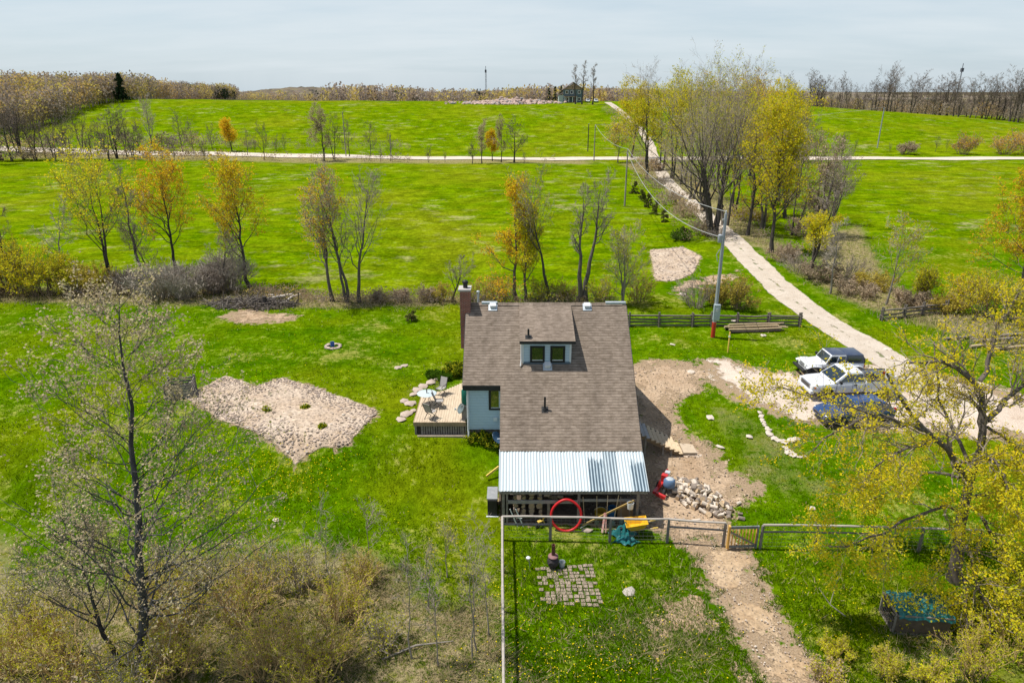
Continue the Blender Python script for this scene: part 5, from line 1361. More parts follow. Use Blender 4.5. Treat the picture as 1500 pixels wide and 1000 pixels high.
p7 = at(573, 230); h7 = topz(p7, 198); upole(p7, h7, .12, 'short grey pole beside the far road behind the twin bare trees')
def cable(a, b, sag, label, r=.022):
    pts = [a.lerp(b, i / 16) - Vector((0, 0, sag * 4 * (i / 16) * (1 - i / 16))) for i in range(17)]
    w = MB(); w.tube(pts, r, 5); tag(w.build('power_line', wire_m, smooth=60), label, 'power line')
Zv = lambda z: Vector((0, 0, z))
cable(pm + Zv(hm + .15), p2 + Zv(h2 + .2), 1.5, 'upper power line hung from the leaning grey pole to the field pole', .026)
cable(pm + Zv(hm - 1.7) + Vector((-.25, 0, 0)), p2 + Zv(h2 - .4), 2.4, 'lower sagging power line from the leaning grey pole to the field pole', .03)
cable(p2 + Zv(h2 + .2), p3 + Zv(h3 + .2), 1.2, 'power line from the field pole on to the far road', .03)
cable(p3 + Zv(h3 + .2), p5 + Zv(h5 + .2), 1.5, 'long power line crossing the lane along the far road', .03)
# yellow marker post
p = at(1066, 516); t = empty('marker_post', p, 0, 'slim yellow marker post standing on the lawn by the stacked poles', 'post'); ym = M('paint_yellow', (.72, .50, .10), (.62, .42, .08), 5, .5, .05)
w = MB(); w.lathe([(.055, -.2), (.055, 1.55), (.03, 1.6), (0, 1.61)], 10); w.build('post', ym, t, smooth=40)
w = MB(); w.lathe([(.075, 1.18), (.075, 1.3)], 10); w.build('band', white, t)

# ================================================================== rail fences and stacked poles
rail_m = M('rail_grey', (.20, .175, .15), (.10, .085, .072), 6, .9, .4, (.3, 1, 1)); rail_pale = M('pole_peeled', (.50, .385, .24), (.38, .285, .175), 5, .8, .3, (.3, 1, 1))
def railfence(pts, label, n=4, ht=1.15, seed=1, cat='fence'):
    rng = random.Random(seed); t = empty('rail_fence', pts[0], 0, label, cat)
    for p in pts:
        w = MB(); w.tube([(p.x, p.y, p.z - .3), (p.x + rng.uniform(-.05, .05), p.y, p.z + ht + rng.uniform(0, .2))], [.085, .07], 7); w.tube([(p.x + .02, p.y + .28, p.z - .3), (p.x, p.y + .25, p.z + ht)], [.08, .07], 7); w.build('post', rail_m, t, sub=True)
    for a, b in zip(pts, pts[1:]):
        for k in range(n):
            z = .12 + k * (ht - .1) / n
            q = [a + Vector((-.2, .12, z + rng.uniform(-.05, .05))), a.lerp(b, .5) + Vector((0, .12 + rng.uniform(-.04, .04), z + rng.uniform(-.06, .06))), b + Vector((.2, .12, z + rng.uniform(-.05, .05)))]
            w = MB(); w.tube(q, [.09, .08, .065] if k % 2 else [.065, .08, .09], 6); w.build('rail', rail_m, t, sub=True)
    return t
railfence([at(x, 479) for x in (922, 965, 1014, 1042, 1080, 1125, 1171)], 'old grey split rail fence running from the roof past the utility pole', seed=3)
railfence([at(1292, 470), at(1325, 466), at(1352, 462), at(1385, 460)], 'short dark split rail fence beside the lane on the right', seed=4, n=3)
rng = random.Random(8)
a, b = at(1072, 486), at(1138, 484)
for i in range(13):
    row = [0, 0, 0, 0, 0, 1, 1, 1, 1, 2, 2, 2, 3][i]; j = [0, 1, 2, 3, 4, 0, 1, 2, 3, 0, 1, 2, 0][i]
    off = Vector((rng.uniform(-.35, .35), -.35 + j * .2 + row * .1, .12 + row * .17))
    dark = row == 0
    w = MB(); r = rng.uniform(.07, .10); L_ = b - a
    A_ = a + off - L_ * rng.uniform(-.02, .10); B_ = b + off + L_ * rng.uniform(-.05, .15); 
    w.tube([A_, A_.lerp(B_, .5) + Vector((0, rng.uniform(-.08, .08), rng.uniform(-.02, .03))), B_], [r, r * .9, r * .7], 8)
    if i == 12: lb, g = 'pale peeled pole topmost on the stack by the rail fence', None
    elif dark: lb, g = 'dark pole at the bottom of the stack by the rail fence', 'dark poles under the stack'
    else: lb, g = 'long peeled pole stacked against the split rail fence', 'peeled poles stacked by the fence'
    tag(w.build('wooden_pole', wood_dk if dark else rail_pale, smooth=50), lb, 'wooden pole', g)
for i, (px, py, dx) in enumerate([(1405, 497, 2.6), (1455, 500, 3.4), (1490, 492, 3.0), (1440, 508, 2.2), (1475, 512, 2.8)]):
    p = at(px, py); w = MB(); w.tube([p + Vector((-dx / 2, -.2, .12)), p + Vector((0, 0, .16)), p + Vector((dx / 2, .25, .2))], [.12, .11, .09], 7)
    tag(w.build('fallen_log', bark_pale if i < 3 else rail_pale, smooth=50), 'fallen pale log lying in the rough grass right of the lane', 'log', 'fallen logs right of the lane')

# ================================================================== pen fence with gate
pole_top = M('rail_pale', (.45, .405, .355), (.31, .275, .24), 5, .85, .3, (.3, 1, 1)); post_g = M('post_grey', (.24, .22, .21), (.15, .14, .135), 5, .9, .3, (1, 1, .3))
fence = empty('pen_fence', (-.45, 27.1, -2), 0, 'pale pole topped wire fence round the pen, running to the bottom edge', 'fence')
pc = Vector((-.45, 27.1, -2))
bases = [pc] + [at(x, y) for x, y in ((806, 791), (893, 793), (977, 794), (1059, 800))]
bases2 = [at(1113, 803), at(1193, 804), at(1275, 806), at(1345, 808), at(1430, 811)]
left = [pc, Vector((-.42, 24.8, -2)), Vector((-.38, 22.4, -2)), Vector((-.33, 20.0, -2)), Vector((-.28, 17.4, -2)), Vector((-.2, 14.5, -2))]
for q in (bases, bases2, left):
    for v in q: v.z = h(v.x, v.y)
FH = 1.30
for p in bases + bases2 + left[1:]:
    w = MB(); w.tube([(p.x, p.y, p.z - .3), (p.x, p.y, p.z + FH - .03)], [.075, .065], 8); w.build('post', post_g, fence, sub=True)
rng = random.Random(2)
def rails(seq, z, r, name, mat, skip=()):
    for i, (a, b) in enumerate(zip(seq, seq[1:])):
        if i in skip: continue
        w = MB(); m_ = a.lerp(b, .5) + Zv(z + rng.uniform(-.03, .03))
        w.tube([a + Zv(z), m_, b + Zv(z + .01)], [r * 1.08, r, r * .9], 7); w.build(name, mat, fence, sub=True, smooth=50)
rails(bases, FH, .055, 'top_rail', pole_top); rails(bases2, FH, .055, 'top_rail', pole_top); rails(left, FH, .055, 'top_rail', pole_top)
rails(bases, FH - .42, .045, 'mid_rail', post_g, (1, 2)); rails(bases2, FH - .38, .045, 'mid_rail', post_g, (2, 3))
wm_ = M('wire_grey', (.36, .36, .35), (.28, .28, .27), 5, .5, 0, metal=.5)
for seq in (bases, bases2, left):
    w = MB()
    for a, b in zip(seq, seq[1:]):
        for z in (.15, .35, .55, .75, .95, 1.12): w.beam(a + Zv(z), b + Zv(z), .006, .006)
        k = int((b - a).length / .2)
        for i in range(k): q = a.lerp(b, (i + .5) / k); w.beam(q + Zv(.05), q + Zv(FH), .005, .005)
    w.build('wire_mesh', wm_, fence, sub=True)
ga, gb = at(1064, 804), at(1107, 803); ga.z = gb.z = h(ga.x, ga.y)
gate = empty('gate', ga, 0, 'golden brown slatted wooden gate with diagonal brace in the pen fence', 'gate')
gx = (gb - ga); gl = gx.length; gx.normalize()
def G(u, z, y=0): return ga + gx * u + Vector((0, y, z))
for i in range(9):
    u = .06 + i * (gl - .12) / 8; w = MB(); w.beam(G(u, .10, .03), G(u, 1.18, .03), .022, .10, up=(0, 1, 0)); w.build('slat', wood_gold, gate, sub=True)
w = MB(); w.beam(G(0, 1.2, -.02), G(gl, 1.2, -.02), .05, .13); w.beam(G(0, .16, -.02), G(gl, .16, -.02), .05, .11); w.beam(G(gl - .02, .05, -.02), G(gl - .02, 1.26, -.02), .06, .12, up=(0, 1, 0)); w.build('frame', M('gate_grey', (.21, .23, .235), (.14, .15, .155), 5, .8, .2), gate, sub=True)
w = MB(); w.beam(G(.02, 0.03, -.02), G(.02, 1.30, -.02), .09, .16, up=(0, 1, 0)); w.build('stile', wood_gold, gate, sub=True)
w = MB(); w.beam(G(.08, .98, -.045), G(gl - .08, .24, -.045), .035, .09); w.build('brace', wood_gr, gate, sub=True)

# ================================================================== yard things in front of the lean-to
def tubering(c, rx, rz_, r, tilt):
    pts = []
    for i in range(40):
        a = 2 * PI * i / 40; k = 1 + .06 * max(0, math.sin(a)) ** 8
        u, v = rx * math.cos(a), rz_ * math.sin(a) * k
        pts.append(c + Vector((u, v * math.sin(tilt), v * math.cos(tilt))))
    return pts
hz = MB(); c = Vector((2.62, 28.05, -1.25))
hz.tube(tubering(c, .73, .76, .062, .25), .066, 10, closed=True); tag(hz.build('hose_ring', M('hose_red', (.55, .018, .022), (.42, .012, .016), 5, .4, .05), smooth=60), 'big red hoop of pipe hanging from the metal roof edge', 'hoop')
# firewood stacked in the shed
log_ends = M('log_end', (.62, .47, .30), (.48, .35, .22), 9, .9, .3); log_bark = M('log_bark', (.27, .225, .185), (.15, .12, .10), 7, .9, .5); birch = M('log_pale', (.66, .58, .48), (.46, .39, .32), 5, .85, .4)
def logmesh(seed, r, L, split=False, bk_=None):
    rng = random.Random(seed); k = 9; n_ = k if not split else 6; vs = []
    angs = [2 * PI * i / k for i in range(k)] if not split else [PI * i / 4 for i in range(5)] + [PI * 1.5]
    for e in (-1, 1):
        for a in angs:
            q = r * rng.uniform(.9, 1.1); q = q * .35 if (split and a > PI * 1.2) else q
            vs.append((e * L / 2, q * math.cos(a), q * math.sin(a)))
    n_ = len(angs); w = MB()
    w.add(vs, [(i, (i + 1) % n_, (i + 1) % n_ + n_, i + n_) for i in range(n_)], 0); w.add(vs, [tuple(range(n_)), tuple(range(n_, 2 * n_))], 1)
    me_o = w.build('log', [bk_ or log_bark, log_ends]); return me_o
protos = [logmesh(1, .13, .42), logmesh(2, .16, .45, bk_=birch), logmesh(3, .11, .48, bk_=birch), logmesh(4, .17, .40, True), logmesh(5, .14, .50, True, birch), logmesh(6, .19, .36), logmesh(7, .10, .6, bk_=birch), logmesh(8, .15, .4, True, rail_pale)]
firstlog = set()
def putlog(i, loc, eul, sc, label, group):
    src = protos[i]
    if i in firstlog: o = src.copy(); COL.objects.link(o)
    else: o = src; firstlog.add(i)
    o.location = loc; o.rotation_euler = eul; o.scale = (sc,) * 3; tag(o, label, 'log', group); return o
rng = random.Random(12)
# the heap right of the shed
hc = at(1020, 728); hc.z = h(hc.x, hc.y)
ang = math.atan2(at(1060, 748).y - at(985, 705).y, at(1060, 748).x - at(985, 705).x)
for layer, (n_, sc_) in enumerate(((95, 1.0), (62, .74), (40, .5), (18, .28))):
    for i in range(n_):
        a = rng.uniform(0, 6.28); q = math.sqrt(rng.random()) * sc_
        u, v = q * math.cos(a) * 1.95, q * math.sin(a) * 1.15
        x = hc.x + u * math.cos(ang) - v * math.sin(ang); y_ = hc.y + u * math.sin(ang) + v * math.cos(ang)
        putlog(rng.randrange(8), (x, y_, h(x, y_) + .11 + layer * .17 + rng.uniform(-.03, .05)), (rng.uniform(-3, 3), rng.uniform(-.5, .5), rng.uniform(0, 6.28)), rng.uniform(.58, .86), 'cut log in the loose firewood heap beside the metal roofed shed', 'logs in the firewood heap')
for i in range(9):
    p = at(rng.uniform(985, 1095), rng.uniform(752, 770)) if i > 3 else at(rng.uniform(1060, 1085), rng.uniform(735, 760)); putlog(rng.randrange(8), p + Zv(.08), (rng.uniform(-3, 3), rng.uniform(-.2, .2), rng.uniform(0, 6.28)), rng.uniform(.5, .8), 'stray log lying on the dirt around the firewood heap', 'stray logs around the heap')
# stacked blocks inside
for col in range(4):
    for row in range(6):
        x = .18 + col * .40; y_ = 29.2 + rng.uniform(-.05, .05)
        putlog(rng.choice((0, 1, 3, 4, 5, 7)), (x + rng.uniform(-.03, .03), y_, -1.88 + row * .25), (rng.uniform(-3, 3), 0, PI / 2 + rng.uniform(-.1, .1)), .85, 'firewood block stacked in columns under the metal roof', 'firewood stacked in the shed')
for i in range(7): putlog(rng.randrange(8), (1.75 + i * .1, 29.4, -1.0 + rng.uniform(-.1, .1)), (0, 0, rng.uniform(-.3, .3)), .7, 'log lying on the shed shelf beside the stacked firewood', 'logs on the shed shelf')
w = MB(); w.b2((-.1, 29.7, -1.15), (3.1, 30.3, -1.11)); tag(w.build('shelf', wood_gr), 'rough plank shelf at the back of the shed behind the firewood', 'shelf')
# tools leaning on the rail at the right
def tool(x, x2, top, lb, head, mat):
    t = empty('garden_tool', (x, 28.32, -2), 0, lb, 'garden tool')
    hd = MB(); hd.tube([(0, 0, .12), ((x2 - x), .22, top)], .020, 6); hd.build('handle', mat, t)
    q = MB()
    if head == 'rake':
        q.b2((-.2, -.015, .10), (.2, .015, .13))
        for i in range(9): q.b2((-.2 + i * .049, -.012, .0), (-.188 + i * .049, .012, .1))
    elif head == 'spade': q.prism([(-.11, .30), (.11, .30), (.11, .10), (0, 0), (-.11, .10)], -.012, .012)
    elif head == 'hoe': q.b2((-.09, -.10, .02), (.09, .02, .05))
    else: q.prism([(-.04, .3), (.04, .3), (.16, 0), (-.16, 0)], -.03, .03)
    q.build('head', M('tool_steel', (.25, .26, .26), (.16, .14, .13), 6, .5, .1, metal=.5), t); return t
tool(3.55, 3.45, 1.50, 'rake with a pale handle leaning in the shed, leftmost of the tools', 'rake', rail_pale)
tool(4.15, 4.12, 1.55, 'spade standing upright between the rake and the hoe', 'spade', rail_pale)
tool(4.62, 4.65, 1.58, 'hoe with a straight yellow handle in the shed', 'hoe', wood_new)
tool(4.95, 5.18, 1.60, 'leaning broom right of the hoe', 'broom', wood_new)
tool(5.35, 5.28, 1.50, 'spade with a grey handle near the hanging white bucket', 'spade', wood_gr)
tool(5.72, 5.75, 1.40, 'fork handled rake nearest the right shed post', 'rake', wood_gr)
w = MB(); w.beam((3.42, 28.0, -1.75), (5.9, 28.3, -.55), .05, .09); tag(w.build('plank', M('plank_yellow', (.44, .30, .10), (.34, .23, .08), 4, .8, .2)), 'long yellowish pole propped diagonally across the shed front', 'pole')
w = MB(); w.tube([(3.32, 28.0, -1.93), (4.0, 28.1, -1.48)], .025, 6); tag(w.build('pipe', flash), 'pale pipe leaning at the foot of the diagonal pole', 'pipe')
def tub(name, x, y_, z, r, hh, m_, lb, cat, r2=None, handle=True):
    t = empty(name, (x, y_, z), 0, lb, cat); r2 = r2 or r * .85
    w = MB(); w.lathe([(0, .01), (r2, .01), (r, hh), (r * .94, hh), (r2 * .93, .03), (0, .03)], 18); w.build('tub', m_, t, smooth=40)
    if handle:
        w = MB(); w.tube([(r * math.cos(a), 0, hh - .03 + r * .75 * math.sin(a)) for a in [PI * i / 10 for i in range(11)]], .008, 5); w.build('handle', flash, t)
    return t
tub('bucket', 5.72, 28.26, -.98, .17, .34, white, 'white bucket hanging under the right end of the metal roof', 'bucket')
w = MB(); w.b2((5.25, 28.9, -2.0), (6.0, 29.5, -1.3)); tag(w.build('crate', M('crate_tan', (.36, .22, .11), (.28, .17, .085), 4, .85, .2), bevel=.02), 'tan wooden crate on the shed floor by the right post', 'crate')
tub('tub', 4.4, 29.0, -2.0, .30, .42, M('tub_yellow', (.55, .36, .04), (.45, .3, .03), 4, .5, .05), 'yellow plastic tub on the shed floor behind the tools', 'tub')
tub('barrel', 4.98, 29.0, -2.0, .20, .62, M('barrel_blue', (.03, .12, .26), (.02, .09, .2), 4, .4, .05), 'small blue plastic drum among the tools', 'barrel', .19, False)
# yellow trike-like toy and white ladder bits at the left
t = empty('toy_trike', (1.42, 28.2, -2), .6, 'small yellow toy trike on the grass before the firewood', 'toy')
w = MB()
for x in (-.2, .22):
    w.lathe([(.05, -.03), (.13, -.03), (.13, .03), (.05, .03)], 14, (x, 0, .13), Matrix.Rotation(PI / 2, 3, 'X'))
w.build('wheel', plast, t)
w = MB(); w.tube([(-.2, 0, .14), (-.12, 0, .34), (.12, 0, .34), (.2, 0, .16)], .035, 8); w.tube([(.14, 0, .3), (.10, 0, .58)], .025, 6); w.tube([(.1, -.16, .58), (.1, .16, .58)], .02, 6); w.build('frame', ym, t, smooth=40)
w = MB(); w.b2((-.2, -.08, .34), (0, .08, .40)); w.build('seat', ym, t, bevel=.02)
t = empty('trestle', (.35, 28.25, -2), 0, 'white folding trestle legs leaning at the left shed post', 'trestle')
for dx in (0, .28): 
    w = MB(); w.beam((-.45 + dx, 0, 1.0), (-.05 + dx, -.1, 0), .03, .05); w.build('leg', white, t)
w = MB(); w.beam((-.2, -.03, .55), (.14, -.06, .5), .025, .04); w.build('cross_bar', white, t)
# red and white step stool / post
w = MB(); w.beam((4.35, 27.75, -2.0), (4.5, 28.15, -1.15), .10, .06); w.beam((4.52, 27.75, -2.0), (4.55, 28.15, -1.15), .05, .05); tag(w.build('stake', M('stake_red', (.42, .12, .09), (.55, .42, .36), 6, .7, .1)), 'faded red and white stake leaning against the shed rail', 'stake')
# grey box left of the lean-to
t = empty('storage_bin', (-.98, 29.6, -2), 0, 'grey lidded bin with a black open front left of the shed', 'storage bin')
w = MB(); w.b2((-.24, -.55, -.1), (.24, .55, .95)); w.build('box', plast, t, bevel=.02)
w = MB(); w.b2((-.27, -.50, .955), (.26, .62, 1.02)); w.build('lid', M('lid_grey', (.30, .31, .32), (.22, .23, .24), 5, .6, .1), t, bevel=.02)
w = MB(); w.b2((-.30, -.66, -.06), (.30, -.56, .08)); w.build('sill', trimw, t)
w = MB(); w.beam((-1.35, 31.4, -1.1), (-.70, 31.8, -.75), .06, .12); tag(w.build('board', ym), 'yellow board leaning on the house above the grey bin', 'board')
# log splitter
p = at(966, 722); t = empty('log_splitter', p, -.5, 'red log splitter on wheels beside the firewood heap', 'log splitter')
w = MB(); w.beam((-.1, -.75, .42), (.1, .55, .52), .16, .16); w.beam((.02, -.75, .42), (.55, -.85, .36), .16, .20); w.b2((-.06, .25, .5), (.26, .55, .95)); w.build('beam', p_red, t, bevel=.02)
w = MB(); w.lathe([(.02, 0), (.30, .02), (.32, .10), (.30, .34), (.24, .42), (0, .46)], 18, (.42, .20, .45)); w.build('engine', M('engine_blue', (.13, .22, .36), (.09, .15, .26), 5, .4, .1), t, smooth=40)
w = MB(); w.lathe([(.20, .47), (.16, .50), (0, .505)], 14, (.42, .20, .42)); w.b2((.05, .5, .9), (.3, .75, 1.02)); w.build('engine_cover', M('cover_grey', (.5, .55, .58), (.35, .38, .4), 6, .4, .1), t, smooth=40)
for y_ in (-.25, .35):
    w = MB(); w.lathe([(.08, -.06), (.22, -.06), (.22, .06), (.08, .06)], 16, (.30 if y_ < 0 else -.2, y_, .22), Matrix.Rotation(PI / 2, 3, 'Y')); w.build('wheel', tyre_m, t, smooth=40)
w = MB(); w.tube([(0, .5, .5), (.0, .85, .9), (.12, .9, 1.02)], .03, 6); w.build('handle', p_red, t)
w = MB(); w.prism([(-.1, .55), (.12, .55), (.01, .95)], -.2, -.12); w.build('wedge', p_red, t)
# wheelbarrow
p = at(931, 783); t = empty('wheelbarrow', p, PI, 'yellow wheelbarrow with yellow grips standing behind the fence', 'wheelbarrow')
tray = M('barrow_yellow', (.72, .42, .02), (.62, .36, .02), 4, .4, .05)
w = MB()
def ringz(x0, x1, hw, z0, z1): return [(x0, -hw, z0), (x1, -hw * .85, z1), (x1, hw * .85, z1), (x0, hw, z0)]
o1 = [(-.50, -.36, .86), (.55, -.42, .70), (.55, .42, .70), (-.50, .36, .86)]; i1 = [(-.28, -.24, .46), (.30, -.26, .40), (.30, .26, .40), (-.28, .24, .46)]
vs = o1 + i1 + [(a * .95, b * .94, c + .001) for a, b, c in o1] + [(a * .95, b * .94, c + .025) for a, b, c in i1]
w.add(vs, [(0,1,5,4),(1,2,6,5),(2,3,7,6),(3,0,4,7),(7,6,5,4),(9,8,12,13),(10,9,13,14),(11,10,14,15),(8,11,15,12),(12,15,14,13),(0,8,9,1),(1,9,10,2),(2,10,11,3),(3,11,8,0)])
w.build('tray', tray, t, smooth=30)
for s in (-1, 1):
    w = MB(); w.tube([(.62, s * .10, .24), (.1, s * .22, .40), (-.95, s * .30, .62)], .022, 7); w.build('handle', wood_new, t)
    w = MB(); w.tube([(-.72, s * .29, .59), (-.98, s * .305, .63)], .03, 8); w.build('grip', ym, t)
    w = MB(); w.tube([(-.2, s * .25, .45), (-.35, s * .24, 0), (-.15, s * .24, 0), (.05, s * .24, .42)], .015, 6); w.build('leg', plast, t)
w = MB(); w.lathe([(.06, -.05), (.20, -.05), (.22, 0), (.20, .05), (.06, .05)], 16, (.66, 0, .21), Matrix.Rotation(PI / 2, 3, 'X')); w.build('wheel', tyre_m, t, smooth=40)
# teal tarp heap
rng = random.Random(6); teal = M('tarp_teal', (.02, .17, .17), (.015, .11, .12), 5, .45, .3)
p = at(914, 786); w = MB(); k = 16
vs = []; 
for j in range(k):
    for i in range(k):
        u, v = i / (k - 1) - .5, j / (k - 1) - .5
        z = max(0.02, .52 * math.exp(-(u*u + v*v) * 7) * (1 + .7 * math.sin(u * 17 + v * 5) * math.sin(v * 15 - u * 8)) + .06 * math.sin(u * 29) * math.sin(v * 23)); 
        vs.append((p.x + u * 1.15 * (1 + .3 * math.sin(v * 9)) , p.y + v * 1.25 * (1 + .25 * math.sin(u * 8 + 1)), p.z + z))
w.add(vs, [(j*k+i, j*k+i+1, (j+1)*k+i+1, (j+1)*k+i) for j in range(k-1) for i in range(k-1)]); tag(w.build('tarp', teal), 'crumpled teal tarp lying beside the yellow wheelbarrow', 'tarp')
# chiminea, bucket, solar lamp, stones
p = at(810, 831); t = empty('chiminea', p, 0, 'rusty brown chiminea stove with an open mouth on the pen grass', 'chiminea')
rust = M('rust_brown', (.17, .065, .045), (.085, .04, .035), 6, .8, .3); iron = M('iron_dark', (.05, .042, .045), (.03, .026, .028), 6, .7, .3)
w = MB(); w.lathe([(.16, .10), (.25, .22), (.27, .38), (.22, .52), (.13, .60), (.10, .64)], 20); b_ = w.build('belly', iron, t, smooth=50)
w = MB(); w.lathe([(.10, -.02), (.12, 0), (.12, .03), (.10, .05)], 16, (-.12, -.225, .36), Matrix.Rotation(R_(62), 3, 'Y') @ Matrix.Rotation(R_(90), 3, 'X')); w.build('mouth_ring', iron, t)
w = MB(); w.lathe([(0, .0), (.105, .0), (.105, .02), (0, .021)], 16, (-.06, -.232, .36), Matrix.Rotation(R_(82), 3, 'X')); w.build('mouth', black, t)
w = MB(); w.lathe([(.22, .60), (.235, .62), (.22, .65), (.10, .70)], 18); w.build('collar', M('collar_pink', (.27, .15, .14), (.2, .1, .1), 5, .7, .1), t, smooth=40)
w = MB(); w.lathe([(.085, .66), (.075, 1.2), (.09, 1.22), (.07, 1.22), (.06, .9)], 14); w.build('flue', rust, t, smooth=40)
for a in (0.5, 2.6, 4.7): 
    w = MB(); w.beam((math.cos(a) * .15, math.sin(a) * .15, .18), (math.cos(a) * .22, math.sin(a) * .22, -.02), .03, .03); w.build('leg', iron, t)
p = at(823, 830); tub('bucket', p.x, p.y, p.z, .15, .30, flash, 'silver metal bucket beside the chiminea', 'bucket', .12)
p = at(776, 832); t = empty('garden_lamp', p, 0, 'small white garden lamp leaning on a thin stake by the pavers', 'garden lamp')
w = MB(); w.tube([(0, 0, 0), (-.05, 0, .55)], .012, 5); w.build('stake', flash, t); w = MB(); w.lathe([(.02, .5), (.09, .53), (.10, .58), (.05, .63), (0, .64)], 12, (-.07, 0, 0)); w.build('lamp_head', white, t, smooth=40)
rng = random.Random(21); stone_p = M('stone_pinkish', (.46, .375, .31), (.34, .27, .22), 4, .9, .4)
def stone(px, py, r, lb, group=None, m_=None, flat=.5):
    p = at(px, py); w = MB(); w.rock((0, 0, r * .15), r, rng, flat=flat); return tag(w.build('stone', m_ or stone_p, loc=p, smooth=50), lb, 'stone', group)
stone(921, 867, .30, 'flat white stone lying on the pen grass right of the pavers', m_=M('stone_white', (.46, .42, .37), (.36, .32, .28), 4, .9, .3), flat=.25)
stone(860, 778, .24, 'pink stone on the grass right of the red hoop')
# paver patio: two hundred small stones as one paved surface
pv = [at(783, 832), at(868, 826), at(886, 890), at(792, 884)]
w = MB(); nx_, ny_ = 11, 12
for j in range(ny_):
    for i in range(nx_):
        u, v = (i + .5) / nx_, (j + .5) / ny_
        if rng.random() < .10 + (.12 if u < .35 else 0): continue
        a = pv[0].lerp(pv[1], u).lerp(pv[3].lerp(pv[2], u), v); a.x += rng.uniform(-.018, .018); a.y += rng.uniform(-.018, .018)
        w.box((a.x, a.y, h(a.x, a.y) + .018 + rng.uniform(-.014, .014)), (.205 * rng.uniform(.85, 1.08), .19 * rng.uniform(.8, 1.08), .06), Matrix.Rotation(rng.uniform(-.08, .08), 3, 'Z'))
tag(w.build('paved_patio', M('paver', (.33, .26, .205), (.24, .19, .145), 3, .95, .4), bevel=.012), kind='structure')

# ================================================================== deck furniture, dish, barrel, plants
gtab = M('glass_table', (.50, .58, .60), (.44, .52, .54), 4, .12, 0, spec=.6); bronze = M('bronze_frame', (.055, .042, .035), (.04, .03, .026), 5, .5, .05); mesh_f = M('chair_mesh', (.36, .34, .32), (.28, .265, .25), 20, .8, .2)
DZ = .803
def on_deck(px, py): return atZ(px, py, DZ)
p = on_deck(626, 592); t = empty('patio_table', p, 0, 'round glass patio table on the left end of the deck', 'table')
w = MB(); w.lathe([(0, .70), (.55, .70), (.57, .712), (.55, .724), (0, .724)], 28); w.build('table_top', gtab, t, smooth=40)
for k in range(4):
    a = k * PI / 2 + .7; w = MB(); w.tube([(.42 * math.cos(a), .42 * math.sin(a), .70), (.12 * math.cos(a), .12 * math.sin(a), .38), (.40 * math.cos(a), .40 * math.sin(a), 0)], .016, 6); w.build('leg', bronze, t)
w = MB(); w.lathe([(.03, .725), (.03, .95), (.05, .96), (0, 1.0)], 10); w.build('umbrella_socket', bronze, t)
def chair(px, py, rz_, lb):
    p = on_deck(px, py); t = empty('folding_chair', p, rz_, lb, 'chair', 'folding chairs on the deck')
    w = MB(); w.b2((-.23, -.22, .43), (.23, .22, .45)); w.build('seat', mesh_f, t)
    w = MB(); w.beam((0, .22, .46), (0, .42, 1.02), .44, .02); w.build('backrest', mesh_f, t)
    for s in (-1, 1):
        w = MB(); w.tube([(s*.25, .45, 1.06), (s*.25, .2, .42), (s*.25, -.28, 0)], .018, 6); w.build('leg', bronze, t)
        w = MB(); w.tube([(s*.25, -.24, .62), (s*.25, -.2, .42), (s*.25, .32, 0)], .018, 6); w.build('leg', bronze, t)
        w = MB(); w.tube([(s*.25, .3, .66), (s*.25, -.26, .63)], .02, 6); w.build('armrest', bronze, t)
    return t
chair(632, 612, 2.6, 'folding chair nearest the front edge of the deck'); chair(646, 578, -.5, 'reclining folding chair at the back of the deck, farthest from the camera'); chair(644, 596, 1.7, 'folding chair close behind the front one, facing the glass table')
p = on_deck(680, 612); t = empty('satellite_dish', p, .5, 'grey satellite dish on a short post at the deck corner', 'satellite dish'); dishm = M('dish_grey', (.16, .20, .20), (.11, .14, .14), 5, .45, .05)
w = MB(); w.tube([(0, 0, -.2), (0, 0, .55)], .035, 8); w.build('post', bronze, t)
w = MB(); w.lathe([(0, .0), (.12, .012), (.24, .05), (.30, .085), (.29, .10), (.22, .065), (0, .02)], 20, (-.15, -.05, .62), Matrix.Rotation(R_(-62), 3, 'Y')); w.build('dish', dishm, t, smooth=60)
w = MB(); w.tube([(0, 0, .5), (-.35, 0, .5), (-.52, 0, .66)], .014, 5); w.b2((-.56, -.04, .63), (-.48, .04, .72)); w.build('feed_arm', flash, t)
p = atZ(722, 640, -.1); p = Vector((-.86, 33.2, -.35)); t = empty('satellite_dish', p, 1.1, 'blue grey satellite dish near the ground under the blue wall', 'satellite dish')
w = MB(); w.lathe([(0, .0), (.14, .012), (.28, .05), (.36, .09), (.35, .105), (.26, .07), (0, .02)], 22, (0, 0, .55), Matrix.Rotation(R_(50), 3, 'X')); w.build('dish', M('dish_blue', (.05, .10, .17), (.035, .07, .12), 5, .4, .05), t, smooth=60)
w = MB(); w.tube([(0, .05, .5), (0, .1, 0)], .03, 6); w.build('post', bronze, t); w = MB(); w.tube([(0, 0, .5), (.1, -.45, .6), (.1, -.5, .7)], .018, 5); w.build('feed_arm', white, t)
w = MB(); w.lathe([(.16, 0), (.19, .05), (.19, .8), (.15, .86), (0, .87)], 14); 
t = tag(w.build('rain_barrel', M('barrel_green', (.01, .13, .09), (.008, .1, .07), 4, .4, .05), loc=(-2.62, 34.5, 1.85 - .2), smooth=40), 'green barrel hung at the corner of the blue wall above the deck', 'barrel')
w = MB(); w.b2((-2.8, 34.3, DZ), (-2.48, 34.72, 1.64)); tag(w.build('barrel_stand', wood_gr, bevel=.01), 'grey wooden stand under the green barrel at the wall', 'stand')
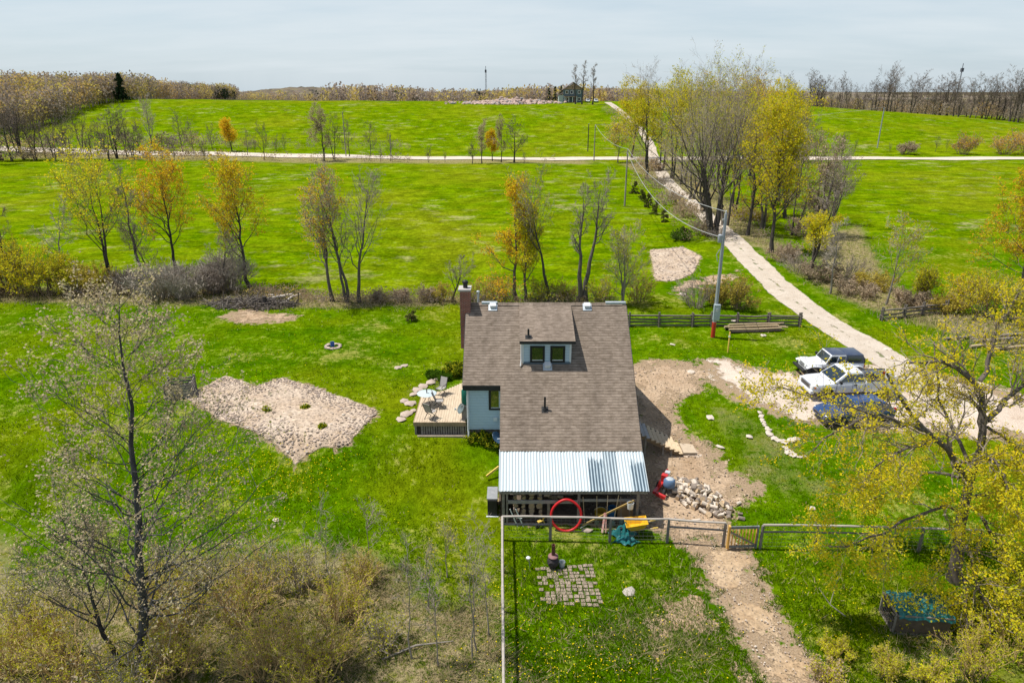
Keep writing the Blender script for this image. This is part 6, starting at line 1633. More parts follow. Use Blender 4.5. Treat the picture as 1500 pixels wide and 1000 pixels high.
for i, (px, py, s_, lf) in enumerate([(700, 645, .5, lf_ygr), (722, 650, .45, lf_ygr), (668, 548, .75, lf_ygr), (650, 556, .4, lf_grn), (635, 553, .35, lf_grn)]):
    p = at(px, py); shrub('garden_plant', p, s_, s_ * 1.1, 400 + i, [lf, lf_grn], 7, .055, lf_grn, 22, ['leafy plant by the white downspout', 'leafy plant below the blue grey dish', 'bright yellow green bush beside the chimney', 'low green plant behind the deck', 'small green plant left of the low one behind the deck'][i], 'plant', 'plants along the house foundation')
for i, (px, py, r) in enumerate([(600, 592, .42), (592, 588, .3), (596, 607, .38), (606, 602, .26), (588, 615, .34), (612, 572, .45), (620, 566, .38), (632, 561, .4), (645, 556, .45), (655, 553, .36), (583, 539, .34), (592, 536, .26), (606, 578, .3), (664, 550, .3)]):
    stone(px, py, r, 'flat pinkish stone set in the grass around the deck', 'stones around the deck', flat=.3)
conifer('evergreen_shrub', at(603, 470), .95, .75, 90, 'small round dark green bush alone on the lawn left of the chimney', 'shrub', None, 900, None, .02)
# fire pit ring
p = at(488, 508); t = empty('fire_pit', p, 0, 'ring of pale stones on the lawn holding a blue bucket', 'fire pit')
for i in range(13):
    a = i * 2 * PI / 13; w = MB(); w.rock((math.cos(a) * .52, math.sin(a) * .52, .06), .17, rng, flat=.6); w.build('ring_stone', stone_p, t, smooth=50)
tub('bucket', p.x - .05, p.y + .05, p.z + .02, .16, .34, M('bucket_blue', (.04, .12, .42), (.03, .09, .33), 4, .4, .05), 'small blue bucket standing in the stone fire ring', 'bucket')
# compost bin
p = at(266, 578); t = empty('compost_bin', p, .25, 'open grey slatted compost bin at the end of the stony bed', 'compost bin')
for (cx_, cy_, lx, ly) in ((0, -.65, 1.5, .04), (0, .65, 1.5, .04), (-.75, 0, .04, 1.3), (.75, 0, .04, 1.3)):
    for k in range(5):
        w = MB(); w.box((cx_, cy_, .1 + k * .19), (lx, ly, .13)); w.build('slat', wood_gr, t)
for cx_ in (-.75, .75):
    for cy_ in (-.65, .65): 
        w = MB(); w.b2((cx_ - .06, cy_ - .06, -.2), (cx_ + .06, cy_ + .06, 1.05)); w.build('post', bark_pale, t)
w = MB(); w.b2((-.7, -.6, 0), (.7, .6, .35)); w.build('compost', M('compost', (.09, .07, .045), (.05, .09, .02), 5, .95, .8), t)
p = at(250, 581); tub('bucket', p.x + .15, p.y - .35, p.z, .22, .4, MATS['barrel_green'], 'green tub at the corner of the compost bin', 'bucket')
# brush pile and stump
rng2 = np.random.default_rng(33); p = at(372, 447)
Pb = []
for i in range(420):
    a = rng2.uniform(0, 6.28); q = rng2.uniform(0, 1) ** .6; x, y_ = p.x + q * math.cos(a) * 4.2, p.y + q * math.sin(a) * 1.5; z = h(x, y_) + rng2.uniform(0, .85) * (1 - q * .8)
    d = nrm(np.array([rng2.normal(), rng2.normal() * .6, rng2.normal() * .25])); L_ = rng2.uniform(.6, 2.2); Pb.append([np.array([x, y_, z]) + d * L_ * (s_ - .5) for s_ in (0, .5, 1)])
Pb = np.array(Pb); Pb[..., 2] = np.maximum(Pb[..., 2], H(Pb[..., 0], Pb[..., 1]) + .03); Vb, Qb = tubes(Pb, rng2.uniform(.012, .05, (len(Pb), 1)) * np.array([[1, .9, .6]]), 5)
tag(link('brush_pile', mesh_np('brush_pile', Vb, Qb, [bark, bark_pale, wood_dk], np.repeat(rng2.choice(3, len(Pb), p=[.6, .2, .2]), len(Qb) // len(Pb)))), 'heap of dead grey branches and trimmings at the edge of the lawn', 'brush pile')
p = at(388, 449); w = MB(); w.tube([p - Zv(.1), p + Zv(.4), p + Vector((.05, 0, .95))], [.30, .22, .20], 10); tag(w.build('tree_stump', bark_dk, smooth=50), 'dark upright stump in front of the brush pile', 'stump')
for i, (px, py, L_, a) in enumerate([(405, 440, 1.9, .1), (418, 437, 1.6, -.15), (425, 442, 1.1, 1.2), (398, 437, 1.2, -.9), (434, 438, .9, .4)]):
    p = at(px, py); d = Vector((math.cos(a), math.sin(a), 0)) * L_ / 2; w = MB(); w.tube([p - d + Zv(.2), p + d + Zv(.45)], [.10, .085], 8); tag(w.build('log', [M('birch_white', (.60, .55, .48), (.45, .40, .34), 6, .8, .2)], smooth=50), 'pale barked log lying on the brush pile', 'log', 'pale logs on the brush pile')
# coop at lower right
p = at(1338, 915); t = empty('animal_hutch', p, -.10, 'low wire fronted hutch covered by a teal tarp under the yellow tree', 'hutch')
w = MB(); w.b2((-1.05, -.55, 0), (1.05, .65, .08)); w.b2((1.0, -.55, .08), (1.05, .65, .95)); w.b2((-1.0, .6, .08), (1.0, .65, .95)); w.b2((-1.0, -.55, .08), (1.0, -.52, .92)); w.build('box', M('hutch_wood', (.16, .13, .10), (.10, .08, .06), 4, .9, .3), t)
for a, b in (((-1.05, -.58, .9), (1.1, -.58, .9)), ((-1.05, -.58, .04), (1.1, -.58, .04)), ((-1.05, -.58, 0), (-1.05, -.58, .98)), ((-1.05, .66, 0), (-1.05, .66, .98)), ((-1.05, -.58, .96), (-1.05, .66, .96)), ((-1.05, -.58, .03), (-1.05, .66, .03))):
    w = MB(); w.beam(a, b, .06, .06); w.build('frame', wood_gr, t)
w = MB()
for i in range(9): w.beam((-1.05, -.5 + i * .14, .06), (-1.05, -.5 + i * .14, .94), .006, .006)
for i in range(6): w.beam((-1.05, -.55, .12 + i * .15), (-1.05, .62, .12 + i * .15), .006, .006)
w.build('wire_mesh', wm_, t)
w = MB(); k = 14; vs = []
for j in range(k):
    for i in range(k):
        u, v = i / (k - 1), j / (k - 1); e = 1 if (j == 0 and i % 3) else 0
        vs.append((-.95 + 2.08 * u, -.66 + 1.42 * v, .97 + .05 * math.sin(u * 19 + v * 6) * math.sin(v * 13 + 1) + .03 * math.sin(u * 31) - (.16 if j == 0 else 0)))
w.add(vs, [(j*k+i, j*k+i+1, (j+1)*k+i+1, (j+1)*k+i) for j in range(k-1) for i in range(k-1)]); w.add([(a, b, c - .012) for a, b, c in vs], [(j*k+i, (j+1)*k+i, (j+1)*k+i+1, j*k+i+1) for j in range(k-1) for i in range(k-1)])
w.build('tarp_cover', teal, t)
# white stone edging right of the yard
ed = [(1113, 604), (1117, 614), (1121, 624), (1126, 633), (1132, 641), (1140, 646), (1149, 648), (1159, 645), (1169, 642), (1150, 655), (1156, 663), (1163, 668), (1172, 670), (1180, 668)]
wst = M('edging_white', (.58, .51, .43), (.46, .39, .32), 4, .9, .3)
ed2 = [(a[0] + (b[0] - a[0]) * t_, a[1] + (b[1] - a[1]) * t_) for a, b in zip(ed, ed[1:]) if abs(a[0] - b[0]) < 15 for t_ in (0, .33, .67)]
for i, (px, py) in enumerate(ed2): stone(px + rng.uniform(-1, 1), py + rng.uniform(-.8, .8), rng.uniform(.14, .26), 'pale stone in the curved edging row beside the parking gravel', 'edging stones by the parking', wst, .35)
# scattered stones
stw = [(770, 612)]
for i, (px, py, r) in enumerate([(1000, 432, .4), (1190, 745, .25), (1040, 612, .3), (1055, 655, .25), (1098, 640, .3), (1075, 470, .3), (404, 762, .2), (985, 505, .25), (1300, 512, .35), (1012, 545, .25), (1118, 492, .3)]):
    stone(px, py, r, 'pale flat stone lying loose in the grass', 'loose stones in the grass', wst, .3)
# ================================================================== far house, cars, rubble, masts
fp = gp(840, 342); fs_ = fp.y / 340
fh = empty('house', fp, 0, 'blue grey two storey house with a brown gable on the far hill', 'house')
fblue = M('far_siding', (.10, .145, .165), (.08, .12, .14), 3, .7, .05); fbr = M('far_gable', (.36, .25, .18), (.29, .2, .14), 3, .8, .05); froof = M('far_roof', (.16, .13, .12), (.12, .10, .09), 3, .9, .1)
w = MB(); w.b2((-4.6, 0, -.5), (4.2, 8, 5.9)); w.build('wall', fblue, fh)
w = MB(); w.prism([(-4.6, 5.9), (4.2, 5.9), (-.2, 8.7)], -.05, .4); w.build('gable', fbr, fh)
w = MB(); w.prism([(-5.2, 5.65), (-.2, 8.85), (4.8, 5.65), (4.8, 5.9), (-.2, 9.15), (-5.2, 5.9)], -.6, 8.6); rf = w.build('roof', froof, fh)
w = MB(); w.b2((-6.9, 1.5, -.5), (-4.61, 7, 3.4)); w.build('side_wing', M('far_wing', (.45, .52, .50), (.4, .46, .45), 3, .7, .05), fh)
w = MB(); w.prism([(-7.2, 3.3), (-4.6, 3.9), (-4.6, 4.2), (-7.2, 3.6)], 1.2, 7.2); w.build('wing_roof', froof, fh)
w = MB(); w.b2((-4.4, -2.2, 2.6), (1.6, -.06, 2.9)); w.build('porch_roof', fbr, fh)
for x in (-4.2, -2.4, -.6, 1.3):
    w = MB(); w.b2((x - .12, -2.1, -.5), (x + .12, -1.9, 2.6)); w.build('porch_post', white, fh)
w = MB(); w.b2((-4.5, -2.3, -.6), (1.7, -.02, .25)); w.build('porch', M('far_porch', (.28, .12, .08), (.2, .09, .06), 3, .8, .1), fh)
for x, z in ((-3.2, 4.1), (-.9, 4.1), (2.6, 4.1), (2.6, 1.0), (-2.9, 1.0)):
    w = MB(); w.b2((x - .7, -.06, z - .1), (x + .7, .02, z + 1.4)); o = w.build('window', white, fh)
    w = MB(); w.b2((x - .5, -.09, z + .08), (x + .5, -.05, z + 1.22)); w.build('pane', CG, o)
w = MB(); w.b2((.1, -.06, .25), (1.1, .02, 2.4)); w.build('door', M('far_door', (.2, .06, .05), (.15, .05, .04), 3, .6, 0), fh)
for i, px in enumerate((861, 873)):
    p = gp(px, 341); t = empty('parked_car', p, -PI / 2, ['white car parked by the far house, left one', 'white car parked by the far house, right one'][i], 'car', 'cars parked by the far house')
    w = MB(); loft(w, [(-2.2, .8, .35, .95, 0), (0, .9, .3, 1.0, 0), (1.3, .88, .3, .95, .04), (2.2, .75, .4, .75, 0)]); w.build('body', p_white, t, smooth=40)
    cabin(t, (-2.0, 1.0), (-1.4, .2), .84, .66, .95, 1.6, p_white, [(.1, .85)], bev=.08); wheels(t, (-1.35, 1.35), .9, .35)
# rubble mounds on the far field
rp = np.random.default_rng(3); Vr, Qr, Mr = [], [], []
w = MB(); rr_ = random.Random(14)
for i in range(620):
    px = rr_.gauss(742, 34); px = min(max(px, 636), 828)
    Y = 340 + rr_.uniform(-9, 9); p = gp(px, Y); e = math.exp(-((px - 748) / 36) ** 2); 
    hh = (.3 + 2.6 * e * (.75 + .25 * math.sin(px * .25))) * max(0, 1 - abs(Y - 341) / 10)
    w.rock((p.x, p.y, p.z + hh * rr_.uniform(.3, 1)), rr_.uniform(.5, 1.25), rr_, 0 if rr_.random() < .82 else 1, .7)
tag(w.build('rubble_mound', [M('rubble_pink', (.48, .36, .30), (.38, .28, .235), 1, .95, .3), M('rubble_grey', (.30, .29, .28), (.2, .19, .19), 1, .95, .3)]), 'long mound of pale pinkish rubble on the crest of the far field', 'rubble mound')
def mast(px, Y, top, base, lb, r):
    p = gp(px, Y); Ht = topz(p, top); t = empty('mast', p, 0, lb, 'mast'); mt = M('mast_grey', (.13, .14, .16), (.1, .11, .12), 2, .6, 0)
    for k in range(3):
        a = k * 2 * PI / 3; w = MB(); w.tube([(r * math.cos(a), r * math.sin(a), -1), (r * .6 * math.cos(a), r * .6 * math.sin(a), Ht * .9)], .22 * r, 4); w.build('leg', mt, t)
    w = MB(); z = 0; i = 0
    while z < Ht * .88:
        a0, a1 = i * 2 * PI / 3, (i + 1) * 2 * PI / 3; w.beam((r * .8 * math.cos(a0), r * .8 * math.sin(a0), z), (r * .8 * math.cos(a1), r * .8 * math.sin(a1), z + 2), .12, .12); z += 2; i += 1
    w.build('bracing', mt, t)
    w = MB(); w.tube([(0, 0, Ht * .86), (0, 0, Ht)], .3, 5); w.b2((-1, -1, Ht * .82), (1, 1, Ht * .9)); w.build('antenna', mt, t)
mast(712, 860, 97, 130, 'thin lattice radio mast on the skyline left of the far house', 1.1)
mast(1397, 640, 93, 150, 'slim grey mast rising behind the bare trees at the right skyline', .55)
# ================================================================== near vegetation
lf_maple = leafmat('leaf_maple', (.72, .61, .022), (.80, .63, .022), (.50, .51, .03), .55)
bark_slate = M('bark_slate', (.085, .08, .085), (.03, .028, .03), 7, .85, .7, (1, 1, .3))
twig_slate = M('twig_slate', (.15, .135, .13), (.07, .062, .06), 3, .9, 0)
p = at(207, 992)
tree('blossom_tree', p, 14.7, 4.0, 901, style='conewide', leaf=[lf_bud, lf_bud, lf_bud, lf_tan], leafn=5, lsize=.058, kk=(5, 3, 2), bk=bark_slate, tw=twig_slate, dens=2.3, bole=.10, r0=.20, limbf=.24,
     label='tall open blossoming tree with dark trunk at the lower left of the picture', lean=(1.6, .6), twr=.005)
p = at(172, 975)
tree('blossom_tree', p, 5.5, 2.2, 902, style='up', leaf=[lf_bud, lf_tan], leafn=2, lsize=.05, bk=bark_slate, tw=twig_slate, dens=.7, bole=.25, r0=.11, label='small dark stemmed tree crowding the tall blossoming tree on its left', lean=(-.3, .2), twr=.007)

def bigtree():
    rng = np.random.default_rng(77)
    base = at(1402, 850); Yb = base.y
    def L(*pts): return np.array([tuple(atY(a, b, Yb + d)) for a, b, d in pts])
    def rs(P, m=10):
        P = np.asarray(P); s = np.r_[0, np.cumsum(np.linalg.norm(np.diff(P, axis=0), axis=1))]; t = np.linspace(0, s[-1], m)
        Q = np.stack([np.interp(t, s, P[:, i]) for i in range(3)], -1)
        Q[1:-1] = .25 * Q[:-2] + .5 * Q[1:-1] + .25 * Q[2:]
        w = rng.normal(0, .05, Q.shape); w[0] = 0; return Q + w
    trunk = np.vstack([np.array([[base.x, base.y, base.z - .3]]), L((1405, 800, 0), (1412, 750, .1), (1420, 715, .1), (1424, 690, .2))])
    limbs = [
        (L((1424, 690, .2), (1440, 650, .6), (1446, 615, .9), (1443, 583, 1.0), (1435, 558, 1.2), (1412, 540, 1.3), (1375, 527, 1.0), (1330, 532, .6)), .20),
        (L((1446, 615, .9), (1462, 592, 1.2), (1480, 578, 1.5), (1510, 560, 1.9), (1560, 530, 2.2)), .13),
        (L((1435, 558, 1.2), (1450, 530, 1.5), (1455, 500, 1.8), (1470, 462, 2.0), (1490, 430, 2.2)), .12),
        (L((1420, 715, .1), (1405, 672, -.2), (1370, 642, -.5), (1345, 622, -.8), (1325, 598, -1.0), (1312, 572, -1.2), (1300, 545, -1.4)), .18),
        (L((1352, 630, -.7), (1320, 618, -1.0), (1285, 609, -1.4), (1255, 612, -1.8), (1225, 630, -2.2), (1190, 660, -2.6)), .10),
        (L((1285, 609, -1.4), (1250, 598, -1.6), (1205, 585, -1.9), (1150, 570, -2.2), (1110, 560, -2.4)), .045),
        (L((1370, 642, -.5), (1335, 655, -1.2), (1300, 668, -1.8), (1275, 690, -2.4), (1262, 715, -2.8)), .08),
        (L((1422, 695, .1), (1437, 672, -.3), (1452, 665, -.7), (1466, 678, -1.1), (1470, 710, -1.5), (1474, 745, -1.8)), .13),
        (L((1412, 750, .1), (1385, 738, -.8), (1345, 752, -1.5), (1300, 778, -2.0), (1250, 800, -2.4), (1215, 802, -2.7)), .09),
        (L((1415, 740, .1), (1440, 760, -1.0), (1468, 800, -1.8), (1490, 850, -2.4), (1500, 900, -2.8)), .10),
        (L((1418, 730, .1), (1460, 720, .5), (1500, 730, .9), (1545, 760, 1.2)), .11),
        (L((1408, 780, .0), (1405, 800, -1.4), (1415, 850, -2.6), (1418, 910, -3.4), (1415, 970, -3.8)), .08),
        (L((1410, 790, .0), (1425, 820, -1.6), (1440, 880, -2.8), (1452, 940, -3.6), (1460, 990, -4.0)), .08),
        (L((1405, 700, .1), (1380, 690, .8), (1340, 700, 1.6), (1300, 720, 2.2), (1270, 735, 2.5)), .08),
        (L((1424, 690, .2), (1400, 640, 1.2), (1380, 590, 1.9), (1372, 545, 2.4), (1368, 500, 2.8)), .10),
        (L((1446, 615, .9), (1425, 590, 1.8), (1400, 570, 2.6), (1362, 560, 3.2)), .06),
        (L((1446, 625, .9), (1475, 640, 0), (1500, 660, -.6), (1530, 700, -1)), .08),
    ]
    P0 = np.array([rs(trunk)]); t = np.linspace(0, 1, 10); R0 = np.array([.27 * (1 - .4 * t) + .16 * np.exp(-t * 14)])
    P1 = np.array([rs(l) for l, r in limbs]); R1 = np.array([r * .86 * (1 - .72 * t) for l, r in limbs])
    Ln = np.linalg.norm(np.diff(P1, axis=1), axis=2).sum(1)
    P2, R2, L2 = spawn(rng, P1, R1, 9, .15, 1.0, .75, np.clip(Ln * .36, .9, 2.3), 6, .10, .06, .06, .5, .3, .012, .3, True)
    P2b, R2b, L2b = spawn(rng, P1, R1, 7, .25, 1.0, .8, np.clip(Ln * .38, .9, 2.1), 6, -.35, -.14, .06, .45, .3, .010, .3, True)
    P2 = np.concatenate([P2, P2b]); R2 = np.concatenate([R2, R2b]); L2 = np.concatenate([L2, L2b])
    P3, R3, L3 = spawn(rng, P2, R2, 6, .15, 1.0, .75, np.maximum(L2 * .5, .4), 4, .12, .05, .07, .6, .3, .007, .5, True)
    P4, R4, L4 = spawn(rng, P3, R3, 4, .2, 1.0, .7, np.maximum(L3 * .5, .25), 3, .15, 0, .07, .8, .3, .0055, .6)
    org = np.array(base); root = empty('maple_tree', base, 0, 'old spreading tree with yellow green spring leaves in front of the parking', 'tree')
    V, Q, _ = joinparts([tubes(P0 - org, R0, 10) + (0,), tubes(P1 - org, R1, 7) + (0,)]); link('trunk', mesh_np('trunk', V, Q, M('bark_maple', (.17, .14, .115), (.07, .058, .05), 6, .9, .6, (1, 1, .3)), smooth=True), root)
    # leaves are sparse on the upper limbs, thick low on the right
    lowmask = (P4[:, -1, 2] < 4.6); keep = lowmask | (rng.random(len(P4)) < .62); PL = P4[keep]
    c1 = leafquads(rng, PL - org, 7, .047, .09); c2 = leafquads(rng, P4[lowmask] - org, 7, .050, .17)
    Vq, Qq, Mq = joinparts([tubes(P2 - org, R2, 4) + (0,), tubes(P3 - org, R3, 3) + (0,), tubes(P4 - org, R4, 3) + (0,), (c1[0], c1[1], 1), (c2[0], c2[1], 2)])
    link('crown', mesh_np('crown', Vq, Qq, [M('twig_maple', (.30, .25, .19), (.17, .135, .10), 3, .9, 0), lf_maple, lf_ygr], Mq), root)
bigtree()

# thicket at the lower left
twig_straw = M('twig_straw', (.58, .42, .20), (.36, .24, .11), 3, .9, 0)
lf_olv = leafmat('leaf_olive_bright', (.52, .48, .06), (.62, .55, .07), (.38, .42, .05), .5)
lf_thk = leafmat('leaf_thicket', (.56, .58, .025), (.70, .64, .03), (.40, .48, .03), .55)
TS = 'shrubs in the thicket at the lower left'
TH_ = [(30,905,1.9,lf_olv),(75,960,2.0,lf_ygr),(120,1000,2.2,lf_olv),(140,925,1.8,lf_tan),(250,985,2.3,lf_olv),(262,915,2.0,lf_ygr),(300,860,1.8,lf_olv),(318,955,2.6,lf_olv),(352,905,2.5,lf_ygr),(385,860,2.0,lf_olv),(392,985,2.6,lf_olv),(425,920,2.4,lf_ygr),(440,865,1.7,lf_tan),(470,965,2.2,lf_olv),(492,905,1.8,lf_olv),(520,990,1.8,lf_ygr),(455,1010,2.0,lf_olv),(228,865,1.5,lf_tan),(560,945,1.2,lf_tan),(345,1010,2.4,lf_olv),(15,985,2.1,lf_olv),(195,1010,1.6,lf_ygr),(530,855,1.2,lf_tan),(585,985,1.1,lf_olv)]
lab = ['olive', 'yellow green', 'brown']
for i, (px, py, ht, lf) in enumerate(TH_):
    ht *= 1.2
    if i % 4 == 3: continue
    p = at(px, py); nm = 'yellow green' if lf is lf_ygr else 'tan' if lf is lf_tan else 'olive'
    shrub('shrub', p, ht, ht * .60, 600 + i, [lf, lf_thk, lf_thk, lf_ygr], 7, .030, twig_straw if i % 3 else twig_pale, 24, f'{nm} leafed twiggy shrub tangled into the thicket at the lower left', 'shrub', TS, 0.0, .0095, 2)
SAPL = [(485,905,738,60,'tallest bare sapling with a forked grey top at the thicket edge'),(543,835,742,46,'slender bare sapling behind the forked one'),(605,965,795,50,'bare sapling standing alone in the dry grass in front of the brush'),(655,845,775,44,'short slim sapling at the edge of the mown grass'),(627,890,805,36,'thin leaning sapling between the two in the dry grass'),(642,975,845,40,'small dark sapling close to the bottom edge'),(692,965,775,44,'reddish sapling left one of the close pair by the pen fence'),(701,955,760,58,'pale barked sapling right one of the close pair by the pen fence'),(716,930,800,30,'thin twig like sapling nearest the pen fence')]
for i, (px, py, top, wp, lb) in enumerate(SAPL):
    p = at(px, py); Ht = topz(p, top)
    tree('sapling', p, Ht, pxw(p, wp) / 2, 700 + i, style='up', bk=twig_gr if i % 2 else bark_pale, tw=twig_gr, dens=.42, fine=False, r0=.032, bole=.35, twr=.006, label=lb, cat='sapling', group='saplings at the thicket edge', leaf=[lf_olv] if i in (3, 4, 6) else None, leafn=1, lsize=.04)
for i, (px, py, ht, lf, lb) in enumerate([(1425,985,1.9,lf_ygr,'yellow shrub at the bottom right under the spreading tree'),(1480,960,2.0,lf_ygr,'yellow green shrub at the right edge under the spreading tree'),(1365,1000,1.0,lf_ygr,'low olive shrub in front of the hutch'),(1225,960,.8,lf_ygr,'small twiggy bush beside the dirt path'),(1300,985,.9,lf_olv,'small olive bush between the path and the hutch'),(1215,1000,.9,lf_tan,'twiggy bush at the bottom edge by the path')]):
    shrub('shrub', at(px, py), ht, ht * .7, 650 + i, [lf, lf_thk], 4, .034, twig_straw, 18, lb, 'shrub', 'shrubs at the lower right', 0, .006)
p = at(1238, 905); w = MB(); w.tube([p + Zv(.1), p + Vector((-.5, .4, .35)), p + Vector((-.9, .7, .9))], [.03, .022, .012], 6); w.tube([p + Vector((-.5, .4, .35)), p + Vector((-.2, .8, .8))], [.018, .008], 5); tag(w.build('dead_branch', bark_pale), 'pale dead branch sticking out of the grass right of the path', 'branch')
w = MB(); p = at(560, 965); w.tube([p, p + Vector((1.2, .5, .18)), p + Vector((2.6, .8, .1))], [.05, .04, .02], 6); tag(w.build('dead_branch', bark_pale, smooth=50), 'long pale dead branch lying in the dry grass at the bottom', 'branch')

# ------------------------------------------------------------------ grass, dry grass, dandelions
def scatter(rng, n_, y0, y1, xk=.80, x_off=2.0):
    Y = 1 / (1 / y0 + rng.random(n_) * (1 / y1 - 1 / y0)); X = (rng.random(n_) * 2 - 1) * (Y * xk + x_off); return X, Y
def blades(rng, X, Y, hgt, wid, lean):
    Nn = len(X); Zt = H(X, Y); a = rng.uniform(0, 6.28, Nn); l = rng.normal(0, 1, (Nn, 2)) * lean[:, None]
    B = np.stack([X, Y, Zt - .01], -1); dx = np.stack([np.cos(a), np.sin(a), 0 * a], -1) * wid[:, None] * .5
    tip = B + np.stack([l[:, 0], l[:, 1], hgt], -1)
    return np.stack([B - dx, B + dx, tip], 1).reshape(-1, 3), np.arange(Nn * 3).reshape(Nn, 3)
foot = np.array([(-2.5, 28.2), (6.6, 28.2), (6.6, 42.3), (-2.5, 42.3)])
foot2 = np.array([(-5.5, 33.7), (-2.4, 33.7), (-2.4, 40), (-5.0, 38)])
def cl(X, Y, s=1.0): return np.sin(X*1.7*s + 1.3*np.sin(Y*1.1*s)) * np.sin(Y*1.9*s + 1.7*np.sin(X*.8*s)) 
gr_l = leafmat('grass_lawn', (.035, .10, .0005), (.10, .20, .001), (.16, .21, .004), .35)
gr_t = leafmat('grass_lush', (.028, .088, .0005), (.06, .145, .001), (.11, .19, .002), .35)
gr_d = leafmat('grass_dry', (.40, .31, .165), (.60, .48, .29), (.28, .25, .07), .3)
fl_y = leafmat('dandelion', (.78, .60, .01), (.85, .70, .02), None, .2)
rng = np.random.default_rng(50)
def soil_at(X, Y, m=.15):
    s = np.zeros(len(X), bool)
    for k in ('dirt_yard', 'dirt_path', 'garden_bed', 'gravel_parking', 'worn_patch', 'bare_patch', 'shed_floor', 'stone_pad'):
        if k == 'worn_patch': continue
        d = sdf(Z[k], X, Y) + .5 * cl(X, Y, 1.6) + .35 * cl(X + 3, Y + 9, 4.1); s |= d > m
    for f_ in (foot, foot2): s |= sdf(f_, X, Y) > -.05
    s |= dline(lane[-90:], X, Y) < 1.7
    return s
X, Y = scatter(rng, 250000, 16.5, 60)
k = ~soil_at(X, Y); X, Y = X[k], Y[k]
dz_ = np.maximum.reduce([sstep(-2, 1.5, sdf(P, X, Y) + 1.2 * cl(X, Y, .8)) for P in (DRY[0], DRY[8])])
k = rng.random(len(X)) > dz_ * .55; X, Y = X[k], Y[k]
pen = sstep(-.6, .6, 27.2 - Y + .4 * cl(X, Y)) * sstep(-1, 0, X)
lush = np.clip(.5 + .6 * cl(X, Y, .55) + .5 * cl(X + 5, Y - 3, 1.9), 0, 1)
hg = (.05 + .07 * lush + .08 * pen) * rng.uniform(.5, 1.4, len(X)); V, Q = blades(rng, X, Y, hg, .022 + .0006 * Y, hg * .55)
tag(link('grass', mesh_np('grass', V, Q, [gr_l, gr_t, gr_d], np.where(rng.random(len(X)) < .045 + .05 * (cl(X - 9, Y, .4) > .35), 2, (rng.random(len(X)) < lush * .6).astype(int)), nside=3)), 'short green grass blades covering the lawn and the pen', 'grass', None, 'stuff')
X, Y = scatter(rng, 230000, 16.5, 30)
w_ = np.maximum.reduce([sstep(-1.5, 1.0, sdf(P, X, Y) + 1.3 * cl(X, Y, .9)) for P in (DRY[0], DRY[8])]) * np.clip(.62 + .75 * cl(X + 7, Y, .7), .12, 1); w_ = np.maximum(w_, .45 * np.maximum(sstep(-1, 1, sdf(DRY[7], X, Y)), sstep(-1, 1, sdf(DRY[5], X, Y) + .6 * cl(X, Y, 1.5))))
k = (rng.random(len(X)) < w_) & ~soil_at(X, Y); X, Y = X[k], Y[k]
hg = (.10 + .13 * np.clip(.5 + cl(X, Y, 1.3), 0, 1)) * rng.uniform(.4, 1.5, len(X)); V, Q = blades(rng, X, Y, hg, np.full(len(X), .026), hg * 1.1)
tag(link('dry_grass', mesh_np('dry_grass', V, Q, [gr_d, gr_t, lf_tan], rng.choice(3, len(X), p=[.52, .30, .18]), nside=3)), 'matted straw coloured dead grass around the thicket', 'grass', None, 'stuff')
# dandelions: hot spots and a thin scatter
spots = [(330,700,90,40,900),(420,690,60,20,260),(200,640,80,60,500),(850,950,120,40,260),(1010,900,60,40,60),(760,880,30,40,50),(640,780,80,30,60),(250,540,120,50,260),(440,540,120,40,160),(1190,880,60,50,110),(1000,500,60,15,60),(1290,495,60,20,60),(1120,480,60,20,50),(800,980,60,20,120)]
PX, PY = [], []
for px, py, sx, sy, n_ in spots:
    PX += list(rng.normal(px, sx, n_)); PY += list(np.clip(rng.normal(py, sy, n_), 430, 1010))
G_ = np.array([tuple(at(a, b)) for a, b in zip(PX, PY)]); k = ~soil_at(G_[:, 0], G_[:, 1]); G_ = G_[k]
a = np.arange(6) * PI / 3; r = rng.uniform(.013, .026, len(G_)) * (1 + G_[:, 1] * .006); hgt = rng.uniform(.06, .16, len(G_))
V = G_[:, None] + np.stack([np.cos(a)[None] * r[:, None], np.sin(a)[None] * r[:, None], np.repeat(hgt[:, None], 6, 1) + rng.normal(0, .008, (len(G_), 6))], -1)
tag(link('dandelions', mesh_np('dandelions', V.reshape(-1, 3), np.arange(len(G_) * 6).reshape(-1, 6), fl_y, nside=6)), 'yellow dandelion heads dotted over the lawn', 'flowers', None, 'stuff')
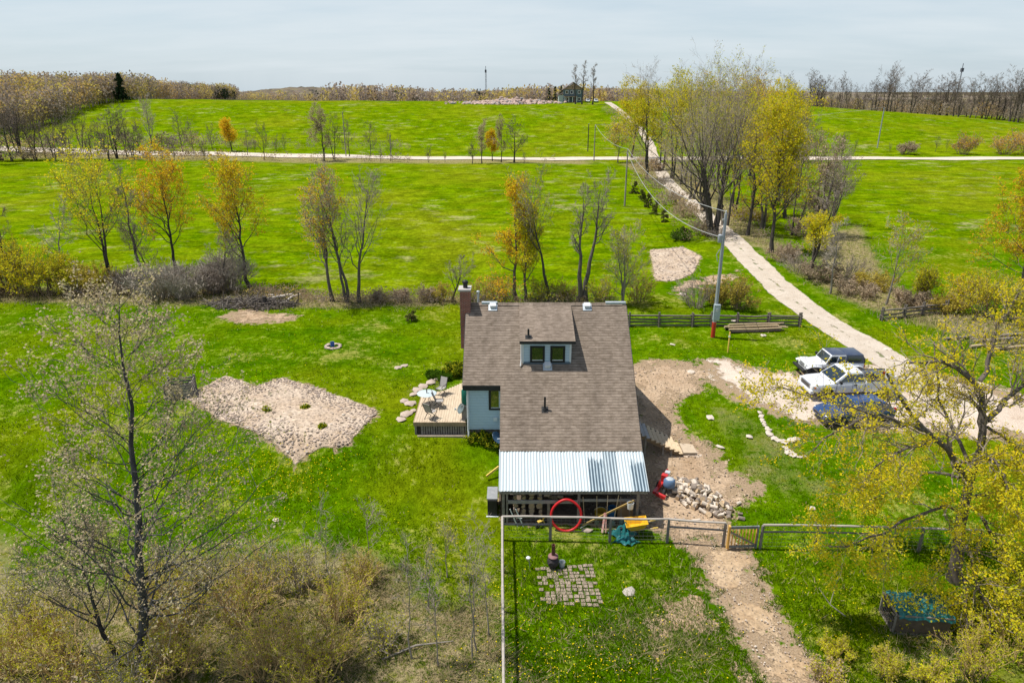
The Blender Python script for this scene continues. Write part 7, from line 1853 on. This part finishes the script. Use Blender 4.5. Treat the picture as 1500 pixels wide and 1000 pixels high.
# tall weeds along the hedge and lane verges
X, Y = scatter(rng, 90000, 40, 110)
w_ = np.maximum.reduce([sstep(-1.5, 1.0, sdf(P, X, Y) + 1.0 * cl(X, Y, .5)) for P in (DRY[1], DRY[2], DRY[3])]); k = (rng.random(len(X)) < w_) & (dline(lane, X, Y) > 2.2); X, Y = X[k], Y[k]
hg = rng.uniform(.15, .6, len(X)); V, Q = blades(rng, X, Y, hg, .05 + 0 * hg, hg * .6)
tag(link('weeds', mesh_np('weeds', V, Q, [gr_d, lf_tan, gr_t], rng.choice(3, len(X), p=[.4, .4, .2]), nside=3)), 'rough dead weeds under the hedgerow and along the lane', 'weeds', None, 'stuff')
# stones in the garden bed and rubble plot, chips on the dirt
def rubble(name, key, n_, r0, r1, mats, probs, lab, cat, edge=0.0, seed=1):
    rr = random.Random(seed); P = Z[key]; x0, x1, y0, y1 = bb(P, 0); w = MB(); c = 0; pts = np.array([(rr.uniform(x0, x1), rr.uniform(y0, y1)) for _ in range(n_ * 4)]); d = sdf(P, pts[:, 0], pts[:, 1])
    for (x, y_), dd in zip(pts, d):
        if dd < .05 or c >= n_: continue
        if edge and rr.random() < edge * min(1, dd / 2.2): continue
        c += 1; r = r0 + (r1 - r0) * rr.random() ** 3; w.rock((x, y_, h(x, y_) + .06 + r * .2), r, rr, rr.choices(range(len(mats)), probs)[0], .55)
    return tag(w.build(name, mats), lab, cat, None, 'stuff')
rubble('bed_stones', 'garden_bed', 2600, .025, .095, [stone_p, M('bed_dark', (.30, .24, .19), (.21, .165, .13), 4, .9, .3), wst], (.55, .41, .04), 'pinkish stones and clods covering the bare garden bed', 'stones', .93, 2)
for i, (px, py, s_) in enumerate([(392,601,.10),(447,598,.08),(472,627,.11)]):
    shrub('weed', at(px, py), s_, s_ * 1.5, 660 + i, [lf_grn, lf_thk], 7, .05, lf_grn, 8, 'low green weed growing out of the stony garden bed', 'weed', 'weeds in the garden bed')
rubble('rubble_stones', 'rubble_plot', 420, .06, .17, [stone_p, MATS['bed_dark']], (.7, .3), 'broken pinkish stones on the bare plot behind the fence', 'stones', 0, 3)
rubble('wood_chips', 'dirt_yard', 1500, .018, .06, [rail_pale, MATS['bed_dark'], stone_p], (.45, .2, .35), 'wood chips and pebbles littering the dirt yard', 'chips', 0, 4)
rubble('path_pebbles', 'dirt_path', 900, .012, .045, [stone_p, MATS['bed_dark'], wst], (.5, .25, .25), 'small pebbles lying on the dirt path', 'pebbles', 0, 5)
